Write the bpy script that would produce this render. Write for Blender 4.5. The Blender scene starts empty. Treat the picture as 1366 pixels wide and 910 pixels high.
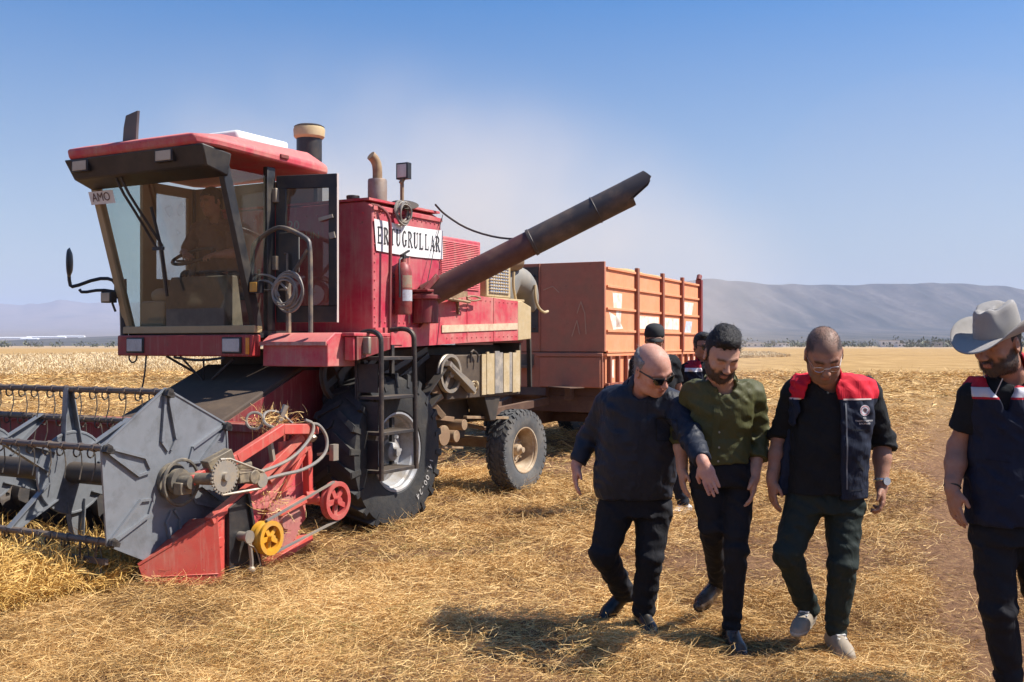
import bpy, bmesh, math, random
import numpy as np
from mathutils import Vector, Matrix
from mathutils.bvhtree import BVHTree
R = math.radians
rng = np.random.default_rng(7)
random.seed(7)
SC = bpy.context.scene
COL = SC.collection

# ------------------------------------------------------------------ camera, sky, sun, exposure
FPX, HX, HY, CH = 1400.0, 683.0, 460.0, 1.6          # focal length and horizon in pixels of the photograph, eye height
cam_d = bpy.data.cameras.new('camera')
cam_d.sensor_width = 36.0
cam_d.lens = 36.0 * FPX / 1366.0
cam_d.shift_y = (HY - 455.0) / 1366.0
cam_d.clip_start = 0.05
cam_d.clip_end = 60000
cam = bpy.data.objects.new('camera', cam_d)
COL.objects.link(cam)
cam.location = (0, 0, CH)
cam.rotation_euler = (R(90), 0, 0)
SC.camera = cam

SUN_EL, SUN_AZ = R(52.5), math.atan2(0.999, -0.04)    # azimuth clockwise from +Y
world = bpy.data.worlds.new('World')
SC.world = world
world.use_nodes = True
wn = world.node_tree.nodes
wl = world.node_tree.links
bg = wn['Background']
sky = wn.new('ShaderNodeTexSky')
sky.sky_type = 'NISHITA'
sky.sun_disc = False
sky.sun_elevation = SUN_EL
sky.sun_rotation = SUN_AZ
sky.altitude = 800
sky.air_density = 1.0
sky.dust_density = 1.3
sky.ozone_density = 5.0
hs = wn.new('ShaderNodeHueSaturation')
gco = wn.new('ShaderNodeTexCoord'); gse = wn.new('ShaderNodeSeparateXYZ'); gma = wn.new('ShaderNodeMapRange')     # the air is dusty low down, clear above
wl.new(gco.outputs['Generated'], gse.inputs[0]); wl.new(gse.outputs['Z'], gma.inputs[0])
gma.inputs[1].default_value = .05; gma.inputs[2].default_value = .33; gma.inputs[3].default_value = .58; gma.inputs[4].default_value = 1.34
wl.new(gma.outputs[0], hs.inputs['Saturation'])
gva = wn.new('ShaderNodeMapRange'); wl.new(gse.outputs['Z'], gva.inputs[0])
gva.inputs[1].default_value = .03; gva.inputs[2].default_value = .33; gva.inputs[3].default_value = .80; gva.inputs[4].default_value = 1.18
wl.new(gva.outputs[0], hs.inputs['Value'])
wl.new(sky.outputs[0], hs.inputs['Color'])
wl.new(hs.outputs[0], bg.inputs[0])
bg.inputs[1].default_value = 0.080

sd = bpy.data.lights.new('sun', 'SUN')
sd.energy = 5.0
sd.angle = R(0.5)
sd.color = (1.0, 0.95, 0.87)
sun = bpy.data.objects.new('sun', sd)
COL.objects.link(sun)
sdir = Vector((math.sin(SUN_AZ) * math.cos(SUN_EL), math.cos(SUN_AZ) * math.cos(SUN_EL), math.sin(SUN_EL)))
sun.rotation_euler = (-sdir).to_track_quat('-Z', 'Y').to_euler()
sun.location = sdir * 50

SC.view_settings.view_transform = 'Standard'
SC.view_settings.look = 'None'
SC.view_settings.gamma = 1
SC.view_settings.exposure = 0.75
SC.view_settings.use_curve_mapping = False
cy = SC.cycles
cy.use_denoising = True
cy.max_bounces = 6
cy.transparent_max_bounces = 16
cy.volume_bounces = 1

# ------------------------------------------------------------------ helpers
def px(x, y, Y):
    """a point of the place, from where it is seen in the photograph and how far away it is"""
    return np.array([(x - HX) / FPX * Y, Y, CH - (y - HY) / FPX * Y])

MATS = {}
def M(name, col, rough=0.6, metal=0.0, dirt=None, damt=0.5, dscale=3.0, bump=0.0, bscale=40.0, top=0.0, var=0.12, spec=0.5, lo=0.45, hi=0.72, stretch=None, chips=None):
    if name in MATS:
        return MATS[name]
    m = bpy.data.materials.new(name)
    m.use_nodes = True
    nt = m.node_tree
    N, K = nt.nodes, nt.links
    b = N['Principled BSDF']
    tc = N.new('ShaderNodeTexCoord')
    b.inputs['Roughness'].default_value = rough
    b.inputs['Metallic'].default_value = metal
    b.inputs['Specular IOR Level'].default_value = spec
    n1 = N.new('ShaderNodeTexNoise')
    n1.inputs['Scale'].default_value = dscale
    n1.inputs['Detail'].default_value = 8
    n1.inputs['Roughness'].default_value = 0.65
    src = tc.outputs['Object']
    if stretch is not None:
        mp = N.new('ShaderNodeMapping'); mp.inputs['Scale'].default_value = stretch
        K.new(src, mp.inputs[0]); src = mp.outputs[0]
    K.new(src, n1.inputs['Vector'])
    v = N.new('ShaderNodeMix'); v.data_type = 'RGBA'
    v.inputs[6].default_value = (*[c * (1 - var) for c in col], 1)
    v.inputs[7].default_value = (*[min(1, c * (1 + var)) for c in col], 1)
    n2 = N.new('ShaderNodeTexNoise')
    n2.inputs['Scale'].default_value = dscale * 4.3
    n2.inputs['Detail'].default_value = 5
    K.new(tc.outputs['Object'], n2.inputs['Vector'])
    K.new(n2.outputs['Fac'], v.inputs[0])
    out = v.outputs[2]
    if dirt is not None:
        r = N.new('ShaderNodeMapRange')
        r.inputs[1].default_value = lo
        r.inputs[2].default_value = hi
        r.inputs[4].default_value = damt
        K.new(n1.outputs['Fac'], r.inputs[0])
        fac = r.outputs[0]
        if top > 0:
            g = N.new('ShaderNodeNewGeometry')
            s = N.new('ShaderNodeSeparateXYZ')
            K.new(g.outputs['Normal'], s.inputs[0])
            r2 = N.new('ShaderNodeMapRange')
            r2.inputs[1].default_value = 0.3
            r2.inputs[2].default_value = 1.0
            r2.inputs[4].default_value = top
            K.new(s.outputs['Z'], r2.inputs[0])
            ad = N.new('ShaderNodeMath'); ad.operation = 'MAXIMUM'
            K.new(fac, ad.inputs[0]); K.new(r2.outputs[0], ad.inputs[1])
            fac = ad.outputs[0]
        mx = N.new('ShaderNodeMix'); mx.data_type = 'RGBA'
        K.new(fac, mx.inputs[0])
        K.new(out, mx.inputs[6])
        mx.inputs[7].default_value = (*dirt, 1)
        out = mx.outputs[2]
        rr = N.new('ShaderNodeMapRange')
        rr.inputs[3].default_value = rough
        rr.inputs[4].default_value = 0.9
        K.new(fac, rr.inputs[0])
        K.new(rr.outputs[0], b.inputs['Roughness'])
    if chips is not None:                                         # flaked paint and runs of dirty water
        def nz(scale, det, thr, wid, amt, col2, str_=None):
            nonlocal out
            n = N.new('ShaderNodeTexNoise'); n.inputs['Scale'].default_value = scale; n.inputs['Detail'].default_value = det; n.inputs['Roughness'].default_value = .7
            if str_ is not None:
                q = N.new('ShaderNodeMapping'); q.inputs['Scale'].default_value = str_; K.new(tc.outputs['Object'], q.inputs[0]); K.new(q.outputs[0], n.inputs['Vector'])
            else: K.new(tc.outputs['Object'], n.inputs['Vector'])
            r = N.new('ShaderNodeMapRange'); r.inputs[1].default_value = thr; r.inputs[2].default_value = thr + wid; r.inputs[4].default_value = amt; K.new(n.outputs['Fac'], r.inputs[0])
            x = N.new('ShaderNodeMix'); x.data_type = 'RGBA'; K.new(r.outputs[0], x.inputs[0]); K.new(out, x.inputs[6]); x.inputs[7].default_value = (*col2, 1); out = x.outputs[2]
        nz(5, 5, .52, .2, .40, chips[1], (5, 5, .35))
        nz(14, 9, .64, .05, .75, chips[0])
        nz(38, 6, .66, .03, .8, [c * .5 for c in chips[0]])
    K.new(out, b.inputs['Base Color'])
    if bump > 0:
        n3 = N.new('ShaderNodeTexNoise')
        n3.inputs['Scale'].default_value = bscale
        n3.inputs['Detail'].default_value = 4
        K.new(tc.outputs['Object'], n3.inputs['Vector'])
        bp = N.new('ShaderNodeBump')
        bp.inputs['Strength'].default_value = bump
        bp.inputs['Distance'].default_value = 0.01
        K.new(n3.outputs['Fac'], bp.inputs['Height'])
        K.new(bp.outputs[0], b.inputs['Normal'])
    MATS[name] = m
    return m

def glass(name, tint, dusty, dust_col=(0.35, 0.3, 0.22), lo=0.35, hi=0.75, gloss=0.12):
    m = bpy.data.materials.new(name); m.use_nodes = True
    N, K = m.node_tree.nodes, m.node_tree.links
    N.remove(N['Principled BSDF'])
    tr = N.new('ShaderNodeBsdfTransparent'); tr.inputs[0].default_value = (*tint, 1)
    gl = N.new('ShaderNodeBsdfGlossy'); gl.inputs['Roughness'].default_value = 0.03
    fr = N.new('ShaderNodeLayerWeight'); fr.inputs[0].default_value = 0.25
    r0 = N.new('ShaderNodeMapRange'); r0.inputs[3].default_value = gloss * 0.5; r0.inputs[4].default_value = 0.8
    K.new(fr.outputs['Fresnel'], r0.inputs[0])
    m1 = N.new('ShaderNodeMixShader'); K.new(r0.outputs[0], m1.inputs[0]); K.new(tr.outputs[0], m1.inputs[1]); K.new(gl.outputs[0], m1.inputs[2])
    df = N.new('ShaderNodeBsdfDiffuse'); df.inputs[0].default_value = (*dust_col, 1)
    tc = N.new('ShaderNodeTexCoord'); nz = N.new('ShaderNodeTexNoise'); nz.inputs['Scale'].default_value = 3.5; nz.inputs['Detail'].default_value = 8
    K.new(tc.outputs['Object'], nz.inputs['Vector'])
    r = N.new('ShaderNodeMapRange'); r.inputs[1].default_value = lo; r.inputs[2].default_value = hi; r.inputs[3].default_value = dusty * 0.4; r.inputs[4].default_value = dusty
    K.new(nz.outputs['Fac'], r.inputs[0])
    m2 = N.new('ShaderNodeMixShader'); K.new(r.outputs[0], m2.inputs[0]); K.new(m1.outputs[0], m2.inputs[1]); K.new(df.outputs[0], m2.inputs[2])
    K.new(m2.outputs[0], N['Material Output'].inputs[0])
    MATS[name] = m
    return m

class MB:
    """collects shapes and links them as ONE mesh object"""
    def __init__(s): s.v, s.f, s.m, s.cur, s.parts = [], [], [], 0, []
    def mat(s, i): s.cur = i; return s
    def add(s, vs, fs):
        o = len(s.v)
        s.v += [tuple(map(float, p)) for p in vs]
        s.f += [tuple(i + o for i in f) for f in fs]
        s.m += [s.cur] * len(fs)
        s.parts.append((o, len(vs), len(s.f) - len(fs), len(fs)))
        return s
    def box(s, x0, x1, y0, y1, z0, z1):
        return s.hexa([(x0, y0, z0), (x1, y0, z0), (x1, y1, z0), (x0, y1, z0)], [(x0, y0, z1), (x1, y0, z1), (x1, y1, z1), (x0, y1, z1)])
    def hexa(s, lo, hi):
        n = len(lo)
        fs = [tuple(range(n - 1, -1, -1)), tuple(range(n, 2 * n))] + [(i, (i + 1) % n, n + (i + 1) % n, n + i) for i in range(n)]
        return s.add(list(lo) + list(hi), fs)
    def prism(s, poly, axis, a, b):
        """poly of 2D points in the plane across axis (x: (y,z), y: (x,z), z: (x,y)) extruded from a to b"""
        def p3(p, t):
            return {'x': (t, p[0], p[1]), 'y': (p[0], t, p[1]), 'z': (p[0], p[1], t)}[axis]
        return s.hexa([p3(p, a) for p in poly], [p3(p, b) for p in poly])
    def plate(s, pts, th):
        P = [Vector(p) for p in pts]
        n = (P[1] - P[0]).cross(P[2] - P[0]).normalized() * th / 2
        return s.hexa([p - n for p in P], [p + n for p in P])
    def bar(s, p0, p1, w, h, up=(0, 0, 1)):
        p0, p1 = Vector(p0), Vector(p1)
        d = (p1 - p0).normalized(); u = Vector(up)
        if abs(d.dot(u)) > 0.98: u = Vector((1, 0, 0))
        x = d.cross(u).normalized() * w / 2; z = x.cross(d).normalized() * h / 2
        return s.hexa([p0 - x - z, p0 + x - z, p0 + x + z, p0 - x + z], [p1 - x - z, p1 + x - z, p1 + x + z, p1 - x + z])
    def tube(s, pts, r, n=8, closed=False, caps=True, smooth=0):
        P = [Vector(p) for p in pts]
        for _ in range(smooth):
            Q = []
            m = len(P)
            rngi = range(m) if closed else range(m - 1)
            if not closed: Q.append(P[0])
            for i in rngi:
                a, b = P[i], P[(i + 1) % m]
                Q += [a.lerp(b, .25), a.lerp(b, .75)]
            if not closed: Q.append(P[-1])
            P = Q
        m = len(P)
        rs = r if hasattr(r, '__len__') else [r] * m
        if len(rs) != m: rs = list(np.interp(np.linspace(0, 1, m), np.linspace(0, 1, len(rs)), rs))
        vs, prev = [], None
        for i in range(m):
            a = P[i - 1] if (i or closed) else P[i]
            b = P[(i + 1) % m] if (i < m - 1 or closed) else P[i]
            d = (b - a).normalized() if (b - a).length > 1e-9 else Vector((0, 0, 1))
            if prev is None:
                u = Vector((0, 0, 1)) if abs(d.z) < .9 else Vector((1, 0, 0))
                x = d.cross(u).normalized()
            else:
                x = (prev - d * prev.dot(d)).normalized()
            prev = x
            y = d.cross(x)
            for k in range(n):
                t = 2 * math.pi * k / n
                vs.append(P[i] + (x * math.cos(t) + y * math.sin(t)) * rs[i])
        fs = []
        for i in range(m if closed else m - 1):
            j = (i + 1) % m
            for k in range(n):
                k2 = (k + 1) % n
                fs.append((i * n + k, i * n + k2, j * n + k2, j * n + k))
        if caps and not closed:
            fs += [tuple(range(n - 1, -1, -1)), tuple(range((m - 1) * n, m * n))]
        return s.add(vs, fs)
    def lathe(s, o, axis, prof, n=32, closed=False):
        """prof: (radius, distance along axis) pairs"""
        o = Vector(o); d = Vector(axis).normalized()
        u = Vector((0, 0, 1)) if abs(d.z) < .9 else Vector((1, 0, 0))
        x = d.cross(u).normalized(); y = d.cross(x)
        vs = []
        for (r, h) in prof:
            for k in range(n):
                t = 2 * math.pi * k / n
                vs.append(o + d * h + (x * math.cos(t) + y * math.sin(t)) * max(r, 1e-4))
        fs = []
        m = len(prof)
        for i in range(m if closed else m - 1):
            j = (i + 1) % m
            for k in range(n):
                k2 = (k + 1) % n
                fs.append((i * n + k, i * n + k2, j * n + k2, j * n + k))
        if not closed:
            fs += [tuple(range(n - 1, -1, -1)), tuple(range((m - 1) * n, m * n))]
        return s.add(vs, fs)
    def cyl(s, p0, p1, r, n=16):
        p0, p1 = Vector(p0), Vector(p1)
        return s.lathe(p0, p1 - p0, [(r, 0), (r, (p1 - p0).length)], n)
    def torus(s, c, axis, Rr, r, n=24, m=8, arc=None):
        d = Vector(axis).normalized(); u = Vector((0, 0, 1)) if abs(d.z) < .9 else Vector((1, 0, 0))
        x = d.cross(u).normalized(); y = d.cross(x); c = Vector(c)
        if arc is None:
            return s.tube([c + (x * math.cos(t) + y * math.sin(t)) * Rr for t in np.linspace(0, 2 * math.pi, n, endpoint=False)], r, m, closed=True)
        return s.tube([c + (x * math.cos(t) + y * math.sin(t)) * Rr for t in np.linspace(arc[0], arc[1], n)], r, m)
    def ball(s, c, r, n=12):
        r = (r, r, r) if not hasattr(r, '__len__') else r
        vs, fs = [], []
        h = n // 2
        for i in range(h + 1):
            a = math.pi * i / h
            for k in range(n):
                t = 2 * math.pi * k / n
                vs.append((c[0] + r[0] * math.sin(a) * math.cos(t), c[1] + r[1] * math.sin(a) * math.sin(t), c[2] + r[2] * math.cos(a)))
        for i in range(h):
            for k in range(n):
                k2 = (k + 1) % n
                fs.append((i * n + k, (i + 1) * n + k, (i + 1) * n + k2, i * n + k2))
        return s.add(vs, fs)
    def each(s, name, mat, parent=None, bevel=0.0, per=1):
        """one object per piece (or per so many shapes)"""
        out = []
        for i in range(0, len(s.parts), per):
            q = s.parts[i:i + per]; v0, f0 = q[0][0], q[0][2]; v1, f1 = q[-1][0] + q[-1][1], q[-1][2] + q[-1][3]
            m = MB(); m.v = s.v[v0:v1]; m.f = [tuple(k - v0 for k in f) for f in s.f[f0:f1]]; m.m = s.m[f0:f1]
            out.append(m.build(name, mat, parent, bevel))
        return out
    def build(s, name, mat, parent=None, bevel=0.0, sharp=35):
        me = bpy.data.meshes.new(name)
        me.from_pydata(s.v, [], s.f)
        mats = mat if isinstance(mat, (list, tuple)) else [mat]
        for mm in mats: me.materials.append(mm)
        if len(mats) > 1: me.polygons.foreach_set('material_index', s.m)
        bm = bmesh.new(); bm.from_mesh(me)
        bmesh.ops.remove_doubles(bm, verts=bm.verts, dist=1e-5)
        bmesh.ops.recalc_face_normals(bm, faces=bm.faces)
        bm.to_mesh(me); bm.free()
        me.polygons.foreach_set('use_smooth', [True] * len(me.polygons))
        me.set_sharp_from_angle(angle=R(sharp))
        o = bpy.data.objects.new(name, me)
        COL.objects.link(o)
        if parent is not None: o.parent = parent
        if bevel > 0:
            bv = o.modifiers.new('bevel', 'BEVEL'); bv.width = bevel; bv.segments = 2; bv.limit_method = 'ANGLE'; bv.angle_limit = R(40)
        return o

def empty(name, loc=(0, 0, 0), rz=0.0):
    o = bpy.data.objects.new(name, None); COL.objects.link(o)
    o.location = loc; o.rotation_euler = (0, 0, rz)
    return o
def tag(o, label=None, cat=None, group=None, kind=None):
    if label: o['label'] = label
    if cat: o['category'] = cat
    if group: o['group'] = group
    if kind: o['kind'] = kind
    return o

def text_geo(txt, size):
    """flat lettering as (verts, faces) in its own x-y plane, centred"""
    cu = bpy.data.curves.new('lettering', 'FONT'); cu.body = txt; cu.size = size
    cu.align_x = 'CENTER'; cu.align_y = 'CENTER'; cu.resolution_u = 3
    o = bpy.data.objects.new('lettering', cu); COL.objects.link(o)
    dg = bpy.context.evaluated_depsgraph_get(); dg.update()
    me = bpy.data.meshes.new_from_object(o.evaluated_get(dg))
    v = [tuple(p.co) for p in me.vertices]; f = [tuple(p.vertices) for p in me.polygons]
    bpy.data.objects.remove(o); bpy.data.curves.remove(cu); bpy.data.meshes.remove(me)
    return v, f

def serif_geo(txt, h, w):
    """heavy slab lettering with serifs, built from bars: the hand-painted kind"""
    mb = MB()
    gl = {}
    def rect(x0, x1, y0, y1):
        if y1 - y0 <= .06: y0, y1 = (y0, y0 + .085) if y0 < .4 else (y1 - .085, y1)
        return [(x0, y0), (x1, y0), (x1, y1), (x0, y1)]
    stem = lambda x: [rect(x, x + .17, 0, 1), rect(x - .08, x + .28, 0, .045), rect(x - .08, x + .28, .955, 1)]
    def arcp(cx, cy_, rx, ry, a0, a1, tx, ty, n=14):
        out = []
        A = np.linspace(R(a0), R(a1), n)
        for i in range(n - 1):
            q = []
            for t, o in ((A[i], 0), (A[i + 1], 0), (A[i + 1], 1), (A[i], 1)):
                q.append((cx + (rx - o * tx) * math.cos(t), cy_ + (ry - o * ty) * math.sin(t)))
            out.append(q)
        return out
    gl['E'] = stem(.1) + [rect(.3, .72, .95, 1), rect(.3, .72, 0, .05), rect(.3, .55, .48, .53), rect(.66, .72, .78, .95), rect(.66, .72, .05, .22), rect(.5, .55, .4, .6)]
    gl['L'] = stem(.1) + [rect(.3, .72, 0, .05), rect(.66, .72, .05, .28)]
    gl['T'] = [rect(.32, .52, 0, 1), rect(.24, .6, 0, .045), rect(.05, .8, .95, 1), rect(.05, .11, .75, .95), rect(.74, .8, .75, .95)]
    gl['R'] = stem(.1) + arcp(.35, .74, .36, .26, -90, 90, .19, .09) + [[(.36, .48), (.54, .48), (.86, 0), (.66, 0)], rect(.62, .92, 0, .045)]
    gl['U'] = [rect(.1, .3, .28, 1), rect(.02, .38, .955, 1), rect(.66, .73, .28, 1), rect(.56, .84, .955, 1)] + arcp(.415, .28, .315, .28, 180, 360, .15, .1)
    gl['G'] = arcp(.45, .5, .38, .5, 45, 315, .2, .10, 22) + [rect(.62, .8, .1, .45), rect(.54, .88, .41, .45)]
    gl['A'] = [[(.05, 0), (.12, 0), (.45, 1), (.4, 1)], [(.6, 0), (.82, 0), (.48, 1), (.38, .98)], rect(.25, .64, .28, .33), rect(-.02, .24, 0, .045), rect(.54, .9, 0, .045)]
    vs, fs = [], []
    k = 0
    for i, ch in enumerate(txt):
        for q in gl[ch]:
            o = len(vs)
            vs += [((i + p[0] * .95) * w, p[1] * h, 0.00015 * (k % 7)) for p in q]
            fs.append(tuple(range(o, o + len(q))))
            k += 1
    return vs, fs

def fill(poly_mats): pass
# ------------------------------------------------------------------ noise in numpy
def _lat(seed):
    g = np.random.default_rng(seed)
    return g.random((64, 64)).astype(np.float32)
_L2 = {}
def vn2(x, y, sc, seed=1):
    if seed not in _L2: _L2[seed] = _lat(seed)
    T = _L2[seed]
    x = np.asarray(x) * sc; y = np.asarray(y) * sc
    xi = np.floor(x).astype(int); yi = np.floor(y).astype(int)
    fx = x - xi; fy = y - yi
    fx = fx * fx * (3 - 2 * fx); fy = fy * fy * (3 - 2 * fy)
    a = T[xi & 63, yi & 63]; b = T[(xi + 1) & 63, yi & 63]; c = T[xi & 63, (yi + 1) & 63]; d = T[(xi + 1) & 63, (yi + 1) & 63]
    return (a * (1 - fx) + b * fx) * (1 - fy) + (c * (1 - fx) + d * fx) * fy
def fbm2(x, y, sc, seed=1, o=4):
    s, a, t = 0, 1.0, 0
    for i in range(o):
        s = s + a * vn2(x, y, sc * 2 ** i, seed + i); t += a; a *= .5
    return s / t

# the combine's frame: x to its near side, y to its rear
CT = R(29)
CO = np.array([-2.0, 9.70])
def to_comb(x, y):
    dx, dy = x - CO[0], y - CO[1]
    return dx * math.cos(CT) - dy * math.sin(CT), dx * math.sin(CT) + dy * math.cos(CT)
def from_comb(lx, ly, z=0.0):
    return np.array([CO[0] + math.cos(CT) * lx + math.sin(CT) * ly, CO[1] - math.sin(CT) * lx + math.cos(CT) * ly, z])

def track(x, y):
    """how bare the ground is: wheel tracks and the worn strip at the right"""
    w = 0.25 * (fbm2(x, y, .9, 31) - .5)
    c = 2.42 + (y - 5.1) * 0.385 + w * 2
    b = 1.25 * np.exp(-((x - c) / 0.46) ** 2) * (y > 3) * np.clip(1.3 - y / 40, 0, 1)
    lx, ly = to_comb(x, y)
    for q in (1.75, 2.25):
        b = np.maximum(b, .6 * np.exp(-((lx - q - w * 3) / .18) ** 2) * (ly > 1.3) * (ly < 9))
    b = np.maximum(b, .75 * np.clip(np.sin((lx + .9 * w) * 2.1 + .4) * 1.6 - .9, 0, 1) * (lx > 1.4))      # wheel-track bands along the way it was cut
    b = np.maximum(b, np.clip((fbm2(x, y, .55, 41) - .56) * 5, 0, .75))
    return b
FEET = [(865, 840), (815, 826), (978, 868), (945, 812), (1068, 858), (1116, 876), (1340, 948)]
def trod(x, y):
    t = 0 * x
    for fx, fy in FEET:
        q = px(fx, fy, 2240.0 / (fy - 460))
        t = np.maximum(t, np.exp(-(((x - q[0]) / .20) ** 2 + ((y - q[1] + .12) / .26) ** 2)))
    return t
def hgt(x, y):
    f = np.clip(1 - (y - 25) / 60, 0, 1)
    a = (fbm2(x, y, .8, 3, 3) - .5) * .13 + (fbm2(x, y, 3.2, 9, 2) - .5) * .075 + (fbm2(x, y, 9.0, 19, 2) - .5) * .03
    lx, ly = to_comb(x, y)
    a = a + .05 * np.exp(-((lx - 3.0) / .7) ** 2)            # the swath of threshed straw
    a = (a - .035 * track(x, y)) * f
    return a * (1 - trod(x, y)) + .004 * trod(x, y)

def grid_mesh(name, Xs, Ys, fz, mat, kind='structure'):
    X, Y = np.meshgrid(Xs, Ys, indexing='ij')
    Z = fz(X, Y)
    nx, ny = X.shape
    v = np.stack([X, Y, Z], -1).reshape(-1, 3)
    i = np.arange(nx * ny).reshape(nx, ny)
    q = np.stack([i[:-1, :-1], i[1:, :-1], i[1:, 1:], i[:-1, 1:]], -1).reshape(-1, 4)
    o = raw_mesh(name, v, q, mat, smooth=True)
    o['kind'] = kind
    return o
def raw_mesh(name, v, q, mats, smooth=False, attr=None, midx=None, parent=None):
    me = bpy.data.meshes.new(name)
    v = np.ascontiguousarray(v, dtype=np.float32); q = np.ascontiguousarray(q, dtype=np.int32)
    k = q.shape[1]
    me.vertices.add(len(v)); me.vertices.foreach_set('co', v.ravel())
    me.loops.add(q.size); me.loops.foreach_set('vertex_index', q.ravel())
    me.polygons.add(len(q)); me.polygons.foreach_set('loop_start', np.arange(0, q.size, k, dtype=np.int32))
    for mm in (mats if isinstance(mats, (list, tuple)) else [mats]): me.materials.append(mm)
    if midx is not None: me.polygons.foreach_set('material_index', np.asarray(midx, dtype=np.int32))
    me.polygons.foreach_set('use_smooth', np.full(len(q), smooth))
    if attr is not None:
        at = me.attributes.new('tone', 'FLOAT', 'FACE'); at.data.foreach_set('value', np.asarray(attr, dtype=np.float32))
    me.update(calc_edges=True)
    o = bpy.data.objects.new(name, me); COL.objects.link(o)
    if parent is not None: o.parent = parent
    return o

# ------------------------------------------------------------------ ground
def ground_mat():
    m = bpy.data.materials.new('stubble_ground'); m.use_nodes = True
    N, K = m.node_tree.nodes, m.node_tree.links
    b = N['Principled BSDF']; b.inputs['Roughness'].default_value = .95; b.inputs['Specular IOR Level'].default_value = .1
    tc = N.new('ShaderNodeTexCoord')
    def noise(sc, det, vec=None, rough=.6):
        n = N.new('ShaderNodeTexNoise'); n.inputs['Scale'].default_value = sc; n.inputs['Detail'].default_value = det; n.inputs['Roughness'].default_value = rough
        K.new(vec if vec is not None else tc.outputs['Object'], n.inputs['Vector']); return n.outputs['Fac']
    def ramp(src, pts):
        r = N.new('ShaderNodeValToRGB'); K.new(src, r.inputs[0]); e = r.color_ramp.elements
        while len(e) < len(pts): e.new(.5)
        for el, (p, c) in zip(e, pts): el.position = p; el.color = (*c, 1)
        return r.outputs[0]
    def mix(f, a, c):
        x = N.new('ShaderNodeMix'); x.data_type = 'RGBA'
        if isinstance(f, float): x.inputs[0].default_value = f
        else: K.new(f, x.inputs[0])
        K.new(a, x.inputs[6]); K.new(c, x.inputs[7]); return x.outputs[2]
    near = ramp(noise(22, 6), [(.30, (.13, .068, .038)), (.52, (.23, .125, .068)), (.72, (.36, .215, .10))])
    mp = N.new('ShaderNodeMapping'); mp.inputs['Rotation'].default_value = (0, 0, R(-34)); mp.inputs['Scale'].default_value = (1.0, .22, 1)
    K.new(tc.outputs['Object'], mp.inputs[0])
    rows = noise(.55, 7, mp.outputs[0], .68)
    mid = ramp(rows, [(.30, (.26, .155, .062)), (.47, (.37, .23, .093)), (.62, (.45, .29, .125)), (.8, (.52, .36, .18))])
    far = ramp(noise(.012, 5), [(.3, (.34, .22, .12)), (.5, (.42, .30, .17)), (.62, (.30, .22, .15)), (.72, (.46, .36, .24))])
    sx = N.new('ShaderNodeSeparateXYZ'); K.new(tc.outputs['Object'], sx.inputs[0])
    def dist(a, c):
        r = N.new('ShaderNodeMapRange'); r.inputs[1].default_value = a; r.inputs[2].default_value = c; K.new(sx.outputs['Y'], r.inputs[0]); return r.outputs[0]
    col = mix(dist(14, 34), near, mid)
    col = mix(dist(420, 480), col, far)
    K.new(col, b.inputs['Base Color'])
    bp = N.new('ShaderNodeBump'); bp.inputs['Strength'].default_value = .9; bp.inputs['Distance'].default_value = .06
    K.new(noise(9, 8, None, .75), bp.inputs['Height']); K.new(bp.outputs[0], b.inputs['Normal'])
    return m
def spaced(a, b, n0, first):
    """coordinates from a to b, growing apart"""
    out = [a]; st = first
    while out[-1] < b:
        out.append(out[-1] + st); st *= n0
    return np.array(out)
xs = spaced(0, 11500, 1.035, .05); Xs = np.concatenate([-xs[:0:-1], xs])
Ys = np.concatenate([-spaced(0, 2500, 1.3, .4)[:0:-1], spaced(0, 11000, 1.018, .04)])
grid_mesh('ground', Xs, Ys, hgt, ground_mat())

# ------------------------------------------------------------------ straw, stubble and standing crop
def straw_mat(name, dark, mid_, light, green=(.26, .25, .08)):
    m = bpy.data.materials.new(name); m.use_nodes = True
    N, K = m.node_tree.nodes, m.node_tree.links
    b = N['Principled BSDF']; b.inputs['Roughness'].default_value = .6; b.inputs['Specular IOR Level'].default_value = .35
    a = N.new('ShaderNodeAttribute'); a.attribute_name = 'tone'
    r = N.new('ShaderNodeValToRGB'); e = r.color_ramp.elements
    for p, c in ((0, dark), (.35, mid_), (.8, light), (.93, light), (1, green)):
        if p in (0, 1):
            el = e[0] if p == 0 else e[-1]
        else:
            el = e.new(p)
        el.color = (*c, 1)
    K.new(a.outputs['Fac'], r.inputs[0]); K.new(r.outputs[0], b.inputs['Base Color'])
    t = N.new('ShaderNodeBsdfTranslucent'); K.new(r.outputs[0], t.inputs[0])
    mx = N.new('ShaderNodeMixShader'); mx.inputs[0].default_value = .08
    K.new(b.outputs[0], mx.inputs[1]); K.new(t.outputs[0], mx.inputs[2]); K.new(mx.outputs[0], N['Material Output'].inputs[0])
    return m
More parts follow.
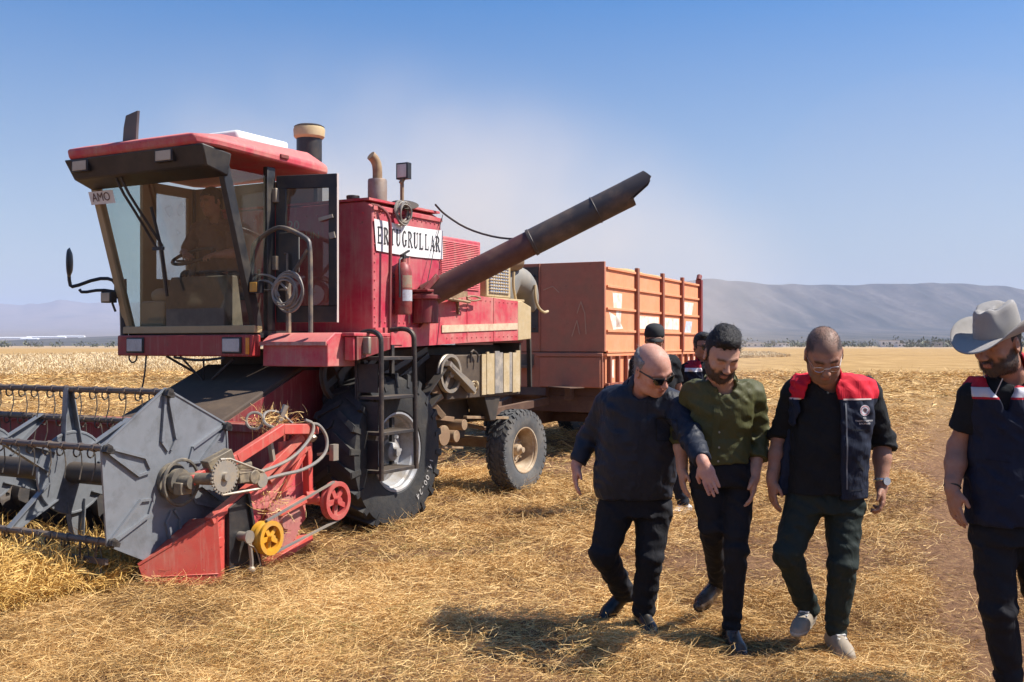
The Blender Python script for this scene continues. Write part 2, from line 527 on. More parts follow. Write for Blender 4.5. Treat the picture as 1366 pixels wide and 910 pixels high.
def ribbons(p, az, tilt, length, width, curl, lift, nseg=4, wave=0.0):
    """p (n,3) roots; returns verts and quads of thin curved ribbons"""
    n = len(p)
    t = np.linspace(0, 1, nseg + 1)
    a = az[:, None] + curl[:, None] * (t[None] - .3)
    ti = tilt[:, None] - lift[:, None] * t[None]
    seg = (length / nseg)[:, None]
    dx, dy, dz = np.cos(a) * np.cos(ti) * seg, np.sin(a) * np.cos(ti) * seg, np.sin(ti) * seg
    z0 = np.zeros((n, 1))
    P = np.stack([p[:, 0:1] + np.concatenate([z0, np.cumsum(dx[:, 1:], 1)], 1), p[:, 1:2] + np.concatenate([z0, np.cumsum(dy[:, 1:], 1)], 1), p[:, 2:3] + np.concatenate([z0, np.cumsum(dz[:, 1:], 1)], 1)], -1)
    roll = rng.uniform(0, math.pi, n)[:, None]
    side = np.stack([-np.sin(a) * np.cos(roll), np.cos(a) * np.cos(roll), np.sin(roll) + 0 * a], -1)
    w = width[:, None, None] * np.linspace(1, .45, nseg + 1)[None, :, None] * .5
    V = np.stack([P - side * w, P + side * w], 2).reshape(n, -1, 3)
    k = np.arange(nseg) * 2
    q = np.stack([k, k + 1, k + 3, k + 2], -1)[None] + (np.arange(n) * (nseg + 1) * 2)[:, None, None]
    return V.reshape(-1, 3), q.reshape(-1, 4), nseg

def straw_band(n, y0, y1, wid, lens, zt, seed):
    g = np.random.default_rng(seed)
    u = g.random(n * 2)
    y = np.sqrt(y0 ** 2 + u * (y1 ** 2 - y0 ** 2))
    x = (g.random(n * 2) * 1.24 - .62) * y + 0
    lx, ly = to_comb(x, y)
    clump = fbm2(x, y, 1.7, 61, 3)
    keep = (g.random(n * 2) > np.clip(track(x, y), 0, .975)) & (g.random(n * 2) < .35 + 1.5 * np.clip(clump - .25, 0, 1))
    keep &= ~((lx < 1.05) & (ly < -2.2))
    x, y, clump, lx = x[keep][:n], y[keep][:n], clump[keep][:n], lx[keep][:n]
    m = len(x)
    z = hgt(x, y) + g.random(m) ** 1.4 * zt * (.4 + 1.5 * np.clip(clump - .2, 0, 1)) * (1 - .85 * trod(x, y))
    flow = (fbm2(x, y, .5, 71, 2) - .5) * 7
    az = flow + g.normal(0, .9, m) + (g.random(m) < .5) * math.pi
    L = g.uniform(*lens, m)
    V, Q, ns = ribbons(np.stack([x, y, z], -1), az, g.normal(.05, .22, m) * (1 - trod(x, y)), L, g.uniform(.6, 1.2, m) * wid * (y / (.5 * (y0 + y1))) ** .7, g.normal(0, 2.1, m), g.normal(.25, .45, m) * (1 - trod(x, y)) + .1)
    tone = np.clip(.02 + .75 * g.random(m) ** 1.15 + .55 * (clump - .4) + .25 * (fbm2(x, y, .35, 81, 3) - .5), 0, .9)
    tone = np.where((g.random(m) < .16 * np.clip((fbm2(x, y, .9, 91, 2) - .6) * 6, 0, 1)), 1.0, tone)
    return V, Q, np.repeat(tone, ns)
def join(parts):
    vs, qs, ts, o = [], [], [], 0
    for v, q, t in parts:
        vs.append(v); qs.append(q + o); ts.append(t); o += len(v)
    return np.concatenate(vs), np.concatenate(qs), np.concatenate(ts)
V, Q, Tn = join([straw_band(230000, 3.6, 7.5, .0027, (.05, .20), .075, 11),
                 straw_band(160000, 7.5, 13, .0042, (.07, .26), .08, 12),
                 straw_band(80000, 13, 26, .009, (.12, .38), .08, 13),
                 straw_band(40000, 26, 60, .03, (.25, .7), .08, 14)])
straw_m = straw_mat('straw', (.10, .048, .015), (.52, .29, .088), (.90, .62, .27), (.38, .29, .09))
o = raw_mesh('straw', V, Q, straw_m, attr=Tn)
tag(o, 'loose golden threshed straw lying over the harvested field', 'straw', kind='stuff')

def crop():
    g = np.random.default_rng(21)
    n = 150000
    lx = 1.0 - g.random(n) ** 1.5 * 7.5; ly = -2.15 - g.random(n) * 4.6
    P = from_comb(0, 0)
    x = CO[0] + math.cos(CT) * lx + math.sin(CT) * ly; y = CO[1] - math.sin(CT) * lx + math.cos(CT) * ly
    k = (y > 3.5) & (np.abs(x / y) < .62)
    x, y, lx, ly = x[k], y[k], lx[k], ly[k]
    m = len(x)
    edge = np.clip((1.05 - lx) / .35, .15, 1)
    under = np.where((ly > -3.15), .62, 1)
    top = (.33 + .22 * (fbm2(x, y, 1.3, 33, 3) - .5)) * (.45 + .55 * edge) * under
    z = hgt(x, y) + g.random(m) ** .8 * top
    V, Q, ns = ribbons(np.stack([x, y, z], -1), g.uniform(0, 6.28, m), g.normal(.6, .5, m), g.uniform(.07, .2, m), g.uniform(.004, .009, m), g.normal(0, 2.2, m), g.normal(.9, .6, m))
    tone = np.clip(.3 + .5 * g.random(m) + .5 * (fbm2(x, y, 2.2, 35, 3) - .5), 0, .9)
    return V, Q, np.repeat(tone, ns)
V, Q, Tn = crop()
o = raw_mesh('standing_crop', V, Q, straw_mat('crop', (.26, .135, .035), (.54, .32, .08), (.76, .51, .17), (.62, .43, .13)), attr=Tn)
tag(o, 'uncut ripe golden crop standing under the reel at the left', 'crop', kind='stuff')

def wheat():
    g = np.random.default_rng(22)
    # front edge of the uncut field runs from the left, 50 m off, to the right, 150 m off
    n = 120000
    s = g.random(n) ** .8
    x = -62 + s * 105
    front = 52 + np.clip((x + 25) / 62, 0, 1.1) * 88 + 3 * (fbm2(x, x * 0, .15, 5, 3) - .5)
    back = g.random(n) ** 2.2 * 150
    y = front + back
    k = x < 37
    x, y, back = x[k], y[k], back[k]; m = len(x)
    h = (.62 + .5 * (fbm2(x, y, .35, 44, 4) - .4)) * np.where(back < 6, .65 + .35 * g.random(m), 1)
    lod = y / 55
    z = np.where(back < 2.5, g.random(m) * .5 * h, h * (.35 + .3 * g.random(m)))
    V, Q, ns = ribbons(np.stack([x, y, z], -1), g.uniform(0, 6.28, m), g.normal(1.1, .35, m), g.uniform(.25, .5, m) * h, g.uniform(.025, .06, m) * lod, g.normal(0, .8, m), g.normal(.5, .4, m), 3)
    tone = np.clip(.35 + .5 * g.random(m) + .7 * (fbm2(x, y, .3, 45, 3) - .5) - .2 * (z < .25), 0, .9)
    return V, Q, np.repeat(tone, ns)
V, Q, Tn = wheat()
o = raw_mesh('dry_wheat', V, Q, straw_mat('wheat', (.36, .24, .11), (.58, .43, .23), (.74, .60, .38), (.6, .5, .3)), attr=Tn)
tag(o, 'pale dry wheat still standing beyond the mown strip', 'wheat', kind='stuff')

# ------------------------------------------------------------------ plain, hills, far town
hill_m = M('dry_hillside', (.105, .095, .082), .95, dirt=(.04, .045, .038), damt=1, dscale=.011, var=.65, spec=.1, lo=.40, hi=.62, stretch=(1, .16, .3))
plain_m = M('dry_plain', (.20, .16, .125), .95, dirt=(.13, .115, .09), damt=.9, dscale=.004, var=.2, spec=.1)
def ridge_z(X, Y):
    u = X / Y * FPX + HX
    py = np.interp(u, [300, 560, 700, 850, 940, 985, 1030, 1060, 1110, 1200, 1280, 1330, 1366, 1450, 1700, 2300], [450, 425, 392, 376, 371, 375, 379, 378, 380, 377.5, 377.5, 379, 385, 380, 386, 420])
    py = py + 3.5 * (fbm2(u, u * 0, .035, 15, 3) - .5)
    crest = CH + (HY - py) / FPX * 4200
    foot = 40
    t = np.clip((Y - 3000) / 1200, 0, 1)
    gul = np.abs(fbm2(X + .15 * Y, Y * .12, .0055, 51, 4) - .5) * 2.6
    prof = t ** 1.6 * .55 + .45 * np.clip((t - .35) / .6, 0, 1) ** .8
    prof = prof / 1.0
    z = foot * np.clip((Y - 1300) / 1700, 0, 1) ** 1.3 + (crest - foot) * prof * (1 - (.42 * gul + .22 * np.abs(fbm2(X + .1 * Y, Y * .2, .016, 57, 3) - .5)) * (1 - t) ** .4 * (t > 0))
    back = np.clip((Y - 4200) / 600, 0, 1)
    return z * (1 - .25 * back) - .6
h1 = grid_mesh('hills', np.linspace(-900, 4600, 420), np.linspace(1290, 4900, 150), ridge_z, hill_m)
def far_z(X, Y):
    u = X / Y * FPX + HX
    py = np.interp(u, [-1200, -300, 0, 25, 50, 80, 110, 160, 300, 600, 900], [415, 408, 404, 406, 405, 401, 403, 404, 402, 405, 430])
    py = py + 5 * (fbm2(u, u * 0, .05, 17, 3) - .5)
    crest = CH + (HY - py) / FPX * 9000
    t = np.clip((Y - 6800) / 2200, 0, 1)
    gul = np.abs(fbm2(X + .2 * Y, Y * .3, .0022, 53, 4) - .5) * 2
    foot = 112 * np.clip((Y - 2200) / 4600, 0, 1) ** 1.5
    return foot + (crest - 112) * t ** 1.2 * (1 - .4 * gul * (1 - t) ** .6) - .7
h2 = grid_mesh('hills', np.linspace(-9500, -900, 260), np.linspace(2200, 10200, 150), far_z, plain_m)

white_m = M('white_wall', (.72, .70, .66), .8, var=.06)
grey_m = M('grey_wall', (.42, .40, .38), .8, var=.08)
tree_m = straw_mat('far_leaves', (.07, .08, .05), (.10, .11, .065), (.13, .135, .08), (.09, .10, .06))
def treeline():
    g = np.random.default_rng(5)
    out = []
    for _ in range(300):
        u = g.uniform(700, 1500) if g.random() < .75 else g.uniform(-200, 500)
        Y = g.uniform(640, 900)
        c = px(u, 460, Y); hh = g.uniform(1.5, 5.2) * (1.25 if u > 1180 else 1.0)
        n = 44
        p = g.normal(0, 1, (n, 3)) * [hh * .55, hh * .5, hh * .27] + [c[0], Y, hh * .52 - .3]
        p[:, 2] = np.clip(p[:, 2], -.4, None)
        out.append(ribbons(p, g.uniform(0, 6.28, n), g.normal(.3, .6, n), np.full(n, hh * .3), np.full(n, hh * .3), g.normal(0, 1, n), g.normal(0, .5, n), 2)[:2] + (np.repeat(g.random(n) * .9, 2),))
    return join(out)
V, Q, Tn = treeline()
o = raw_mesh('distant_trees', V, Q, tree_m, attr=Tn)
tag(o, 'low dark line of distant trees along the horizon', 'trees', kind='stuff')
def house(u, Y, w, h, d, mat, lab, pitched=False, group=None):
    c = px(u, 460, Y)
    e = empty('farm_building', (c[0], Y, float(-.6)), random.uniform(-.3, .3))
    tag(e, lab, 'building', group)
    MB().box(-w / 2, w / 2, -d / 2, d / 2, 0, h).build('wall', mat, e)
    if pitched: MB().prism([(-w / 2 - .3, h + .01), (w / 2 + .3, h + .01), (w / 2 * .2, h * 1.35), (-w / 2 * .2, h * 1.35)], 'y', -d / 2 - .3, d / 2 + .3).build('roof', M('pale_roof', (.62, .60, .58), .6), e)
    else: MB().box(-w / 2 - .2, w / 2 + .2, -d / 2 - .2, d / 2 + .2, h + .01, h + .25).build('roof', grey_m, e)
    wi = MB()
    for k in range(max(2, int(w / 4))):
        x = -w / 2 + (k + .5) * w / max(2, int(w / 4))
        wi.box(x - .6, x + .6, -d / 2 - .05, -d / 2 - .003, h * .45, h * .75)
    wi.each('window', M('dark_window', (.05, .055, .06), .3), e)
house(998, 700, 44, 3.2, 12, white_m, 'long low white shed on the horizon right of the orange trailer', True)
house(1186, 740, 13, 5.2, 9, white_m, 'pale two storey house on the horizon right of the man in the red vest')
gl = 'small pale building among the trees of the far horizon'
for u, Y, w, h in ((1044, 800, 9, 3.5), (1232, 820, 10, 4.2), (1214, 760, 7, 3.4), (1247, 700, 8, 4), (1262, 860, 12, 4.5), (1200, 690, 5, 3), (968, 850, 8, 3.6), (1015, 880, 7, 4)):
    house(u, Y, w, h, 7, white_m if w % 2 else grey_m, gl, False, 'small pale buildings on the horizon')
for i, (u, y, w) in enumerate(((20, 446, 120), (62, 443, 150), (118, 447, 70), (40, 450, 60), (150, 455, 60), (95, 440, 110))):
    Y = 3900 - (446 - y) * -60
    c = px(u, y, Y)
    e = tag(empty('greenhouse', (c[0], Y, float(far_z(np.array(c[0]), np.array(Y))) - 1)), 'long white plastic greenhouse on the hazy plain at the left', 'greenhouse', 'white greenhouses on the plain')
    MB().prism([(-8, 0), (8, 0), (8, 4), (4, 7), (-4, 7), (-8, 4)], 'x', -w / 2, w / 2).build('cover', white_m, e)
    MB().box(-w / 2 - .1, -w / 2 + .4, -2, 2, 0, 4).build('door', grey_m, e)

# ------------------------------------------------------------------ haze
def volume_mat(name, col, dens, aniso=0.0):
    m = bpy.data.materials.new(name); m.use_nodes = True
    N, K = m.node_tree.nodes, m.node_tree.links
    N.remove(N['Principled BSDF'])
    v = N.new('ShaderNodeVolumePrincipled'); v.inputs['Color'].default_value = (*col, 1); v.inputs['Density'].default_value = dens; v.inputs['Anisotropy'].default_value = aniso
    K.new(v.outputs[0], N['Material Output'].inputs['Volume'])
    return m, v
hz, _ = volume_mat('haze', (.56, .66, .94), 1.05e-4)
o = MB().box(-12000, 12000, -3000, 11500, -3, 420).build('haze', hz)
tag(o, 'pale summer haze over the plain and the hills', 'haze', kind='stuff')
# dust thrown up behind the machines, drifting to the left
dm, dv = volume_mat('harvest_dust', (1.0, .92, .84), .02, .0)
N, K = dm.node_tree.nodes, dm.node_tree.links
tc = N.new('ShaderNodeTexCoord'); nz = N.new('ShaderNodeTexNoise'); nz.inputs['Scale'].default_value = .11; nz.inputs['Detail'].default_value = 3
K.new(tc.outputs['Object'], nz.inputs['Vector'])
ln = N.new('ShaderNodeVectorMath'); ln.operation = 'LENGTH'
mp = N.new('ShaderNodeMapping'); mp.inputs['Scale'].default_value = (1 / 19, 1 / 9, 1 / 8.5); K.new(tc.outputs['Object'], mp.inputs[0]); K.new(mp.outputs[0], ln.inputs[0])
fo = N.new('ShaderNodeMapRange'); fo.interpolation_type = 'SMOOTHSTEP'; fo.inputs[1].default_value = 1.0; fo.inputs[2].default_value = .15; K.new(ln.outputs['Value'], fo.inputs[0])
nr = N.new('ShaderNodeMapRange'); nr.inputs[1].default_value = .34; nr.inputs[2].default_value = .66; K.new(nz.outputs['Fac'], nr.inputs[0])
mu = N.new('ShaderNodeMath'); mu.operation = 'MULTIPLY'; K.new(fo.outputs[0], mu.inputs[0]); K.new(nr.outputs[0], mu.inputs[1])
m2 = N.new('ShaderNodeMath'); m2.operation = 'MULTIPLY'; m2.inputs[1].default_value = .13; K.new(mu.outputs[0], m2.inputs[0]); K.new(m2.outputs[0], dv.inputs['Density'])
o = MB().ball((0, 0, 0), (19, 9, 9), 24).build('dust_cloud', dm)
o.location = (-3.0, 46, 6.6); o.rotation_euler = (0, R(14), 0)
o2 = MB().ball((0, 0, 0), (30, 12, 22), 24).build('smoke', volume_mat('grey_smoke', (.55, .55, .62), .0035)[0])
o2.location = (66, 160, 22)
tag(o2, 'faint grey smoke hanging in the sky at the far right', 'smoke', kind='stuff')
tag(o, 'thin tan dust drifting up behind the combine and the trailer', 'dust', kind='stuff')
# ------------------------------------------------------------------ paints and metals
DUST = (.42, .31, .18)
red = M('faded_red_paint', (.46, .022, .058), .5, dirt=(.50, .25, .21), damt=.6, dscale=2.4, top=.45, var=.18, lo=.4, hi=.7, chips=((.16, .07, .05), (.46, .30, .22)))
red2 = M('worn_red_paint', (.52, .048, .07), .55, dirt=(.52, .30, .23), damt=.75, dscale=4.0, top=.45, var=.2, lo=.4, hi=.72, chips=((.16, .07, .05), (.46, .30, .22)))
dred = M('dark_red_paint', (.20, .02, .025), .6, dirt=(.16, .10, .06), damt=.7, dscale=3, top=.5, chips=((.16, .07, .05), (.46, .30, .22)))
steel = M('blue_grey_steel', (.20, .21, .225), .45, .2, dirt=(.075, .07, .065), damt=.8, dscale=4.5, var=.14, top=.1, lo=.5, hi=.75)
dsteel = M('dark_steel', (.06, .055, .055), .5, .5, dirt=(.16, .115, .075), damt=.75, dscale=5, top=.5)
black = M('black_paint', (.018, .018, .02), .45, dirt=(.12, .09, .06), damt=.45, dscale=4, top=.35)
grime_shade = M('grime_and_shade', (.035, .028, .022), .7, dirt=(.15, .10, .06), damt=.7, dscale=3, top=.6)  # grime whose near-black base also carries the shade under the machine
rubber = M('tyre_rubber', (.020, .020, .021), .75, dirt=(.12, .10, .07), damt=.35, dscale=4, bump=.3, bscale=30, top=.1)
dustyrubber = M('dusty_tyre_rubber', (.085, .085, .085), .8, dirt=(.21, .185, .15), damt=.7, dscale=4, bump=.3, bscale=30)
silver = M('silver_paint', (.40, .41, .43), .45, .35, dirt=(.26, .21, .15), damt=.75, dscale=6, lo=.4, hi=.65)
rust = M('rusty_metal', (.26, .16, .09), .7, .2, dirt=(.45, .34, .20), damt=.8, dscale=6)
tan = M('dusty_tan_metal', (.46, .34, .18), .75, dirt=(.55, .46, .31), damt=.6, dscale=6)
zinc = M('dull_zinc', (.34, .30, .25), .5, .6, dirt=DUST, damt=.7, dscale=12)
hose_m = M('grey_hose', (.20, .18, .16), .55, dirt=DUST, damt=.5, dscale=9)
white = M('white_plastic', (.78, .77, .75), .5, dirt=(.5, .42, .32), damt=.3, dscale=5)
yellow = M('yellow_paint', (.62, .30, .02), .5, dirt=(.35, .24, .12), damt=.6, dscale=9)
amber = M('amber_lens', (.75, .25, .01), .2)
lens = M('lamp_glass', (.50, .48, .45), .15, dirt=(.3, .25, .2), damt=.7, dscale=14, spec=.8)
clear = glass('dusty_cab_glass', (.74, .86, .82), .14)
screen_g = glass('brown_dusty_windscreen', (.84, .86, .80), .12, (.40, .35, .26), .3, .8)
letter = M('black_lettering', (.02, .02, .022), .7)
wletter = M('white_lettering', (.75, .72, .70), .7)
cloth_w = M('white_banner_cloth', (.76, .74, .73), .85, dirt=(.5, .42, .36), damt=.35, dscale=4)

comb = tag(empty('combine_harvester', (CO[0], CO[1], 0), -CT), 'red dusty combine harvester with grey reel, tall glass cab and raised unloading pipe', 'combine harvester')

# ------------------------------------------------------------------ hull
m = MB()
m.prism([(.95, 1.60), (.95, 2.81), (.86, 2.86), (-.80, 2.86), (-.90, 2.81), (-.90, 1.60)], 'y', -.10, 1.0)
tank = m.build('grain_tank', red, comb, .012)
b = MB(); b.box(-.86, .93, -.12, 1.01, 2.865, 2.885); b.box(.951, .966, -.1, 1.0, 2.78, 2.815)
for y in np.linspace(-.06, .96, 15): b.ball((.952, y, 2.755), .009, 6); b.ball((.952, y, 1.80), .009, 6)
for z in np.linspace(1.85, 2.72, 12): b.ball((.952, -.07, z), .009, 6); b.ball((.952, .97, z), .009, 6); b.ball((.55, -.104, z), .010, 6)
for x in np.linspace(-.8, .85, 14): b.ball((x, -.104, 2.76), .010, 6)
b.box(.951, .957, .44, .47, 1.8, 2.42)
b.build('rim', red2, tank)
# banner: painted cloth tied across the tank side
bn = MB()
N_ = 12
top = [(.962 + .0015 * math.sin(i * 1.7), -.09 + i * (1.10 / N_), 2.70 - .012 * math.sin(i / N_ * math.pi) + (-.0) * i) for i in range(N_ + 1)]
bot = [(.962 + .002 * math.sin(i * 2.1 + 1), -.06 + i * (1.07 / N_), 2.425 - .012 * math.sin(i / N_ * math.pi)) for i in range(N_ + 1)]
bv = top + bot
bn.add(bv, [(i, i + 1, N_ + 2 + i, N_ + 1 + i) for i in range(N_)])
ban = bn.build('banner', cloth_w, comb)
for pl in ban.data.polygons: pl.use_smooth = False
vs, fs = serif_geo('ERTUGRULLAR', .15, .093)
lt = MB(); lt.add([(.9655 + v[2], -.045 + v[0], 2.49 + v[1] - .0 * v[0]) for v in vs], fs)
lt.build('lettering', letter, ban)
# engine cover with louvres
m = MB(); m.box(-.85, .92, 1.0, 1.80, 1.9, 2.66)
eng = m.build('engine_cover', red, comb, .015)
m = MB()
for i in range(26):
    z = 2.16 + i * .018
    m.hexa([(.921, 1.04, z), (.921, 1.76, z), (.921, 1.76, z + .012), (.921, 1.04, z + .012)], [(.933, 1.04, z - .003), (.933, 1.76, z - .003), (.925, 1.76, z + .011), (.925, 1.04, z + .011)])
m.build('louvre_panel', red2, eng)
# long lower body
m = MB(); m.prism([(-.1, 1.57), (-.1, 1.75), (.6, 1.76), (1.0, 2.12), (2.48, 2.07), (2.48, 1.65), (1.4, 1.62), (.4, 1.58)], 'x', .955, .985)
for y in np.linspace(1.05, 2.44, 16): m.ball((.987, y, 1.665 + .02 * (y - 1)), .008, 6); m.ball((.987, y, 2.06 - .01 * (y - 1)), .008, 6)
for y in (1.42, 1.95): m.box(.985, .990, y, y + .02, 1.64, 2.09)
m.box(.985, .994, .12, .30, 1.60, 1.73)
side = m.build('side_panel', red2, comb)

m = MB(); m.bar((.991, .95, 1.752), (.991, 2.46, 1.80), .008, .07)
m.build('stripe', M('cream_stripe', (.62, .50, .34), .6, dirt=(.45, .2, .14), damt=.8, dscale=9), side)
m = MB(); m.box(-.88, .93, -.08, 2.70, 1.62, 2.02)
m.build('inner_body', dred, comb, .01)
m = MB(); m.prism([(2.485, 1.645), (2.485, 2.07), (2.56, 2.08), (2.79, 2.02), (2.79, 1.665)], 'x', -.88, .984)
m.build('rear_hood', tan, comb, .008)
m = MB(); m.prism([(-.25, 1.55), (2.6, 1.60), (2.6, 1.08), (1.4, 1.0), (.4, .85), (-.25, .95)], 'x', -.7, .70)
m.build('threshing_body', grime_shade, comb, .02)  # dark bulk, its colour stands for the black shade below the hull
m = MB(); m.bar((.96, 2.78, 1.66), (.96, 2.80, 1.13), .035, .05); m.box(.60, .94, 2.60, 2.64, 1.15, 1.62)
m.build('rear_post', grime_shade, comb, .004)
# loose boards hung on the side below the hull
m = MB()
yy = 1.74
for i in range(9):
    w = [.09, .05, .12, .10, .08, .13, .07, .09, .09][i]
    z0 = 1.085 + .012 * random.random(); z1 = 1.50 + .018 * (yy - 1.7) + .03 * random.random()
    m.mat(0 if i not in (3, 4, 6) else 1).box(.955 + .006 * (i % 2), .972 + .006 * (i % 2), yy, yy + w - .004, z0, z1)
    yy += w
m.build('side_board', [M('weathered_tan_board', (.44, .33, .18), .8, dirt=(.56, .47, .33), damt=.7, dscale=7, bump=.3), M('grey_board', (.22, .20, .18), .8, dirt=(.5, .42, .32), damt=.8, dscale=8)], comb)
m = MB(); m.box(.70, .95, 1.10, 2.60, 1.06, 1.50)
m.build('side_casing', M('brown_casing', (.07, .048, .032), .7, dirt=(.2, .14, .085), damt=.7), comb, .01)
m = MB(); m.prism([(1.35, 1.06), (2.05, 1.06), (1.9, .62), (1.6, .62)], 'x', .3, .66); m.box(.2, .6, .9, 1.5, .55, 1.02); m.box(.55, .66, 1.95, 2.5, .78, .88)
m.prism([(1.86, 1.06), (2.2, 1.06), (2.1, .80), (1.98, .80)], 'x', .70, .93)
m.build('lower_casing', grime_shade, comb, .01)
# radiator box, air trunk and cylinder behind the engine cover
m = MB(); m.box(.55, .93, 1.90, 2.42, 2.10, 2.46)
rad = m.build('radiator_box', tan, comb, .012)
m = MB(); m.mat(0).box(.931, .938, 1.96, 2.36, 2.14, 2.43)
m.mat(1)
for i in range(9): m.box(.938, .946, 1.95, 2.37, 2.15 + i * .032, 2.158 + i * .032)
for i in range(8): m.box(.9385, .944, 1.97 + i * .052, 1.975 + i * .052, 2.14, 2.43)
m.build('grille', [M('blue_mesh', (.16, .25, .42), .6, dirt=(.55, .5, .45), damt=.8, dscale=14, lo=.4, hi=.6), tan], rad)
m = MB(); m.box(.5, .97, 1.82, 2.66, 2.072, 2.095)
m.build('radiator_shelf', tan, comb, .004)
m = MB(); m.lathe((.66, 2.42, 2.50), (.45, .85, .1), [(.0, 0), (.10, .005), (.115, .03), (.115, .36), (.10, .40), (0, .41)], 20)
m.build('air_cylinder', M('brown_canister', (.27, .18, .11), .6, dirt=DUST, damt=.5), comb)
m = MB(); m.tube([(.70, 2.60, 2.08), (.70, 2.72, 2.30), (.70, 2.80, 2.36), (.70, 3.10, 2.30), (.70, 3.24, 2.12), (.70, 3.25, 1.98)], [.13, .16, .17, .17, .13, .06], 14, smooth=2)
m.build('straw_spreader_duct', M('grey_duct', (.20, .19, .17), .6, dirt=(.36, .30, .22), damt=.6), comb)
m = MB(); m.tube([(.88, 3.08, 2.28), (.89, 3.06, 2.13), (.89, 3.14, 2.02), (.88, 3.30, 1.97), (.88, 3.40, 1.99)], .016, 8, smooth=2); m.tube([(.88, 2.58, 2.40), (.88, 2.56, 2.25), (.88, 2.62, 2.10)], .016, 8, smooth=2)
m.each('pull_rod', tan, comb)

# ------------------------------------------------------------------ unloading pipe
m = MB()
p0, p1 = Vector((1.02, .66, 2.06)), Vector((2.86, 1.46, 3.055))
d = (p1 - p0)
m.mat(0).lathe(p0 - d * .02, d, [(0, 0), (.085, 0), (.118, .03), (.118, d.length * .50)], 24)
pj = p0 + d * .48
m.mat(1).lathe(pj, d, [(.119, 0), (.131, .004), (.131, .03), (.126, .034), (.126, d.length * .44), (.126, d.length * .455)], 24)
m.mat(1).torus(p0 + d * .78, d, .128, .006, 24, 6)
pipe = m.build('unloading_pipe', [M('brown_red_pipe', (.095, .036, .03), .5, dirt=(.20, .11, .075), damt=.7, dscale=4), M('blackened_pipe', (.055, .045, .042), .5, dirt=(.20, .13, .09), damt=.7, dscale=4)], comb)
# open mouth: half sleeve with a cut underside
dn = d.normalized(); up = (Vector((0, 0, 1)) - dn * dn.z).normalized(); sd_ = dn.cross(up)
pe = p0 + d * .935
m = MB()
n = 24
ring = lambda c, r, sh: [c + (up * math.cos(t) + sd_ * math.sin(t)) * r + dn * sh(t) for t in np.linspace(0, 2 * math.pi, n, endpoint=False)]
cut = lambda t: .24 - .05 * math.cos(t) if math.cos(t) > .1 else .235 - .30 * min(1, (.1 - math.cos(t)) * 1.5)
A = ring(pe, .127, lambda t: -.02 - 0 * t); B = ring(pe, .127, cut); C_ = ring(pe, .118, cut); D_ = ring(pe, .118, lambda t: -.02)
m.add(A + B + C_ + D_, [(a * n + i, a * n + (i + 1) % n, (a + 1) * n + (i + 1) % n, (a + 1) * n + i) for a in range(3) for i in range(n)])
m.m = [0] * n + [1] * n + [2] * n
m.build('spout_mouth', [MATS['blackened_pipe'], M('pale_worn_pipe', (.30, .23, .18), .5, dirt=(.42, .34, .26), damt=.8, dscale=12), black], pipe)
m = MB(); m.lathe(pe - dn * .01, dn, [(0, 0), (.117, 0), (.117, .01), (0, .011)], 20); m.build('bore_shade', black, pipe)  # black disc and lining put the shade inside the pipe into the colour
m = MB(); m.cyl((1.02, .62, 1.80), (1.02, .62, 2.08), .125, 20); m.cyl((1.02, .62, 2.02), (1.02, .62, 2.06), .16, 20); m.box(.93, 1.14, .48, .76, 2.085, 2.11); m.bar((1.1, .5, 2.1), (1.16, .62, 2.24), .03, .05); m.bar((1.0, .78, 2.1), (1.12, .84, 2.18), .03, .05)
m.build('pipe_elbow', dred, pipe, .006)
m = MB(); m.tube([(1.10, .82, 2.04), (1.08, 1.10, 2.03), (1.06, 1.35, 2.02)], .014, 6); m.bar((1.06, .92, 2.05), (1.06, 1.28, 2.10), .04, .05); m.tube([(1.05, 1.28, 2.06), (1.05, 1.42, 2.09), (1.05, 1.62, 2.065), (1.05, 1.42, 2.03)], .01, 6, closed=True, smooth=1); m.bar((1.05, 1.05, 2.03), (1.04, 1.2, 2.13), .05, .04); m.bar((1.0, 1.22, 2.05), (1.0, 1.24, 1.9), .02, .02)
m.build('swing_ram', rust, comb)
m = MB(); m.tube([(.95, .90, 2.94), (.97, 1.02, 2.86), (1.2, 1.1, 2.70), (1.55, 1.2, 2.60), (1.85, 1.25, 2.615)], .010, 6, smooth=2); m.torus((1.85, 1.26, 2.63), (.3, 1, 0), .03, .009, 12, 6); m.torus((1.92, 1.27, 2.65), (.2, 1, .6), .03, .009, 12, 6); m.tube([(.97, 1.0, 2.85), (1.0, .8, 2.5), (1.03, .62, 2.12)], .004, 5)
m.build('stay_cable', dsteel, comb)

# ------------------------------------------------------------------ exhaust, air cleaner, lamps on the tank
m = MB(); m.mat(0).lathe((.6, .45, 2.80), (0, 0, 1), [(0, 0), (.085, 0), (.09, .02), (.09, .33), (.085, .345), (.03, .35)], 20)
m.mat(1).tube([(.6, .45, 3.12), (.6, .45, 3.27), (.59, .42, 3.33), (.575, .38, 3.36)], .045, 14, smooth=2)
m.build('exhaust', [M('heat_stained_steel', (.33, .26, .21), .5, .5, dirt=(.2, .12, .08), damt=.8, dscale=7), rust], comb)
m = MB(); m.cyl((.43, .30, 2.86), (.43, .30, 2.96), .055, 16); m.cyl((.43, .30, 2.955), (.43, .30, 2.985), .062, 16); m.build('filler_neck', black, comb, .004)
m = MB(); m.mat(0).lathe((-.09, .3, 2.86), (0, 0, 1), [(.0, 0), (.10, 0), (.115, .45), (.12, .50), (.12, .70), (.10, .72)], 20); m.mat(1).lathe((-.09, .3, 3.56), (0, 0, 1), [(.125, 0), (.145, .02), (.15, .09), (.14, .11)], 20); m.mat(0).lathe((-.09, .3, 3.66), (0, 0, 1), [(.13, 0), (.145, .015), (.12, .03), (0, .045)], 20)
m.build('air_cleaner', [black, tan], comb)
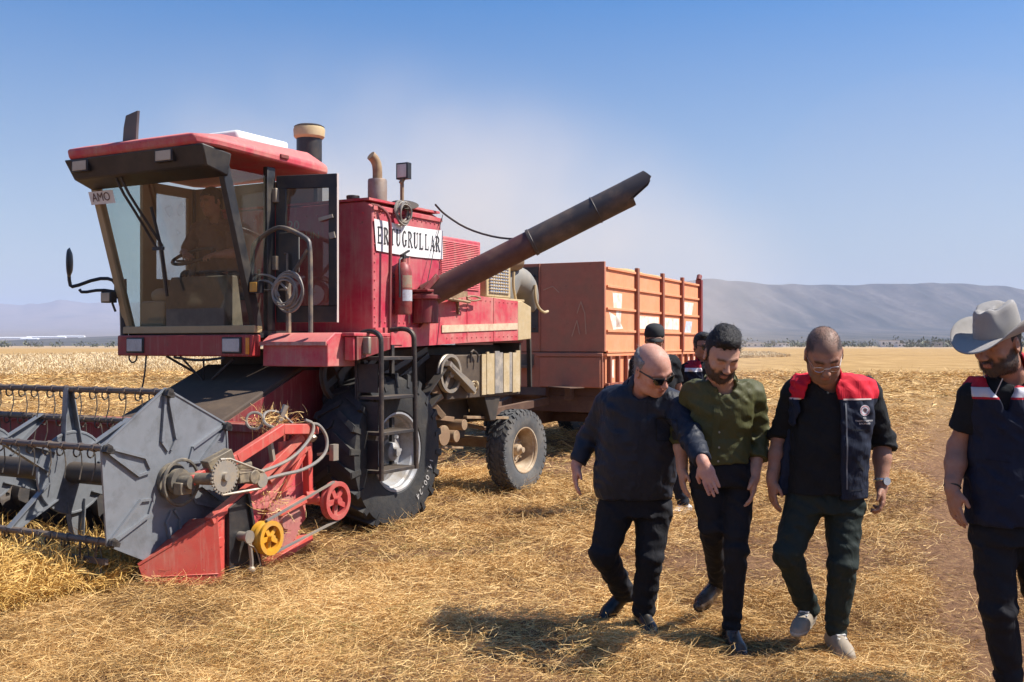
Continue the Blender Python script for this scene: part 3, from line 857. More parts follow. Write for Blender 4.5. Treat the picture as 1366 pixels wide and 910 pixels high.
m = MB(); m.tube([(.90, .42, 2.84), (.90, .42, 3.10)], .018, 8); m.bar((.90, .40, 3.08), (.91, .44, 3.14), .03, .03)
lm = m.build('work_lamp', rust, comb)
m = MB(); m.mat(0).box(.84, .97, .41, .47, 3.12, 3.27); m.mat(1).box(.855, .955, .405, .409, 3.135, 3.255); m.build('lamp_head', [black, lens], lm, .008)
m = MB(); m.lathe((.93, .42, 2.875), (.3, -.3, .9), [(0, 0), (.12, .003), (.13, .012), (0, .03)], 20); m.build('hatch_cap', dsteel, comb)
co = MB()
for i in range(7):
    co.torus((.99 + .012 * (i % 3), .30 + .014 * math.sin(i * 2), 2.79 + .012 * math.cos(i * 3)), (1, .25 * math.sin(i), .2 * math.cos(i * 2)), .10 - .008 * (i % 3), .009, 24, 6)
tag(co.build('cable_coil', hose_m), 'coil of dark cable hung on the red grain tank beside the lamp post', 'cable').matrix_world = Matrix.Translation((CO[0], CO[1], 0)) @ Matrix.Rotation(-CT, 4, 'Z')

# ------------------------------------------------------------------ cab
X0, X1 = -1.29, .30
yb, yt, yr = -.80, -1.22, .02
zb, zt = 1.72, 3.12
m = MB()
m.box(X0, X1, -.80, .02, 1.66, 1.72)
cab = m.build('cab_floor', black, comb)
pil = M('tan_cab_pillar', (.40, .29, .15), .6, dirt=(.45, .34, .2), damt=.6)
m = MB()
m.mat(1).bar((X0 + .03, yb, zb), (X0 + .03, yt, zt), .07, .07, (0, 1, 0))
m.mat(0).bar((X1 - .03, yb, zb), (X1 - .03, yt, zt), .06, .09, (0, 1, 0))
m.mat(0).bar((X1 - .025, -.66, zb), (X1 - .025, -.66, zt), .05, .10, (0, 1, 0))
m.mat(0).box(X1 - .05, X1, -.05, .02, zb, zt).box(X0, X0 + .05, -.05, .02, zb, zt)
m.mat(0).box(X0 + .06, X1 - .06, -1.24, -1.16, 3.05, 3.14)
m.mat(1).box(X0 + .0, X1 - .0, -.87, -.77, 1.70, 1.765)
m.build('cab_pillar', [black, pil], comb, .006)
m = MB()
for (x0, x1, z0, z1) in ((X0 + .05, -1.20, zb, zt), (-1.20, -.45, zb, zt), (-.45, X1 - .05, zb, 2.1), (-.45, X1 - .05, 2.9, zt)):
    m.box(x0, x1, -.02, .02, z0, z1)
m.build('rear_wall', M('brown_cab_lining', (.30, .21, .125), .8, dirt=(.3, .22, .14), damt=.5), comb)
m = MB(); m.box(-.44, X1 - .06, -.004, .004, 2.11, 2.89); m.build('rear_window', glass('milky_rear_glass', (.9, .92, .95), .5, (.75, .77, .8)), comb)
m = MB(); m.add([(X0 + .06, yb - .01, zb + .04), (X1 - .06, yb - .01, zb + .04), (X1 - .06, yt - .005, 3.06), (X0 + .06, yt - .005, 3.06)], [(0, 1, 2, 3)])
m.build('windscreen', screen_g, comb)
m = MB(); m.add([(X0 + .01, yb + .05, zb), (X0 + .01, -.66, zb), (X0 + .01, -.66, zt), (X0 + .01, yt + .05, zt)], [(0, 1, 2, 3)])
m.build('side_window', clear, comb)
m = MB(); m.add([(X1 - .02, yb + .05, zb), (X1 - .02, -.71, zb), (X1 - .02, -.71, 3.04), (X1 - .02, yt + .06, 3.04)], [(0, 1, 2, 3)])
m.build('side_window', clear, comb)
# the far door with its milky window
m = MB(); m.box(X0 - .01, X0 + .03, -.66, -.50, zb, zt).box(X0 - .01, X0 + .03, -.10, -.02, zb, zt).box(X0 - .01, X0 + .03, -.50, -.10, zb, 2.22).box(X0 - .01, X0 + .03, -.50, -.10, 3.03, zt)
fdr = m.build('far_door', pil, comb)
m = MB(); m.box(X0, X0 + .008, -.50, -.10, 2.22, 3.03); m.build('pane', glass('milky_door_glass', (.97, .97, .97), .30, (.85, .86, .88), .3, .7), fdr)
m = MB(); m.add([(X0 - .01, -1.20, 2.835), (-.99, -1.20, 2.835), (-.99, -1.235, 2.945), (X0 - .01, -1.235, 2.945)], [(0, 1, 2, 3)])
sk = m.build('screen_sticker', white, comb)
v, f = text_geo('AMO', .12)
m = MB(); m.add([(-1.15 + p[0] * .85, -1.223 - p[1] * .27, 2.89 + p[1] * .85) for p in v], f); m.build('lettering', M('brown_lettering', (.12, .06, .05), .7), sk)
# roof: red moulded shell over a black visor
m = MB()
def ringp(x0, x1, y0, y1, z, c, zf=0):
    return [(x0 + c, y0, z + zf), (x1 - c, y0, z + zf), (x1, y0 + c * 1.6, z + zf * .6), (x1, y1 - c, z), (x1 - c, y1, z), (x0 + c, y1, z), (x0, y1 - c, z), (x0, y0 + c * 1.6, z + zf * .6)]
lo_ = ringp(X0 - .03, X1 + .06, -1.50, .12, 3.15, .10, .04)
md = ringp(X0 - .03, X1 + .06, -1.52, .12, 3.22, .10, .045)
hi_ = ringp(X0 + .05, X1 - .02, -1.44, -.02, 3.33, .16, -.035)
vs = lo_ + md + hi_
fs = [tuple(range(7, -1, -1)), tuple(range(16, 24))] + [(a * 8 + i, a * 8 + (i + 1) % 8, (a + 1) * 8 + (i + 1) % 8, (a + 1) * 8 + i) for a in range(2) for i in range(8)]
m.add(vs, fs)
roof = m.build('cab_roof', red2, comb, .02)
m = MB(); m.box(-.42, .18, -.95, -.30, 3.32, 3.405); m.build('roof_hatch', white, roof, .025)
m = MB(); m.box(X1 + .055, X1 + .075, -.62, -.52, 3.20, 3.235); m.build('roof_handle', dred, roof, .005)
m = MB()
va = [(X0 - .01, -1.49, 3.19), (X1 + .03, -1.49, 3.19), (X1 + .05, -1.18, 3.15), (X0 - .02, -1.18, 3.15)]
vb = [(X0 + .04, -1.42, 3.02), (X1 - .0, -1.42, 3.02), (X1 + .03, -1.20, 2.96), (X0 + .0, -1.20, 2.96)]
m.hexa(vb, va)
m.build('sun_visor', black, comb, .015)
for x in (-1.10, -.10):
    m = MB(); m.mat(0).box(x - .10, x + .10, -1.485, -1.39, 3.075, 3.175).mat(1).box(x - .085, x + .085, -1.492, -1.4855, 3.085, 3.165)
    o = m.build('roof_lamp', [black, M('tan_lamp_lens', (.5, .40, .27), .3, dirt=(.3, .22, .14), damt=.6)], comb, .006)
m = MB(); m.plate([(-.66, -1.40, 3.26), (-.50, -1.40, 3.26), (-.47, -1.42, 3.40), (-.41, -1.46, 3.525), (-.56, -1.45, 3.50), (-.62, -1.42, 3.41)], .03); m.build('roof_fin', M('dark_grey_plastic', (.09, .10, .11), .5, dirt=(.2, .17, .14), damt=.5), comb, .004)
m = MB()
for x, z1 in ((-.72, 2.42), (-.66, 2.45)):
    m.tube([(x - .06, -1.40, 3.10), (x - .05, -1.36, 2.95), (x + .04, -1.20, 2.66), (x + .10, -1.07, z1)], .012, 6, smooth=1)
m.tube([(-.60, -1.16, 2.78), (-.57, -1.08, 2.45), (-.58, -1.0, 2.02)], .014, 6)
m.bar((-.66, -1.085, 2.43), (-.54, -1.075, 2.43), .02, .03)
m.build('wiper', black, comb)
# cab inside
m = MB(); m.box(-.95, -.45, -.52, -.08, 2.02, 2.16); m.prism([(-.10, 2.12), (.0, 2.14), (-.005, 2.80), (-.07, 2.78)], 'x', -.93, -.47); m.box(-.85, -.55, -.45, -.15, 1.73, 2.02); m.box(-.38, -.30, -.5, -.1, 2.2, 2.26)
m.build('driver_seat', M('dark_seat_cloth', (.035, .035, .04), .9), comb, .03)
m = MB(); m.prism([(-.86, 1.73), (-.86, 2.02), (-.80, 2.2), (-.70, 2.2), (-.62, 1.73)], 'x', -.75, -.05); m.tube([(-.62, -.72, 2.15), (-.64, -.62, 2.36)], .025, 8)
m.build('console', M('dusty_console', (.10, .085, .065), .8, dirt=(.28, .22, .15), damt=.6), comb, .01)
m = MB(); m.torus((-.66, -.62, 2.40), (0, -.45, .9), .19, .016, 24, 8); m.bar((-.84, -.64, 2.36), (-.48, -.62, 2.36), .03, .02); m.build('steering_wheel', black, comb)
m = MB(); m.box(-1.2, -.9, -.74, -.55, 1.73, 2.0); m.ball((-1.02, -.66, 2.05), (.11, .08, .07)); m.build('jerry_can', M('pale_canvas', (.42, .36, .26), .8), comb, .02)
m = MB(); m.tube([(-1.12, -.5, 2.0), (-1.13, -.55, 2.45), (-1.1, -.62, 2.58), (-1.05, -.62, 2.4), (-1.05, -.55, 2.0)], .02, 8, smooth=1); m.build('grab_rail', zinc, comb)
# door, standing open
hx, hy = .31, -.60; dx, dy = .54, .14
m = MB()
def dp(t, z, o=0.0): return (hx + dx * t - dy * o, hy + dy * t + dx * o, z)
def dbar(t0, t1, z0, z1, th=.035): m.hexa([dp(t0, z0, -th / 2 / .55), dp(t1, z0, -th / 2 / .55), dp(t1, z1, -th / 2 / .55), dp(t0, z1, -th / 2 / .55)], [dp(t0, z0, th / 2 / .55), dp(t1, z0, th / 2 / .55), dp(t1, z1, th / 2 / .55), dp(t0, z1, th / 2 / .55)])
dbar(0, 1, 2.94, 3.05); dbar(0, 1, 1.79, 1.93); dbar(0, .16, 1.93, 2.94); dbar(.87, 1, 1.93, 2.94)
door = m.build('door', black, comb, .006)
m = MB(); m.add([dp(.16, 1.93), dp(.87, 1.93), dp(.87, 2.94), dp(.16, 2.94)], [(0, 1, 2, 3)]); pn = m.build('pane', glass('door_glass', (.58, .55, .48), .22, (.30, .25, .18)), door)
for tx, t0, z0, sz in (('20', .27, 2.62, .11), ('OUN', .52, 2.53, .09)):
    v, f = text_geo(tx, sz); m = MB(); m.add([dp(t0 + p[0] / .55, z0 + p[1], .012) for p in v], f); m.build('lettering', M('grey_lettering', (.34, .31, .27), .8), pn)
m = MB(); m.bar(dp(.72, 2.66, -.05), dp(.95, 2.69, -.05), .02, .03); m.bar(dp(.93, 2.55, -.05), dp(.95, 2.50, -.05), .02, .05); m.build('handle', zinc, door)
m = MB()
for z in (2.88, 2.30): m.box(hx - .02, hx + .03, hy - .05, hy + .01, z - .06, z + .06)
m.each('hinge', zinc, door, .004)
m = MB(); m.hexa([dp(1.003, 1.79, -.03), dp(1.012, 1.79, -.03), dp(1.012, 3.05, -.03), dp(1.003, 3.05, -.03)], [dp(1.003, 1.79, .03), dp(1.012, 1.79, .03), dp(1.012, 3.05, .03), dp(1.003, 3.05, .03)]); m.build('worn_edge', M('chipped_pale_edge', (.5, .42, .38), .7), door)
# front bumper with lamps
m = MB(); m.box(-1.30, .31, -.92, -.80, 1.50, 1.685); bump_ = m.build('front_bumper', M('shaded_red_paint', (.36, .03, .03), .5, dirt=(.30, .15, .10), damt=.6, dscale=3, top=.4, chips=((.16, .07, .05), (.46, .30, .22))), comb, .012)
for x in (-1.06, .10):
    m = MB(); m.mat(0).box(x - .11, x + .11, -.932, -.921, 1.525, 1.665).mat(1).box(x - .095, x + .095, -.942, -.9325, 1.54, 1.652)
    o = m.build('headlight', [black, lens], comb, .006)
m = MB(); m.box(.255, .295, -.93, -.921, 1.52, 1.66); m.build('indicator', amber, comb, .004)
# toolbox and platform
m = MB(); m.prism([(-.80, 1.42), (-.80, 1.60), (-.83, 1.615), (-.70, 1.70), (-.42, 1.70), (-.42, 1.42)], 'x', .33, 1.02); tb = m.build('toolbox', red2, comb, .008)
m = MB(); m.box(.32, 1.03, -.835, -.825, 1.595, 1.625); m.build('worn_lid_edge', M('chipped_paint', (.5, .3, .24), .7, dirt=(.45, .05, .05), damt=.9, dscale=14), tb)
m = MB(); m.box(.31, 1.02, -.415, .02, 1.64, 1.70).box(1.02, 1.15, -.62, -.11, 1.67, 1.70); m.box(1.035, 1.13, -.60, -.58, 1.47, 1.665); m.build('platform', red2, comb, .006)
m = MB(); m.prism([(-.58, 1.47), (-.58, 1.665), (-.11, 1.665), (-.11, 1.56)], 'x', 1.11, 1.15); m.build('platform_skirt', dred, comb, .004)
# handrail by the steps up to the cab
m = MB(); m.tube([(.18, -.77, 1.70), (.18, -.77, 2.40), (.22, -.77, 2.48), (.42, -.77, 2.575), (.54, -.77, 2.585), (.78, -.77, 2.48), (.82, -.77, 2.42), (.82, -.77, 1.70)], .02, 10, smooth=2)
m.tube([(.18, -.77, 2.06), (.56, -.77, 2.06)], .011, 6); m.tube([(.26, -.77, 2.24), (.26, -.77, 2.06)], .011, 6); m.tube([(.80, -.78, 2.38), (.58, -.78, 2.12)], .018, 6); m.tube([(.55, -.78, 2.36), (.58, -.78, 2.36), (.58, -.78, 2.02)], .010, 6); m.tube([(.55, -.73, 1.70), (.55, -.73, 2.5)], .022, 8)
m.build('handrail', M('worn_grey_tube', (.11, .10, .095), .5, .4, dirt=(.45, .33, .2), damt=.8, dscale=5), comb)
m = MB(); m.box(.46, .68, -.755, -.735, 2.20, 2.54); m.build('mirror_back', black, comb, .02)
co = MB()
for i in range(9):
    rr_ = .155 - .014 * (i % 4)
    co.torus((.60 + .03 * math.sin(i * 1.7), -.80 - .008 * (i % 4), 2.04 + .015 * math.cos(i * 2.3)), (.12 * math.sin(i * 3), -1, .12 * math.cos(i * 2)), rr_, .009, 28, 6)
co.tube([(.20, -.79, 2.14), (.28, -.79, 2.20), (.46, -.80, 2.17), (.60, -.81, 2.06)], .010, 6, smooth=2); co.tube([(.20, -.79, 2.10), (.30, -.79, 2.15), (.44, -.80, 2.12), (.52, -.81, 2.0)], .010, 6, smooth=2)
tag(co.build('hose_coil', M('pale_grey_hose', (.28, .25, .22), .5, dirt=(.1, .08, .06), damt=.7, dscale=9)), 'pale grey hose coiled over the handrail in front of the cab door', 'hose').matrix_world = Matrix.Translation((CO[0], CO[1], 0)) @ Matrix.Rotation(-CT, 4, 'Z')
# mirror and lamp at the far front corner, small lamp at the near corner
m = MB(); m.tube([(-1.30, -.93, 2.14), (-1.34, -.95, 2.20), (-1.45, -1.02, 2.20), (-1.62, -1.14, 2.12), (-1.64, -1.16, 2.14), (-1.63, -1.18, 2.32)], .016, 8, smooth=1); m.tube([(-1.31, -.92, 2.08), (-1.42, -1.0, 2.1), (-1.55, -1.10, 2.07), (-1.57, -1.11, 2.10)], .014, 8, smooth=1); m.box(-1.33, -1.28, -.93, -.86, 2.02, 2.20)
mi = m.build('mirror_arm', black, comb)
m = MB(); m.lathe((-1.62, -1.20, 2.34), (.75, .65, 0), [(0, 0), (.08, .004), (.09, .02), (.06, .04), (0, .05)], 20)
for k in range(len(m.v)): v_ = m.v[k]; m.v[k] = (v_[0], v_[1], 2.34 + (v_[2] - 2.34) * 1.5)
m.build('mirror', M('mirror_backing', (.03, .032, .035), .4, dirt=(.15, .13, .11), damt=.5), mi)
m = MB(); m.mat(0).box(-1.42, -1.29, -1.0, -.93, 1.98, 2.08).mat(1).box(-1.41, -1.30, -1.012, -1.002, 1.99, 2.07).mat(0).bar((-1.33, -.95, 1.98), (-1.31, -.93, 1.90), .02, .02); m.build('side_lamp', [black, M('tan_lamp_lens', (.5, .4, .27), .3)], comb, .004)
m = MB(); m.tube([(-1.30, -.84, 1.68), (-1.30, -.86, 2.2)], .035, 8); m.build('corner_post', black, comb)
m = MB(); m.mat(0).box(.30, .40, -.93, -.86, 2.03, 2.13).mat(1).box(.31, .39, -.94, -.931, 2.04, 2.12); m.build('corner_lamp', [black, yellow], comb, .006)
# wires and struts below the cab
m = MB(); m.tube([(-.72, -.88, 1.50), (-.30, -.55, 1.18)], .012, 6); m.tube([(-.55, -.88, 1.50), (-.35, -.8, 1.28), (-.30, -.85, 1.48)], .010, 6); m.tube([(.05, -.85, 1.48), (-.25, -.8, 1.30)], .010, 6); m.tube([(-.95, -.90, 1.5), (-.94, -.93, 1.3), (-.98, -.95, 1.12)], .008, 6, smooth=1); m.torus((-1.12, -.9, 1.49), (0, 1, 0), .05, .008, 14, 5); m.tube([(-.6, -.9, 1.49), (-.3, -.9, 1.46), (0, -.9, 1.49)], .012, 5, smooth=2)
m.each('strut', dsteel, comb)

# ------------------------------------------------------------------ ladder
tube_m = M('worn_black_tube', (.05, .042, .038), .45, .4, dirt=(.24, .17, .11), damt=.6, dscale=6)
m = MB(); m.tube([(1.08, -.42, 1.70), (1.18, -.42, 1.72), (1.27, -.42, 1.68), (1.28, -.42, 1.60), (1.28, -.42, .47)], .022, 10, smooth=2); m.tube([(1.06, .02, 1.73), (1.2, .04, 1.745), (1.28, .05, 1.70), (1.28, .06, 1.60), (1.28, .09, .52)], .022, 10, smooth=2)
lad = m.build('ladder', tube_m, comb)
m = MB()
for z in (1.47, 1.14, .84, .52):
    m.box(1.03, 1.28, -.42, .07, z, z + .03); m.box(1.03, 1.05, -.44, -.40, z - .02, z + .18)
m.build('step', dsteel, lad, .004)
m = MB(); m.box(1.02, 1.045, -.44, -.40, .50, 1.62); m.box(1.02, 1.05, .05, .09, .52, 1.6)
for zz in (1.32, 1.0, .68):
    m.box(1.045, 1.25, -.43, -.42, zz - .12, zz + .12)
m.build('stile', black, lad)
m = MB(); m.box(1.03, 1.21, -.50, -.46, 1.52, 1.665); m.build('grey_box', zinc, comb, .01)
# ------------------------------------------------------------------ wheels
def wheel(name, c, r, w, rim_r, lugs, rub, rimm, parent, out=1, text=None, dish=.0, steer=0.0):
    """axle along x; out = +1 when the outer face looks to +x"""
    e = empty(name); e.parent = parent; e.location = c; e.rotation_euler = (0, 0, steer)
    m = MB()
    h = w / 2
    prof = [(rim_r, -h * .80), (rim_r + .03, -h * .92), ((r + rim_r) / 2, -h), (r * .93, -h * .95), (r * .97, -h * .7), (r * .98, 0), (r * .97, h * .7), (r * .93, h * .95), ((r + rim_r) / 2, h), (rim_r + .03, h * .92), (rim_r, h * .80)]
    m.lathe((0, 0, 0), (1, 0, 0), prof, 48, closed=False)
    m.f = m.f[:-2]
    def pt(x, rr, a): return (x, rr * math.cos(a), rr * math.sin(a))
    if lugs == 'tractor':
        n = 22
        for i in range(n):
            for sgn in (1, -1):
                a = 2 * math.pi * (i + (.5 if sgn < 0 else 0)) / n
                da, wd = .20, .045
                lo, hi = [], []
                q = [(sgn * .01, a - wd * 1.0), (sgn * h * .93, a + da - wd * .9), (sgn * h * .93, a + da + wd * .9), (sgn * .01, a + wd)]
                lo = [pt(x, r * .93, t) for x, t in q]; hi = [pt(x, r * 1.012, t) for x, t in q]
                m.hexa(lo, hi)
                q2 = [(sgn * h * .985, a + da - wd), (sgn * h * .985, a + da + wd)]
                m.hexa([pt(sgn * h * .8, r * .9, a + da - wd), pt(sgn * h * .8, r * .9, a + da + wd), pt(sgn * h * .8, r * 1.01, a + da + wd), pt(sgn * h * .8, r * 1.01, a + da - wd)],
                       [pt(sgn * h * 1.01, r * .84, a + da - wd * .8), pt(sgn * h * 1.01, r * .84, a + da + wd * .8), pt(sgn * h * .96, r * 1.0, a + da + wd * .8), pt(sgn * h * .96, r * 1.0, a + da - wd * .8)])
    else:
        n = 34
        for i in range(n):
            a = 2 * math.pi * i / n; wd = .055
            for k, (xa, xb) in enumerate(((-.95, -.55), (-.45, -.08), (.08, .45), (.55, .95))):
                o_ = a + (.09 if k in (1, 2) else 0)
                sk_ = .04 * (1 if k % 2 else -1)
                q = [(xa * h, o_ - wd - sk_), (xb * h, o_ - wd + sk_), (xb * h, o_ + wd + sk_), (xa * h, o_ + wd - sk_)]
                m.hexa([pt(x, r * .93, t) for x, t in q], [pt(x, r * (1.0 if abs(x) < h * .9 else .985), t) for x, t in q])
            for s_ in (1, -1):
                m.hexa([pt(s_ * h * .90, r * .88, a - wd), pt(s_ * h * .90, r * .88, a + wd), pt(s_ * h * .9, r * .97, a + wd), pt(s_ * h * .9, r * .97, a - wd)],
                       [pt(s_ * h * 1.01, r * .87, a - wd * .7), pt(s_ * h * 1.01, r * .87, a + wd * .7), pt(s_ * h * .985, r * .965, a + wd * .8), pt(s_ * h * .985, r * .965, a - wd * .8)])
    m.build('tyre', rub, e, sharp=30)
    m = MB()
    o = out
    m.lathe((0, 0, 0), (o, 0, 0), [(0, .02 + dish), (rim_r * .32, .02 + dish), (rim_r * .36, .0 + dish), (rim_r * .62, -.01 + dish), (rim_r * .80, -.05 + dish), (rim_r * .90, h * .62), (rim_r * .97, h * .70), (rim_r * 1.04, h * .86), (rim_r * 1.05, h * .90), (rim_r * 1.0, h * .90), (rim_r * .95, h * .80), (rim_r * .95, -h * .8), (rim_r * 1.03, -h * .85), (0, -h * .8)], 40)
    m.build('rim', rimm, e, sharp=30)
    m = MB()
    m.lathe((o * (.02 + dish), 0, 0), (o, 0, 0), [(0, 0), (rim_r * .26, 0), (rim_r * .24, .05), (rim_r * .14, .07), (rim_r * .12, .10), (0, .105)], 20)
    for i in range(8):
        a = 2 * math.pi * i / 8
        m.cyl((o * (dish), rim_r * .5 * math.cos(a), rim_r * .5 * math.sin(a)), (o * (dish + .03), rim_r * .5 * math.cos(a), rim_r * .5 * math.sin(a)), rim_r * .045, 6)
    m.build('hub', rimm, e)
    if text:
        m = MB()
        rt = rim_r + (r - rim_r) * .45
        xo = h * .985
        for i, ch in enumerate(text):
            a = R(-42) - i * R(6.0)
            a = R(-14) - i * R(6.2)
            if ch == ' ': continue
            v, f = text_geo(ch, .085)
            vv = []
            for p in v:                                           # read with the letters' feet to the rim
                rr_ = rt + p[1]; aa = a - p[0] / rt
                vv.append((xo + .012, rr_ * math.cos(aa), rr_ * math.sin(aa)))
            m.add(vv, f)
        if m.v: m.build('lettering', M('worn_white_paint', (.48, .45, .42), .8, dirt=(.1, .09, .08), damt=.7, dscale=30), e)
    return e
wheel('front_wheel', (.90, .05, .66), .685, .48, .335, 'tractor', rubber, silver, comb, 1, text='14.00-24', dish=.10)
wheel('front_wheel', (-.90, .05, .66), .685, .48, .335, 'tractor', rubber, silver, comb, -1, dish=.10)
rimt = M('dusty_rusty_rim', (.36, .25, .15), .75, dirt=(.62, .52, .38), damt=.85, dscale=7)
wheel('rear_wheel', (.84, 2.72, .435), .45, .25, .245, 'road', dustyrubber, rimt, comb, 1, dish=-.03, steer=R(-4))
wheel('rear_wheel', (-.84, 2.72, .435), .45, .25, .245, 'road', dustyrubber, rimt, comb, -1, dish=-.03, steer=R(-4))
m = MB(); m.cyl((-.75, .05, .66), (.75, .05, .66), .12, 14); m.box(-.6, .6, -.15, .25, .55, .95); m.build('front_axle', grime_shade, comb, .01)
m = MB(); m.bar((-.72, 2.72, .50), (.72, 2.72, .50), .11, .11); m.bar((.0, 2.66, .55), (0, 2.66, 1.1), .3, .2); m.bar((-.6, 2.52, .58), (.74, 2.52, .56), .04, .04); m.bar((.68, 2.4, .56), (.70, 2.75, .60), .05, .05); m.bar((.1, 2.45, .74), (.74, 2.2, .70), .03, .04)
m.build('rear_axle', rust, comb, .006)
# pulleys, belts and shafts on the near side
def pulley(m, c, r, w, spokes=4, ax=(1, 0, 0), rimw=.16):
    c = Vector(c); d = Vector(ax).normalized()
    m.lathe(c - d * w / 2, d, [(r * (1 - rimw), 0), (r, 0), (r, w * .25), (r * .93, w * .5), (r, w * .75), (r, w), (r * (1 - rimw), w)], 32, closed=True)
    m.cyl(c - d * w * .7, c + d * w * .7, r * .2, 12)
    u = Vector((0, 0, 1)); v = d.cross(u)
    for i in range(spokes):
        a = 2 * math.pi * i / spokes + .5
        q = u * math.cos(a) + v * math.sin(a)
        m.bar(c + q * r * .12, c + q * r * (1 - rimw * .6), r * .26, w * .35, d)
    return m
m = pulley(MB(), (.74, -.30, 1.34), .235, .05, 4); m.build('drive_pulley', dsteel, comb)
m = pulley(MB(), (.74, .10, 1.40), .20, .05, 4); m.build('drive_pulley', dsteel, comb)
m = pulley(MB(), (.97, 1.12, 1.32), .19, .05, 3); m.bar((1.0, 1.02, 1.42), (1.01, 1.48, 1.14), .05, .09, (1, 0, 0)); m.bar((1.04, 1.05, 1.40), (1.04, 1.46, 1.20), .02, .02)
m.build('variator_pulley', zinc, comb)
m = MB(); m.torus((1.02, 1.50, 1.16), (1, .2, 0), .05, .009, 12, 5).torus((1.03, 1.53, 1.19), (.6, .8, 0), .045, .008, 12, 5).tube([(1.02, 1.45, 1.22), (1.03, 1.50, 1.13), (1.03, 1.56, 1.2), (1.02, 1.5, 1.24)], .007, 5, closed=True, smooth=1); m.build('rope', tan, comb)
m = MB(); m.bar((.80, .2, 1.30), (.82, .95, 1.56), .015, .05); m.bar((.80, .25, 1.16), (.82, .98, 1.50), .015, .05); m.bar((.97, .62, 1.08), (.97, 1.02, 1.38), .012, .09, (1, 0, 0)); m.bar((.9, .68, .93), (.92, .98, 1.12), .02, .11, (1, 0, 0)); m.each('drive_belt', black, comb)
m = MB()
m.cyl((.66, 1.05, .72), (.95, 1.05, .72), .06, 16).cyl((.93, 1.05, .72), (.96, 1.05, .72), .10, 20).cyl((.5, 1.42, .80), (.96, 1.42, .80), .055, 14).cyl((.7, 1.24, .70), (.98, 1.24, .70), .06, 12)
m.bar((.85, .95, 1.25), (.9, 1.05, 1.06), .05, .09).bar((.85, 1.0, 1.02), (.92, 1.08, .90), .09, .06).bar((.86, .86, .92), (.9, 1.3, .86), .03, .05).bar((.8, .8, .62), (.82, 1.6, .55), .03, .02).bar((.84, 1.62, .86), (.85, 2.5, .80), .05, .03)
m.build('gear_linkage', rust, comb, .004)
m = MB(); m.tube([(.98, 1.50, 1.42), (.99, 1.50, 1.56), (.99, 1.64, 1.5), (.99, 1.62, 1.42)], .012, 6, smooth=1); m.build('hook', dsteel, comb)

# ------------------------------------------------------------------ feeder house
m = MB(); m.prism([(-1.58, .96), (-.50, 1.42), (-.10, 1.42), (-.10, .72), (-.5, .60), (-1.58, .25)], 'x', -.62, .50)
fd = m.build('feeder_house', M('dusty_brown_housing', (.055, .038, .028), .8, dirt=(.15, .10, .06), damt=.7, dscale=3, top=.25), comb, .015)
m = MB(); m.prism([(-1.56, .93), (-.50, 1.38), (-.14, 1.38), (-.14, .74), (-.5, .64), (-1.56, .28)], 'x', .503, .52); m.build('side_plate', dred, fd)
m = MB(); m.bar((.56, -1.45, .45), (.62, -.3, .62), .07, .07); m.bar((-.72, -1.45, .45), (-.72, -.3, .62), .07, .07); m.build('lift_ram', grime_shade, fd)

# ------------------------------------------------------------------ reel
RC, RR = (-2.53, .70), .615
ANG = [R(a) for a in (94, 34, -26, -86, -146, 154)]
V6 = [(RC[0] + RR * math.cos(a), RC[1] + RR * math.sin(a)) for a in ANG]
reel = empty('reel'); reel.parent = comb
m = MB(); m.prism(V6[::-1], 'x', 1.092, 1.10)
for i, a in enumerate(ANG):
    ca, sa = math.cos(a), math.sin(a)
    def rp(r_, t_): return (1.108, RC[0] + r_ * ca - t_ * sa, RC[1] + r_ * sa + t_ * ca)
    for s_ in (1, -1):
        m.bar(rp(.60, s_ * .008), rp(.27, s_ * .062), .018, .026, (1, 0, 0))
        m.bar(rp(.27, s_ * .062), rp(.20, s_ * .012), .016, .016, (1, 0, 0))
    j = (i + 1) % 6
    m.bar((1.10, *V6[i]), (1.10, *V6[j]), .012, .014, (1, 0, 0))
hexp = m.build('end_plate', steel, reel)
m = MB()
for i, a in enumerate(ANG):
    ca, sa = math.cos(a), math.sin(a)
    m.cyl((1.10, RC[0] + .59 * ca, RC[1] + .59 * sa), (1.155, RC[0] + .59 * ca, RC[1] + .59 * sa), .024, 12)
    m.bar((1.13, RC[0] + .585 * ca - .03, RC[1] + .585 * sa), (1.13, RC[0] + .585 * ca + .03, RC[1] + .585 * sa - .02), .05, .03)
    m.torus((1.13, RC[0] + .59 * ca, RC[1] + .59 * sa), (1, 0, 0), .026, .006, 12, 5)
m.each('bearing', black, reel, per=3)
m = MB()
m.cyl((1.105, RC[0], RC[1]), (1.13, RC[0], RC[1]), .12, 24); m.torus((1.17, RC[0] + .03, RC[1] - .01), (1, 0, 0), .15, .012, 24, 6); m.cyl((1.14, RC[0], RC[1]), (1.30, RC[0], RC[1]), .045, 14); m.cyl((1.16, RC[0], RC[1]), (1.20, RC[0], RC[1]), .085, 18)
m.build('hub', M('dirty_hub', (.13, .115, .095), .6, .3, dirt=(.36, .29, .19), damt=.8, dscale=12), reel)
m = MB(); m.cyl((-2.6, RC[0], RC[1]), (1.09, RC[0], RC[1]), .075, 20); m.build('shaft', dsteel, reel)
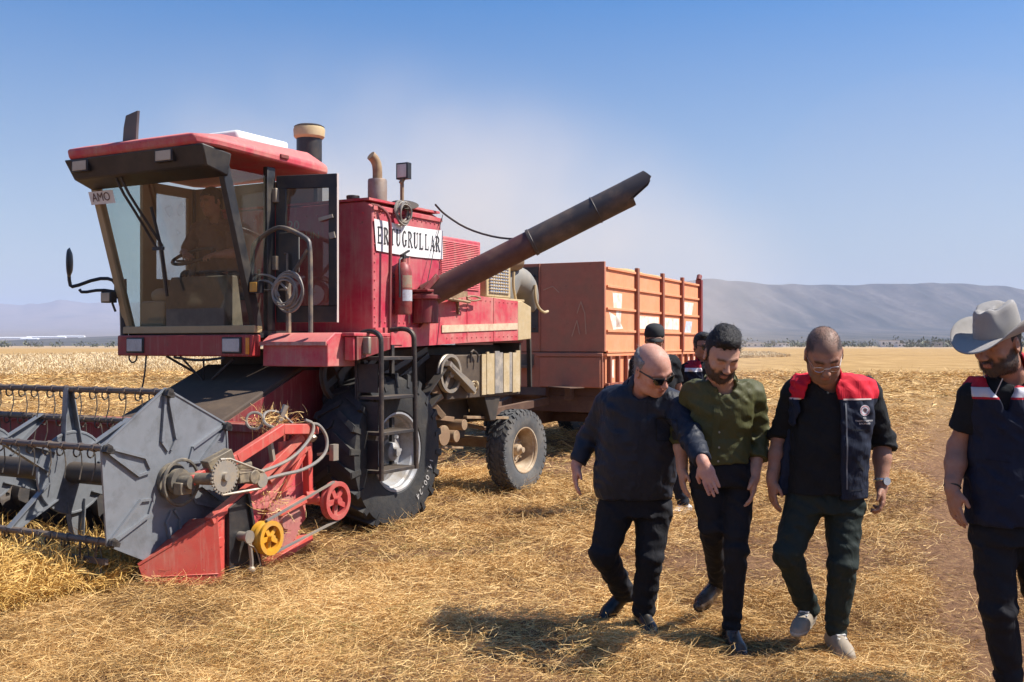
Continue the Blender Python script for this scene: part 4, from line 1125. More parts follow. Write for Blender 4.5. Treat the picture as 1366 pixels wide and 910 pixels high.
for sx_ in (.14, -.85, -1.85):
    m = MB()
    m.lathe((sx_ - .006, RC[0], RC[1]), (1, 0, 0), [(0, 0), (.29, 0), (.29, .012), (0, .012)], 32)
    m.torus((sx_, RC[0], RC[1]), (1, 0, 0), .285, .012, 32, 6)
    for a in ANG:
        ca, sa = math.cos(a), math.sin(a)
        def rp(r_, t_, x=0): return (sx_ + x, RC[0] + r_ * ca - t_ * sa, RC[1] + r_ * sa + t_ * ca)
        m.hexa([rp(.2, .075, -.02), rp(.2, -.075, -.02), rp(.60, -.022, -.02), rp(.60, .022, -.02)], [rp(.2, .075, -.012), rp(.2, -.075, -.012), rp(.60, -.022, -.012), rp(.60, .022, -.012)])
        for s_ in (1, -1): m.hexa([rp(.2, s_ * .075, -.02), rp(.2, s_ * .067, -.02), rp(.6, s_ * .016, -.02), rp(.6, s_ * .024, -.02)], [rp(.2, s_ * .075, .03), rp(.2, s_ * .067, .03), rp(.6, s_ * .016, .03), rp(.6, s_ * .024, .03)])
    m.build('spider', steel, reel)
for i, (by, bz) in enumerate(V6):
    m = MB()
    by, bz = RC[0] + .59 * math.cos(ANG[i]), RC[1] + .59 * math.sin(ANG[i])
    m.mat(0).cyl((-2.6, by, bz), (1.10, by, bz), .021, 10)
    for k in range(24):
        x = .98 - k * .15 + random.uniform(-.02, .02)
        m.mat(1).torus((x, by + .006, bz - .035), (1, .15, 0), .03, .0055, 12, 5)
        b_ = random.uniform(-.03, .03)
        m.mat(1).tube([(x + .01, by + .03, bz - .04), (x + .012 + b_ * .4, by + .035, bz - .12), (x + .012 + b_, by + .015, bz - .21)], .0045, 5)
        m.mat(0).cyl((x + .03, by, bz), (x + .055, by, bz), .027, 8)
    if bz < .45:
        m.mat(0).bar((-2.6, by + .02, bz - .12), (1.05, by + .02, bz - .13), .025, .035)
        for k in range(24): m.mat(0).bar((.98 - k * .15, by, bz), (.93 - k * .15, by + .03, bz - .15), .014, .02)
    m.build('tine_bar', [M('brown_bar', (.13, .10, .085), .6, .2, dirt=(.30, .22, .14), damt=.7, dscale=6), M('spring_steel', (.09, .08, .07), .5, .4, dirt=(.35, .27, .18), damt=.6, dscale=12)], reel)

# ------------------------------------------------------------------ cutting table (header)
hd = empty('cutting_table'); hd.parent = comb
m = MB(); m.box(-2.9, 1.28, -1.62, -1.56, .16, .97); m.box(-2.9, 1.28, -1.66, -1.54, .95, 1.01); m.prism([(-2.33, .06), (-2.33, .09), (-1.60, .20), (-1.56, .14)], 'x', -2.9, 1.28)
m.build('back_wall', M('header_red', (.30, .025, .032), .55, dirt=(.26, .15, .09), damt=.6, dscale=3, top=.5, chips=((.16, .07, .05), (.46, .30, .22))), hd, .006)
m = MB(); m.cyl((-2.8, -1.92, .38), (1.26, -1.92, .38), .13, 18)
for i in range(220):
    a = i * .5; x = -2.7 + i * .0182
    m.hexa([(x, -1.92 + .12 * math.cos(a), .38 + .12 * math.sin(a)), (x + .0182, -1.92 + .12 * math.cos(a + .5), .38 + .12 * math.sin(a + .5)), (x + .0182, -1.92 + .235 * math.cos(a + .5), .38 + .235 * math.sin(a + .5)), (x, -1.92 + .235 * math.cos(a), .38 + .235 * math.sin(a))],
           [(x + .004, -1.92 + .12 * math.cos(a), .38 + .12 * math.sin(a)), (x + .0222, -1.92 + .12 * math.cos(a + .5), .38 + .12 * math.sin(a + .5)), (x + .0222, -1.92 + .235 * math.cos(a + .5), .38 + .235 * math.sin(a + .5)), (x + .004, -1.92 + .235 * math.cos(a), .38 + .235 * math.sin(a))])
m.build('auger', dsteel, hd)
pk = M('sunworn_red_paint', (.56, .072, .055), .5, dirt=(.45, .25, .17), damt=.55, dscale=5, top=.2, chips=((.16, .07, .05), (.46, .30, .22)))
m = MB(); m.prism([(-2.36, .05), (-2.36, .42), (-1.95, .62), (-1.60, .86), (-1.50, .98), (-1.42, .98), (-1.40, .30), (-1.70, .10)][::-1], 'x', 1.285, 1.30)
m.build('side_wall', red2, hd, .003)
m = MB(); m.bar((1.32, -2.40, .43), (1.33, -1.95, .645), .07, .05); m.bar((1.33, -1.95, .645), (1.36, -1.52, .93), .05, .06); m.bar((1.30, -1.80, .62), (1.37, -1.46, .86), .05, .05)
m.bar((1.36, -1.44, .42), (1.36, -1.46, .98), .05, .06); m.bar((1.37, -1.78, .40), (1.37, -1.42, .48), .05, .05); m.bar((1.35, -1.82, .40), (1.36, -1.50, .80), .035, .035); m.bar((.6, -1.54, .985), (1.34, -1.54, .985), .07, .05)
m.box(1.31, 1.33, -1.72, -1.55, .78, .90)
m.build('side_frame', pk, hd, .004)
m = MB(); m.bar((1.40, -1.40, .975), (1.40, -1.78, 1.0), .055, .075); m.bar((1.40, -1.76, 1.005), (1.33, -2.16, .82), .055, .075); m.bar((1.33, -2.15, .825), (1.28, -2.52, .71), .05, .07)
m.build('reel_arm', pk, hd, .006)
m = MB(); m.bar((1.34, -2.22, .845), (1.30, -2.40, .77), .09, .12); m.cyl((1.25, -2.32, .74), (1.46, -2.32, .74), .06, 14); m.cyl((1.3, -2.12, .70), (1.47, -2.12, .70), .05, 12); m.box(1.36, 1.46, -2.26, -2.06, .67, .74); m.cyl((1.16, -2.53, .72), (1.44, -2.44, .72), .04, 12); m.cyl((1.30, -2.18, .78), (1.30, -2.02, .76), .05, 12)
m.box(1.2, 1.27, -2.60, -2.50, .62, .70)
m.build('reel_motor', M('dusty_cast_motor', (.16, .13, .095), .6, .3, dirt=(.40, .31, .19), damt=.85, dscale=14), hd, .006)
m = MB()
m.cyl((1.45, -2.40, .735), (1.465, -2.40, .735), .105, 28)
for i in range(28):
    a = 2 * math.pi * i / 28
    m.bar((1.457, -2.40 + .10 * math.cos(a), .735 + .10 * math.sin(a)), (1.457, -2.40 + .121 * math.cos(a), .735 + .121 * math.sin(a)), .012, .013, (1, 0, 0))
m.cyl((1.45, -2.40, .735), (1.49, -2.40, .735), .03, 12); m.cyl((1.45, -2.05, .67), (1.47, -2.05, .67), .05, 16)
m.tube([(1.458, -2.44, .85), (1.458, -2.35, .845), (1.458, -2.03, .725), (1.458, -2.0, .66), (1.458, -2.06, .615), (1.458, -2.42, .615)], .009, 6)
m.build('chain_sprocket', M('worn_zinc', (.40, .36, .30), .5, .6, dirt=DUST, damt=.7, dscale=14), hd)
# crop divider: a folded sheet point
m = MB()
P = [(1.10, -2.80, .185), (1.12, -2.76, .05), (1.40, -2.36, .015), (1.36, -2.36, .455), (1.10, -2.36, .42), (1.10, -2.36, .03)]
m.add(P, [(0, 1, 2, 3), (0, 3, 4), (0, 4, 5, 1), (1, 5, 2), (2, 5, 4, 3)])
m.bar((1.10, -2.80, .19), (1.36, -2.36, .462), .012, .018)
m.bar((1.125, -2.765, .05), (1.405, -2.36, .012), .014, .014)
m.bar((1.155, -2.715, .105), (1.385, -2.38, .085), .010, .006)
m.build('crop_divider', M('divider_red', (.46, .055, .036), .5, dirt=(.36, .16, .10), damt=.45, dscale=4, top=.2, chips=((.16, .07, .05), (.46, .30, .22))), hd, .003)
m = MB(); m.prism([(-2.355, .02), (-2.355, .41), (-2.27, .45), (-2.27, .02)], 'x', 1.315, 1.338); m.cyl((1.338, -2.315, .28), (1.344, -2.315, .28), .035, 16); m.build('mount_plate', pk, hd, .003)
m = MB(); m.prism([(-2.265, .03), (-2.265, .50), (-2.10, .58), (-2.02, .30), (-1.98, .06)], 'x', 1.33, 1.37); m.bar((1.385, -2.10, .58), (1.385, -1.98, .05), .02, .02); m.prism([(-2.36, -.01), (-2.36, .02), (-1.95, .03), (-1.95, 0)], 'x', 1.28, 1.44)
m.build('cover_plate', black, hd, .003)
m = MB(); m.cyl((1.37, -2.17, .30), (1.45, -2.17, .30), .032, 14).cyl((1.45, -2.17, .30), (1.465, -2.17, .30), .045, 14); m.tube([(1.45, -2.16, .28), (1.45, -2.14, .14), (1.45, -2.14, .08)], .015, 6); m.tube([(1.46, -2.18, .25), (1.47, -2.12, .22), (1.47, -2.08, .12), (1.46, -2.06, .05)], .005, 5, smooth=2); m.ball((1.45, -2.14, .07), .03)
m.build('tensioner', zinc, hd)
m = pulley(MB(), (1.48, -2.00, .27), .118, .06, 5, rimw=.28); m.lathe((1.40, -2.00, .27), (1, 0, 0), [(0, 0), (.11, 0), (.11, .04), (0, .04)], 24); m.build('knife_pulley', yellow, hd)
m = pulley(MB(), (1.47, -1.26, .43), .145, .06, 5, rimw=.24); m.build('drive_pulley', M('pulley_red', (.45, .07, .06), .55, dirt=(.4, .25, .18), damt=.5, dscale=9), hd)
m = MB(); m.lathe((1.35, -1.72, .33), (1, 0, 0), [(0, 0), (.18, 0), (.18, .02), (.06, .025), (.05, .05), (0, .05)], 28)
for i in range(30):
    a = 2 * math.pi * i / 30
    m.bar((1.36, -1.72 + .17 * math.cos(a), .33 + .17 * math.sin(a)), (1.36, -1.72 + .195 * math.cos(a), .33 + .195 * math.sin(a)), .015, .016, (1, 0, 0))
m.build('sprocket_disc', M('rusty_pink', (.40, .14, .12), .65, dirt=(.35, .25, .18), damt=.7, dscale=9), hd)
m = MB()
c0, r0, c1, r1 = (-2.00, .27), .122, (-1.26, .43), .148
an = math.atan2(c1[1] - c0[1], c1[0] - c0[0])
for s_ in (1, -1):
    q = an + s_ * math.pi / 2
    m.bar((1.48, c0[0] + r0 * math.cos(q), c0[1] + r0 * math.sin(q)), (1.48, c1[0] + r1 * math.cos(q), c1[1] + r1 * math.sin(q)), .012, .022, (1, 0, 0))
m.each('drive_belt', M('grey_belt', (.16, .15, .14), .7, dirt=DUST, damt=.5), hd)
m = MB(); m.bar((1.36, -1.98, .03), (1.36, -1.45, .18), .10, .05); m.cyl((1.36, -1.47, .47), (1.42, -1.40, .47), .05, 10); m.cyl((1.3, -1.3, .42), (1.46, -1.3, .42), .03, 10)
m.build('lower_rail', pk, hd, .004)
m = MB()
m.tube([(1.42, -2.10, .72), (1.46, -1.95, .74), (1.47, -1.72, .80), (1.46, -1.52, .93), (1.44, -1.47, 1.02), (1.42, -1.55, 1.05)], .0125, 8, smooth=2)
m.tube([(1.44, -2.06, .66), (1.48, -1.90, .69), (1.50, -1.65, .70), (1.50, -1.42, .78), (1.48, -1.36, .90), (1.45, -1.42, 1.01), (1.42, -1.48, 1.02)], .0125, 8, smooth=2)
m.tube([(1.30, -1.55, 1.02), (1.26, -1.66, 1.12), (1.25, -1.80, 1.12), (1.3, -1.86, 1.04), (1.38, -1.80, 1.0)], .011, 6, smooth=2); m.torus((1.24, -1.88, 1.06), (.7, -.6, .2), .06, .010, 16, 6)
m.each('hose', hose_m, hd)
m = MB(); m.bar((1.38, -1.36, .78), (1.52, -1.33, .80), .02, .02); m.box(1.49, 1.53, -1.36, -1.30, .74, .86); m.bar((1.26, -1.68, .98), (1.30, -1.62, 1.16), .05, .03); m.cyl((1.36, -1.45, .96), (1.42, -1.45, .9), .03, 8); m.bar((1.33, -1.84, .98), (1.34, -1.80, .76), .025, .035)
m.build('clamp', zinc, hd)
# straw caught on the table
g = np.random.default_rng(9); n = 420
pts = np.concatenate([np.stack([g.normal(1.36, .04, n // 2), g.normal(-1.84, .08, n // 2), g.uniform(.05, .62, n // 2)], -1), np.stack([g.normal(1.25, .06, n // 2), g.normal(-1.70, .1, n // 2), 1.02 + g.random(n // 2) * .06], -1)])
V, Q, ns = ribbons(pts, g.uniform(0, 6.28, n), g.normal(0, .7, n), g.uniform(.06, .18, n), np.full(n, .005), g.normal(0, 2, n), g.normal(.3, .8, n))
o = raw_mesh('caught_straw', V, Q, straw_m, attr=np.repeat(np.clip(.3 + .55 * g.random(n), 0, .9), ns)); o.parent = hd; o['kind'] = 'stuff'

# ------------------------------------------------------------------ fire extinguisher, hung on the tank
ext = tag(empty('fire_extinguisher'), 'dusty red fire extinguisher with peeling labels hung under the white banner', 'fire extinguisher')
ext.matrix_world = Matrix.Translation((CO[0], CO[1], 0)) @ Matrix.Rotation(-CT, 4, 'Z') @ Matrix.Translation((1.04, .24, 1.87))
m = MB(); m.lathe((0, 0, 0), (0, 0, 1), [(0, 0), (.07, .0), (.078, .02), (.078, .38), (.06, .44), (.025, .47), (.025, .50)], 24); m.build('body', M('extinguisher_red', (.24, .03, .03), .5, dirt=(.3, .2, .13), damt=.6, dscale=9), ext)
m = MB(); m.bar((0, 0, .50), (0, 0, .54), .04, .04); m.bar((0, -.03, .53), (0, .09, .58), .02, .015); m.bar((0, -.03, .52), (0, .08, .52), .02, .015); m.tube([(0, -.02, .51), (0, -.07, .48), (.02, -.085, .30), (.02, -.085, .15)], .010, 6, smooth=1); m.build('valve', black, ext)
m = MB()
for k in range(8):
    a0, a1 = R(-60 + k * 14), R(-60 + (k + 1) * 14)
    for zz0, zz1, mi_ in ((.12, .22, 0), (.24, .35, 1)):
        m.mat(mi_).add([(.0795 * math.cos(a0), .0795 * math.sin(a0), zz0), (.0795 * math.cos(a1), .0795 * math.sin(a1), zz0), (.0795 * math.cos(a1), .0795 * math.sin(a1), zz1), (.0795 * math.cos(a0), .0795 * math.sin(a0), zz1)], [(0, 1, 2, 3)])
m.build('paper_label', [M('grey_label', (.42, .43, .47), .7, dirt=(.3, .12, .1), damt=.8, dscale=22), M('brown_label', (.30, .22, .15), .7, dirt=(.4, .08, .06), damt=.9, dscale=26)], ext)
m = MB(); m.box(-.075, -.04, -.05, .05, .1, .13); m.box(-.075, -.04, -.05, .05, .33, .36); m.build('bracket', black, ext)
m = MB(); m.tube([(1.03, .04, 1.68), (1.03, .06, 2.60), (1.02, .05, 2.74), (.98, -.02, 2.81), (.90, -.06, 2.83)], .016, 8, smooth=1); m.build('drain_tube', dred, comb)

# ------------------------------------------------------------------ trailer
TT = R(25.4)
tr = tag(empty('farm_trailer', (1.34, 15.0, 0), -TT), 'tall orange grain trailer with faded stickers parked behind the combine', 'trailer')
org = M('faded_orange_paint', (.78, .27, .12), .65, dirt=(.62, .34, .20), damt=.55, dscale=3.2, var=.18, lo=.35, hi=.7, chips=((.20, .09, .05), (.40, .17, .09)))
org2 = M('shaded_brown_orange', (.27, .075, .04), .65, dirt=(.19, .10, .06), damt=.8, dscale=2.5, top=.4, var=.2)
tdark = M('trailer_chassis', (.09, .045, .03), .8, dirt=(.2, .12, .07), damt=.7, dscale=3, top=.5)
W, Lg = 2.4, 4.95
m = MB(); m.box(-.045, 0, .0, Lg, 1.50, 2.72)
up_ = m.build('side_board', org, tr, .004)
m = MB()
for y in (1.32, 2.62, 3.78): m.box(.0, .055, y - .045, y + .045, 1.47, 2.78)
m.each('stake', org2, up_, .006)
m = MB()
for z in (1.50, 1.80, 2.12, 2.44, 2.70):
    for a, b in ((.02, 1.27), (1.37, 2.57), (2.67, 3.73), (3.83, Lg - .05)): m.box(.002, .028, a, b, z - .018, z + .018)
m.each('rib', org, up_, .004)
m = MB(); m.box(-.05, .06, Lg - .03, Lg + .07, 1.45, 2.80); m.cyl((0, Lg, 2.8), (0, Lg + .06, 2.88), .05, 10); m.build('corner_post', dred, up_)
m = MB(); m.box(-.05, -.005, .0, Lg, 1.02, 1.44); m.box(-.05, .03, -.02, Lg, 1.435, 1.47)
lw = m.build('drop_side', org, tr, .004)
m = MB()
for y in np.arange(.10, Lg, .36): m.box(-.004, .05, y - .03, y + .03, 1.02, 1.44)
m.each('stake', org2, lw, .004)
m = MB(); m.box(-.004, .045, 0, Lg, 1.0, 1.05); m.build('bottom_rail', org2, lw, .004)
m = MB()
for i, y in enumerate(np.arange(.28, Lg - .2, .36)):
    if i % 3 != 1: m.add([(-.002, y - .09, 1.12), (-.002, y + .07, 1.12), (-.002, y + .07, 1.38), (-.002, y - .09, 1.38)], [(0, 1, 2, 3)])
m.each('sticker', M('bleached_sticker', (.80, .72, .62), .7, dirt=(.6, .25, .12), damt=.7, dscale=9), lw)
for pts, c in (([(.28, 2.36), (.70, 2.36), (.62, 1.86), (.42, 1.86), (.44, 2.12), (.32, 2.14)], 0), ([(.12, 2.08), (.52, 2.0), (.74, 1.84), (.30, 1.82)], 0), ([(1.40, 2.05), (2.50, 2.05), (2.50, 1.85), (1.40, 1.85)], 0), ([(2.72, 2.05), (3.65, 2.05), (3.65, 1.86), (2.72, 1.86)], 0), ([(3.95, 2.36), (4.60, 2.36), (4.45, 2.1), (3.95, 2.1)], 0), ([(4.10, 2.02), (4.5, 2.02), (4.4, 1.8), (4.0, 1.8)], 1)):
    m = MB(); m.add([(.0025, y, z) for y, z in pts], [tuple(range(len(pts)))])
    m.build('sticker', M('bleached_sticker', (.80, .72, .62), .7, dirt=(.6, .25, .12), damt=.7, dscale=9) if c == 0 else M('pale_blue_sticker', (.45, .58, .68), .7, dirt=(.5, .16, .06), damt=.6, dscale=9), up_)
org3 = M('shaded_front_orange', (.42, .145, .085), .65, dirt=(.30, .17, .11), damt=.8, dscale=2.5, top=.4, var=.2, chips=((.20, .09, .05), (.40, .17, .09)))  # darker copy of the orange, the front's shade put into the colour
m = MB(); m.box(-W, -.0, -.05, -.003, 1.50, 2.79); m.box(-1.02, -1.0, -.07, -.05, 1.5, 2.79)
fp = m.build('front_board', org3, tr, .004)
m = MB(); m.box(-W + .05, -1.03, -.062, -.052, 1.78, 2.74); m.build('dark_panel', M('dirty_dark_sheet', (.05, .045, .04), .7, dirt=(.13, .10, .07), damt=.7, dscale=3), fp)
m = MB()
for x in (-1.1, -1.6): 
    for z in (1.85, 2.1, 2.4, 2.6): m.ball((x, -.064, z), .028, 8)
m.each('bolt', dsteel, fp)
m = MB()
for q in ([(-.95, 2.40), (-.8, 2.45), (-.7, 2.36)], [(-.42, 2.05), (-.36, 2.22), (-.30, 2.05), (-.28, 1.75)], [(-.5, 1.72), (-.42, 1.95), (-.38, 1.75)]):
    for a, b in zip(q[:-1], q[1:]): m.bar((a[0], -.053, a[1]), (b[0], -.053, b[1]), .012, .012, (0, 1, 0))
m.build('scrape', M('pale_scrape', (.5, .3, .2), .8), fp)
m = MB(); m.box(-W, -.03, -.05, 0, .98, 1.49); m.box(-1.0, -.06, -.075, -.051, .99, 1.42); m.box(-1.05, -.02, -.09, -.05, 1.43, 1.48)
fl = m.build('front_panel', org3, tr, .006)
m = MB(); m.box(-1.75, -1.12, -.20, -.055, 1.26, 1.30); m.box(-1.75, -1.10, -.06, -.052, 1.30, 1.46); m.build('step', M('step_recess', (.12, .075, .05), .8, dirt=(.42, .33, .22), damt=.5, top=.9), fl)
m = MB(); m.box(-W, -.0, .02, Lg, 1.0, 1.04); m.box(-W - .045, -W, 0, Lg, 1.0, 2.76); m.box(-W, 0, Lg - .05, Lg - .005, 1.04, 2.7); m.build('bed', org2, tr)
m = MB()
gx, gy = np.meshgrid(np.linspace(-W + .02, -.06, 14), np.linspace(.03, Lg - .08, 40), indexing='ij')
gz = 2.56 + .22 * (np.clip(np.sin((gx + W) / W * math.pi), 0, 1) * np.clip(np.sin(gy / Lg * math.pi), 0, 1)) ** .5 + .10 * (fbm2(gx * 3 + 40, gy * 3, .9, 77, 3) - .35) + .08
i = np.arange(gx.size).reshape(gx.shape)
o = raw_mesh('grain_load', np.stack([gx, gy, gz], -1).reshape(-1, 3), np.stack([i[:-1, :-1], i[1:, :-1], i[1:, 1:], i[:-1, 1:]], -1).reshape(-1, 4), M('grain', (.50, .35, .15), .9, bump=.6, bscale=60), smooth=True, parent=tr)
o['kind'] = 'stuff'
m = MB()
for x in (-.55, -W + .55): m.box(x - .05, x + .05, -.1, Lg, .80, .99)
for y in (.1, 1.3, 2.5, 3.7, 4.8): m.box(-W + .1, -.1, y - .05, y + .05, .86, .985)
m.box(-W + .2, -.2, .4, 1.6, .66, .80); m.box(-W + .3, -.3, .85, .98, .42, .55); m.box(-W + .3, -.3, 3.75, 3.88, .42, .55)
m.prism([(-.1, .86), (-.05, .98), (.3, .98), (.3, .70)], 'x', -1.5, -.9); m.box(-W + .1, -.15, .05, .3, .62, .86); m.box(-.5, -.1, 1.75, 2.9, .45, .84); m.box(-1.9, -1.2, .5, 2.6, .4, .7)
m.build('chassis', tdark, tr, .01)
m = MB(); m.bar((-.9, -.05, .78), (-1.2, -1.7, .66), .09, .1); m.bar((-1.5, -.05, .78), (-1.2, -1.7, .66), .09, .1); m.torus((-1.2, -1.78, .66), (0, 0, 1), .07, .025, 14, 8); m.bar((-.7, -.2, 1.0), (-.3, -.35, .99), .3, .012)
m.build('drawbar', tdark, tr)
for x in (-.32, -W + .32):
    for y in (.92, 3.82):
        wheel('wheel', (x, y, .45), .46, .26, .26, 'road', rubber, rust, tr, 1 if x > -1 else -1, dish=-.02)
# ------------------------------------------------------------------ people: one continuous surface each, grown from a distance field
def rotm(yaw=0, pitch=0, roll=0):
    """turns a head that looks along -Y: yaw to +X, pitch down, roll about its own view axis (degrees)"""
    return np.array((Matrix.Rotation(R(yaw), 3, 'Z') @ Matrix.Rotation(R(pitch), 3, 'X') @ Matrix.Rotation(R(roll), 3, 'Y')))
_L3 = np.random.default_rng(99).random((32, 32, 32)).astype(np.float32)
def vn3(p, sc):
    q = p * sc + 100
    i = np.floor(q).astype(int); f = q - i; f = f * f * (3 - 2 * f)
    out = 0
    for a in (0, 1):
        for b in (0, 1):
            for c in (0, 1):
                w = (f[..., 0] if a else 1 - f[..., 0]) * (f[..., 1] if b else 1 - f[..., 1]) * (f[..., 2] if c else 1 - f[..., 2])
                out = out + w * _L3[(i[..., 0] + a) & 31, (i[..., 1] + b) & 31, (i[..., 2] + c) & 31]
    return out
class Field:
    def __init__(s, lo, hi, h):
        s.h = h; s.lo = np.array(lo, float)
        s.ax = [np.arange(lo[i], hi[i], h, dtype=np.float32) for i in range(3)]
        s.D = np.full([len(a) for a in s.ax], .12, np.float32)
    def win(s, lo, hi):
        sl = []
        for i in range(3):
            a = int(np.clip(np.floor((lo[i] - s.lo[i]) / s.h), 0, len(s.ax[i]))); b = int(np.clip(np.ceil((hi[i] - s.lo[i]) / s.h) + 1, 0, len(s.ax[i])))
            sl.append(slice(a, b))
        return tuple(sl), s.ax[0][sl[0]][:, None, None], s.ax[1][sl[1]][None, :, None], s.ax[2][sl[2]][None, None, :]
    def op(s, f, lo, hi, k=.01, sub=False, inter=False):
        pad = k + .03
        sl, X, Y, Z = s.win(np.array(lo) - pad, np.array(hi) + pad)
        if min(X.shape[0], Y.shape[1], Z.shape[2]) == 0: return s
        d = f(X, Y, Z).astype(np.float32); D = s.D[sl]
        if sub:
            k = max(k, 1e-4); hh = np.clip(.5 - .5 * (D + d) / k, 0, 1)
            s.D[sl] = D * (1 - hh) + (-d) * hh + k * hh * (1 - hh)
        elif inter: s.D[sl] = np.maximum(D, d)
        else:
            hh = np.clip(.5 + .5 * (D - d) / k, 0, 1)
            s.D[sl] = D * (1 - hh) + d * hh - k * hh * (1 - hh)
        return s
    def cone(s, a, b, ra, rb, k=.012, sub=False):
        a, b = np.array(a, float), np.array(b, float); ab = b - a; L2 = max(ab @ ab, 1e-9); rm = max(ra, rb)
        def f(X, Y, Z):
            t = np.clip(((X - a[0]) * ab[0] + (Y - a[1]) * ab[1] + (Z - a[2]) * ab[2]) / L2, 0, 1)
            return np.sqrt((X - a[0] - t * ab[0]) ** 2 + (Y - a[1] - t * ab[1]) ** 2 + (Z - a[2] - t * ab[2]) ** 2) - (ra + (rb - ra) * t)
        return s.op(f, np.minimum(a, b) - rm, np.maximum(a, b) + rm, k, sub)
    def chain(s, pts, rs, k=.012):
        for i in range(len(pts) - 1): s.cone(pts[i], pts[i + 1], rs[i], rs[i + 1], k)
        return s
    def ell(s, c, r, Rm=None, k=.01, sub=False):
        c = np.array(c, float); r = np.array(r, float); Q = np.eye(3) if Rm is None else np.array(Rm).T
        def f(X, Y, Z):
            x, y, z = X - c[0], Y - c[1], Z - c[2]
            u = [(Q[i, 0] * x + Q[i, 1] * y + Q[i, 2] * z) for i in range(3)]
            k0 = np.sqrt((u[0] / r[0]) ** 2 + (u[1] / r[1]) ** 2 + (u[2] / r[2]) ** 2)
            k1 = np.sqrt((u[0] / r[0] ** 2) ** 2 + (u[1] / r[1] ** 2) ** 2 + (u[2] / r[2] ** 2) ** 2) + 1e-6
            return k0 * (k0 - 1) / k1
        ext = np.full(3, r.max())
        return s.op(f, c - ext, c + ext, k, sub)
    def slices(s, rows, k=.02, e=2.4):
        """stacked ellipses: (cx, cy, z, rx, ry), capped flat above and below"""
        rows = sorted(rows, key=lambda q: q[2]); A = np.array(rows); zs = A[:, 2]
        def f(X, Y, Z):
            zz = np.clip(Z, zs[0], zs[-1])
            cx, cy_, rx, ry = [np.interp(zz, zs, A[:, j]) for j in (0, 1, 3, 4)]
            q = (np.abs((X - cx) / rx) ** e + np.abs((Y - cy_) / ry) ** e) ** (1 / e)
            return np.maximum((q - 1) * np.minimum(rx, ry), np.maximum(zs[0] - Z, Z - zs[-1]))
        m = A[:, 3:].max()
        return s.op(f, (A[:, 0] - A[:, 3]).min() * np.array([1, 0, 0]) + np.array([0, (A[:, 1] - A[:, 4]).min(), zs[0]]), (A[:, 0] + A[:, 3]).max() * np.array([1, 0, 0]) + np.array([0, (A[:, 1] + A[:, 4]).max(), zs[-1]]), k)
    def plane(s, p, n, lo=None, hi=None, r=None):
        """keeps the side the normal points away from, inside a window"""
        p, n = np.array(p, float), np.array(n, float); n = n / np.linalg.norm(n)
        if r is not None: lo, hi = p - r, p + r
        def f(X, Y, Z): return (X - p[0]) * n[0] + (Y - p[1]) * n[1] + (Z - p[2]) * n[2]
        def g(X, Y, Z):
            d = f(X, Y, Z)
            if r is None: return d
            m = ((X - p[0]) ** 2 + (Y - p[1]) ** 2 + (Z - p[2]) ** 2) > r * r
            return np.where(m, -9, d)
        return s.op(g, lo, hi, 0, inter=True)
    def wrinkle(s, amp, fn):
        m = np.abs(s.D) < amp * 2 + s.h * 2.5
        i = np.argwhere(m)
        p = s.lo + i * s.h
        s.D[m] += (amp * fn(p)).astype(np.float32)
        return s
    def mesh(s):
        D = s.D; h = s.h
        ins = D < 0
        c = np.zeros([n - 1 for n in D.shape], np.int8)
        for a in (0, 1):
            for b in (0, 1):
                for d in (0, 1): c += ins[a:D.shape[0] - 1 + a, b:D.shape[1] - 1 + b, d:D.shape[2] - 1 + d]
        act = (c > 0) & (c < 8)
        I = np.argwhere(act)
        idx = np.full(c.shape, -1, np.int32); idx[act] = np.arange(len(I))
        acc = np.zeros((len(I), 3)); cnt = np.zeros(len(I))
        cor = [(a, b, d) for a in (0, 1) for b in (0, 1) for d in (0, 1)]
        val = {q: D[I[:, 0] + q[0], I[:, 1] + q[1], I[:, 2] + q[2]] for q in cor}
        for q in cor:
            for axi in range(3):
                if q[axi] == 0:
                    q2 = list(q); q2[axi] = 1; q2 = tuple(q2)
                    v0, v1 = val[q], val[q2]
                    cr = (v0 < 0) != (v1 < 0)
                    t = np.where(cr, v0 / np.where(cr, v0 - v1, 1), 0)
                    p = np.array(q, float)[None].repeat(len(I), 0); p[:, axi] += t
                    acc[cr] += p[cr]; cnt[cr] += 1
        V = s.lo + (I + acc / cnt[:, None]) * h
        F = []
        for axi in range(3):
            a0 = [slice(None)] * 3; a1 = [slice(None)] * 3
            a0[axi] = slice(0, -1); a1[axi] = slice(1, None)
            ch = ins[tuple(a0)] != ins[tuple(a1)]
            o1, o2 = [j for j in range(3) if j != axi]
            E = np.argwhere(ch)
            E = E[(E[:, o1] > 0) & (E[:, o2] > 0) & (E[:, o1] < c.shape[o1]) & (E[:, o2] < c.shape[o2])]
            def g(d1, d2):
                q = E.copy(); q[:, o1] -= d1; q[:, o2] -= d2; return idx[q[:, 0], q[:, 1], q[:, 2]]
            Q = np.stack([g(1, 1), g(0, 1), g(0, 0), g(1, 0)], -1)
            fl = ins[E[:, 0], E[:, 1], E[:, 2]]
            if axi == 1: fl = ~fl
            Q[~fl] = Q[~fl][:, ::-1]
            F.append(Q)
        F = np.concatenate(F)
        return V, F[(F >= 0).all(1)]

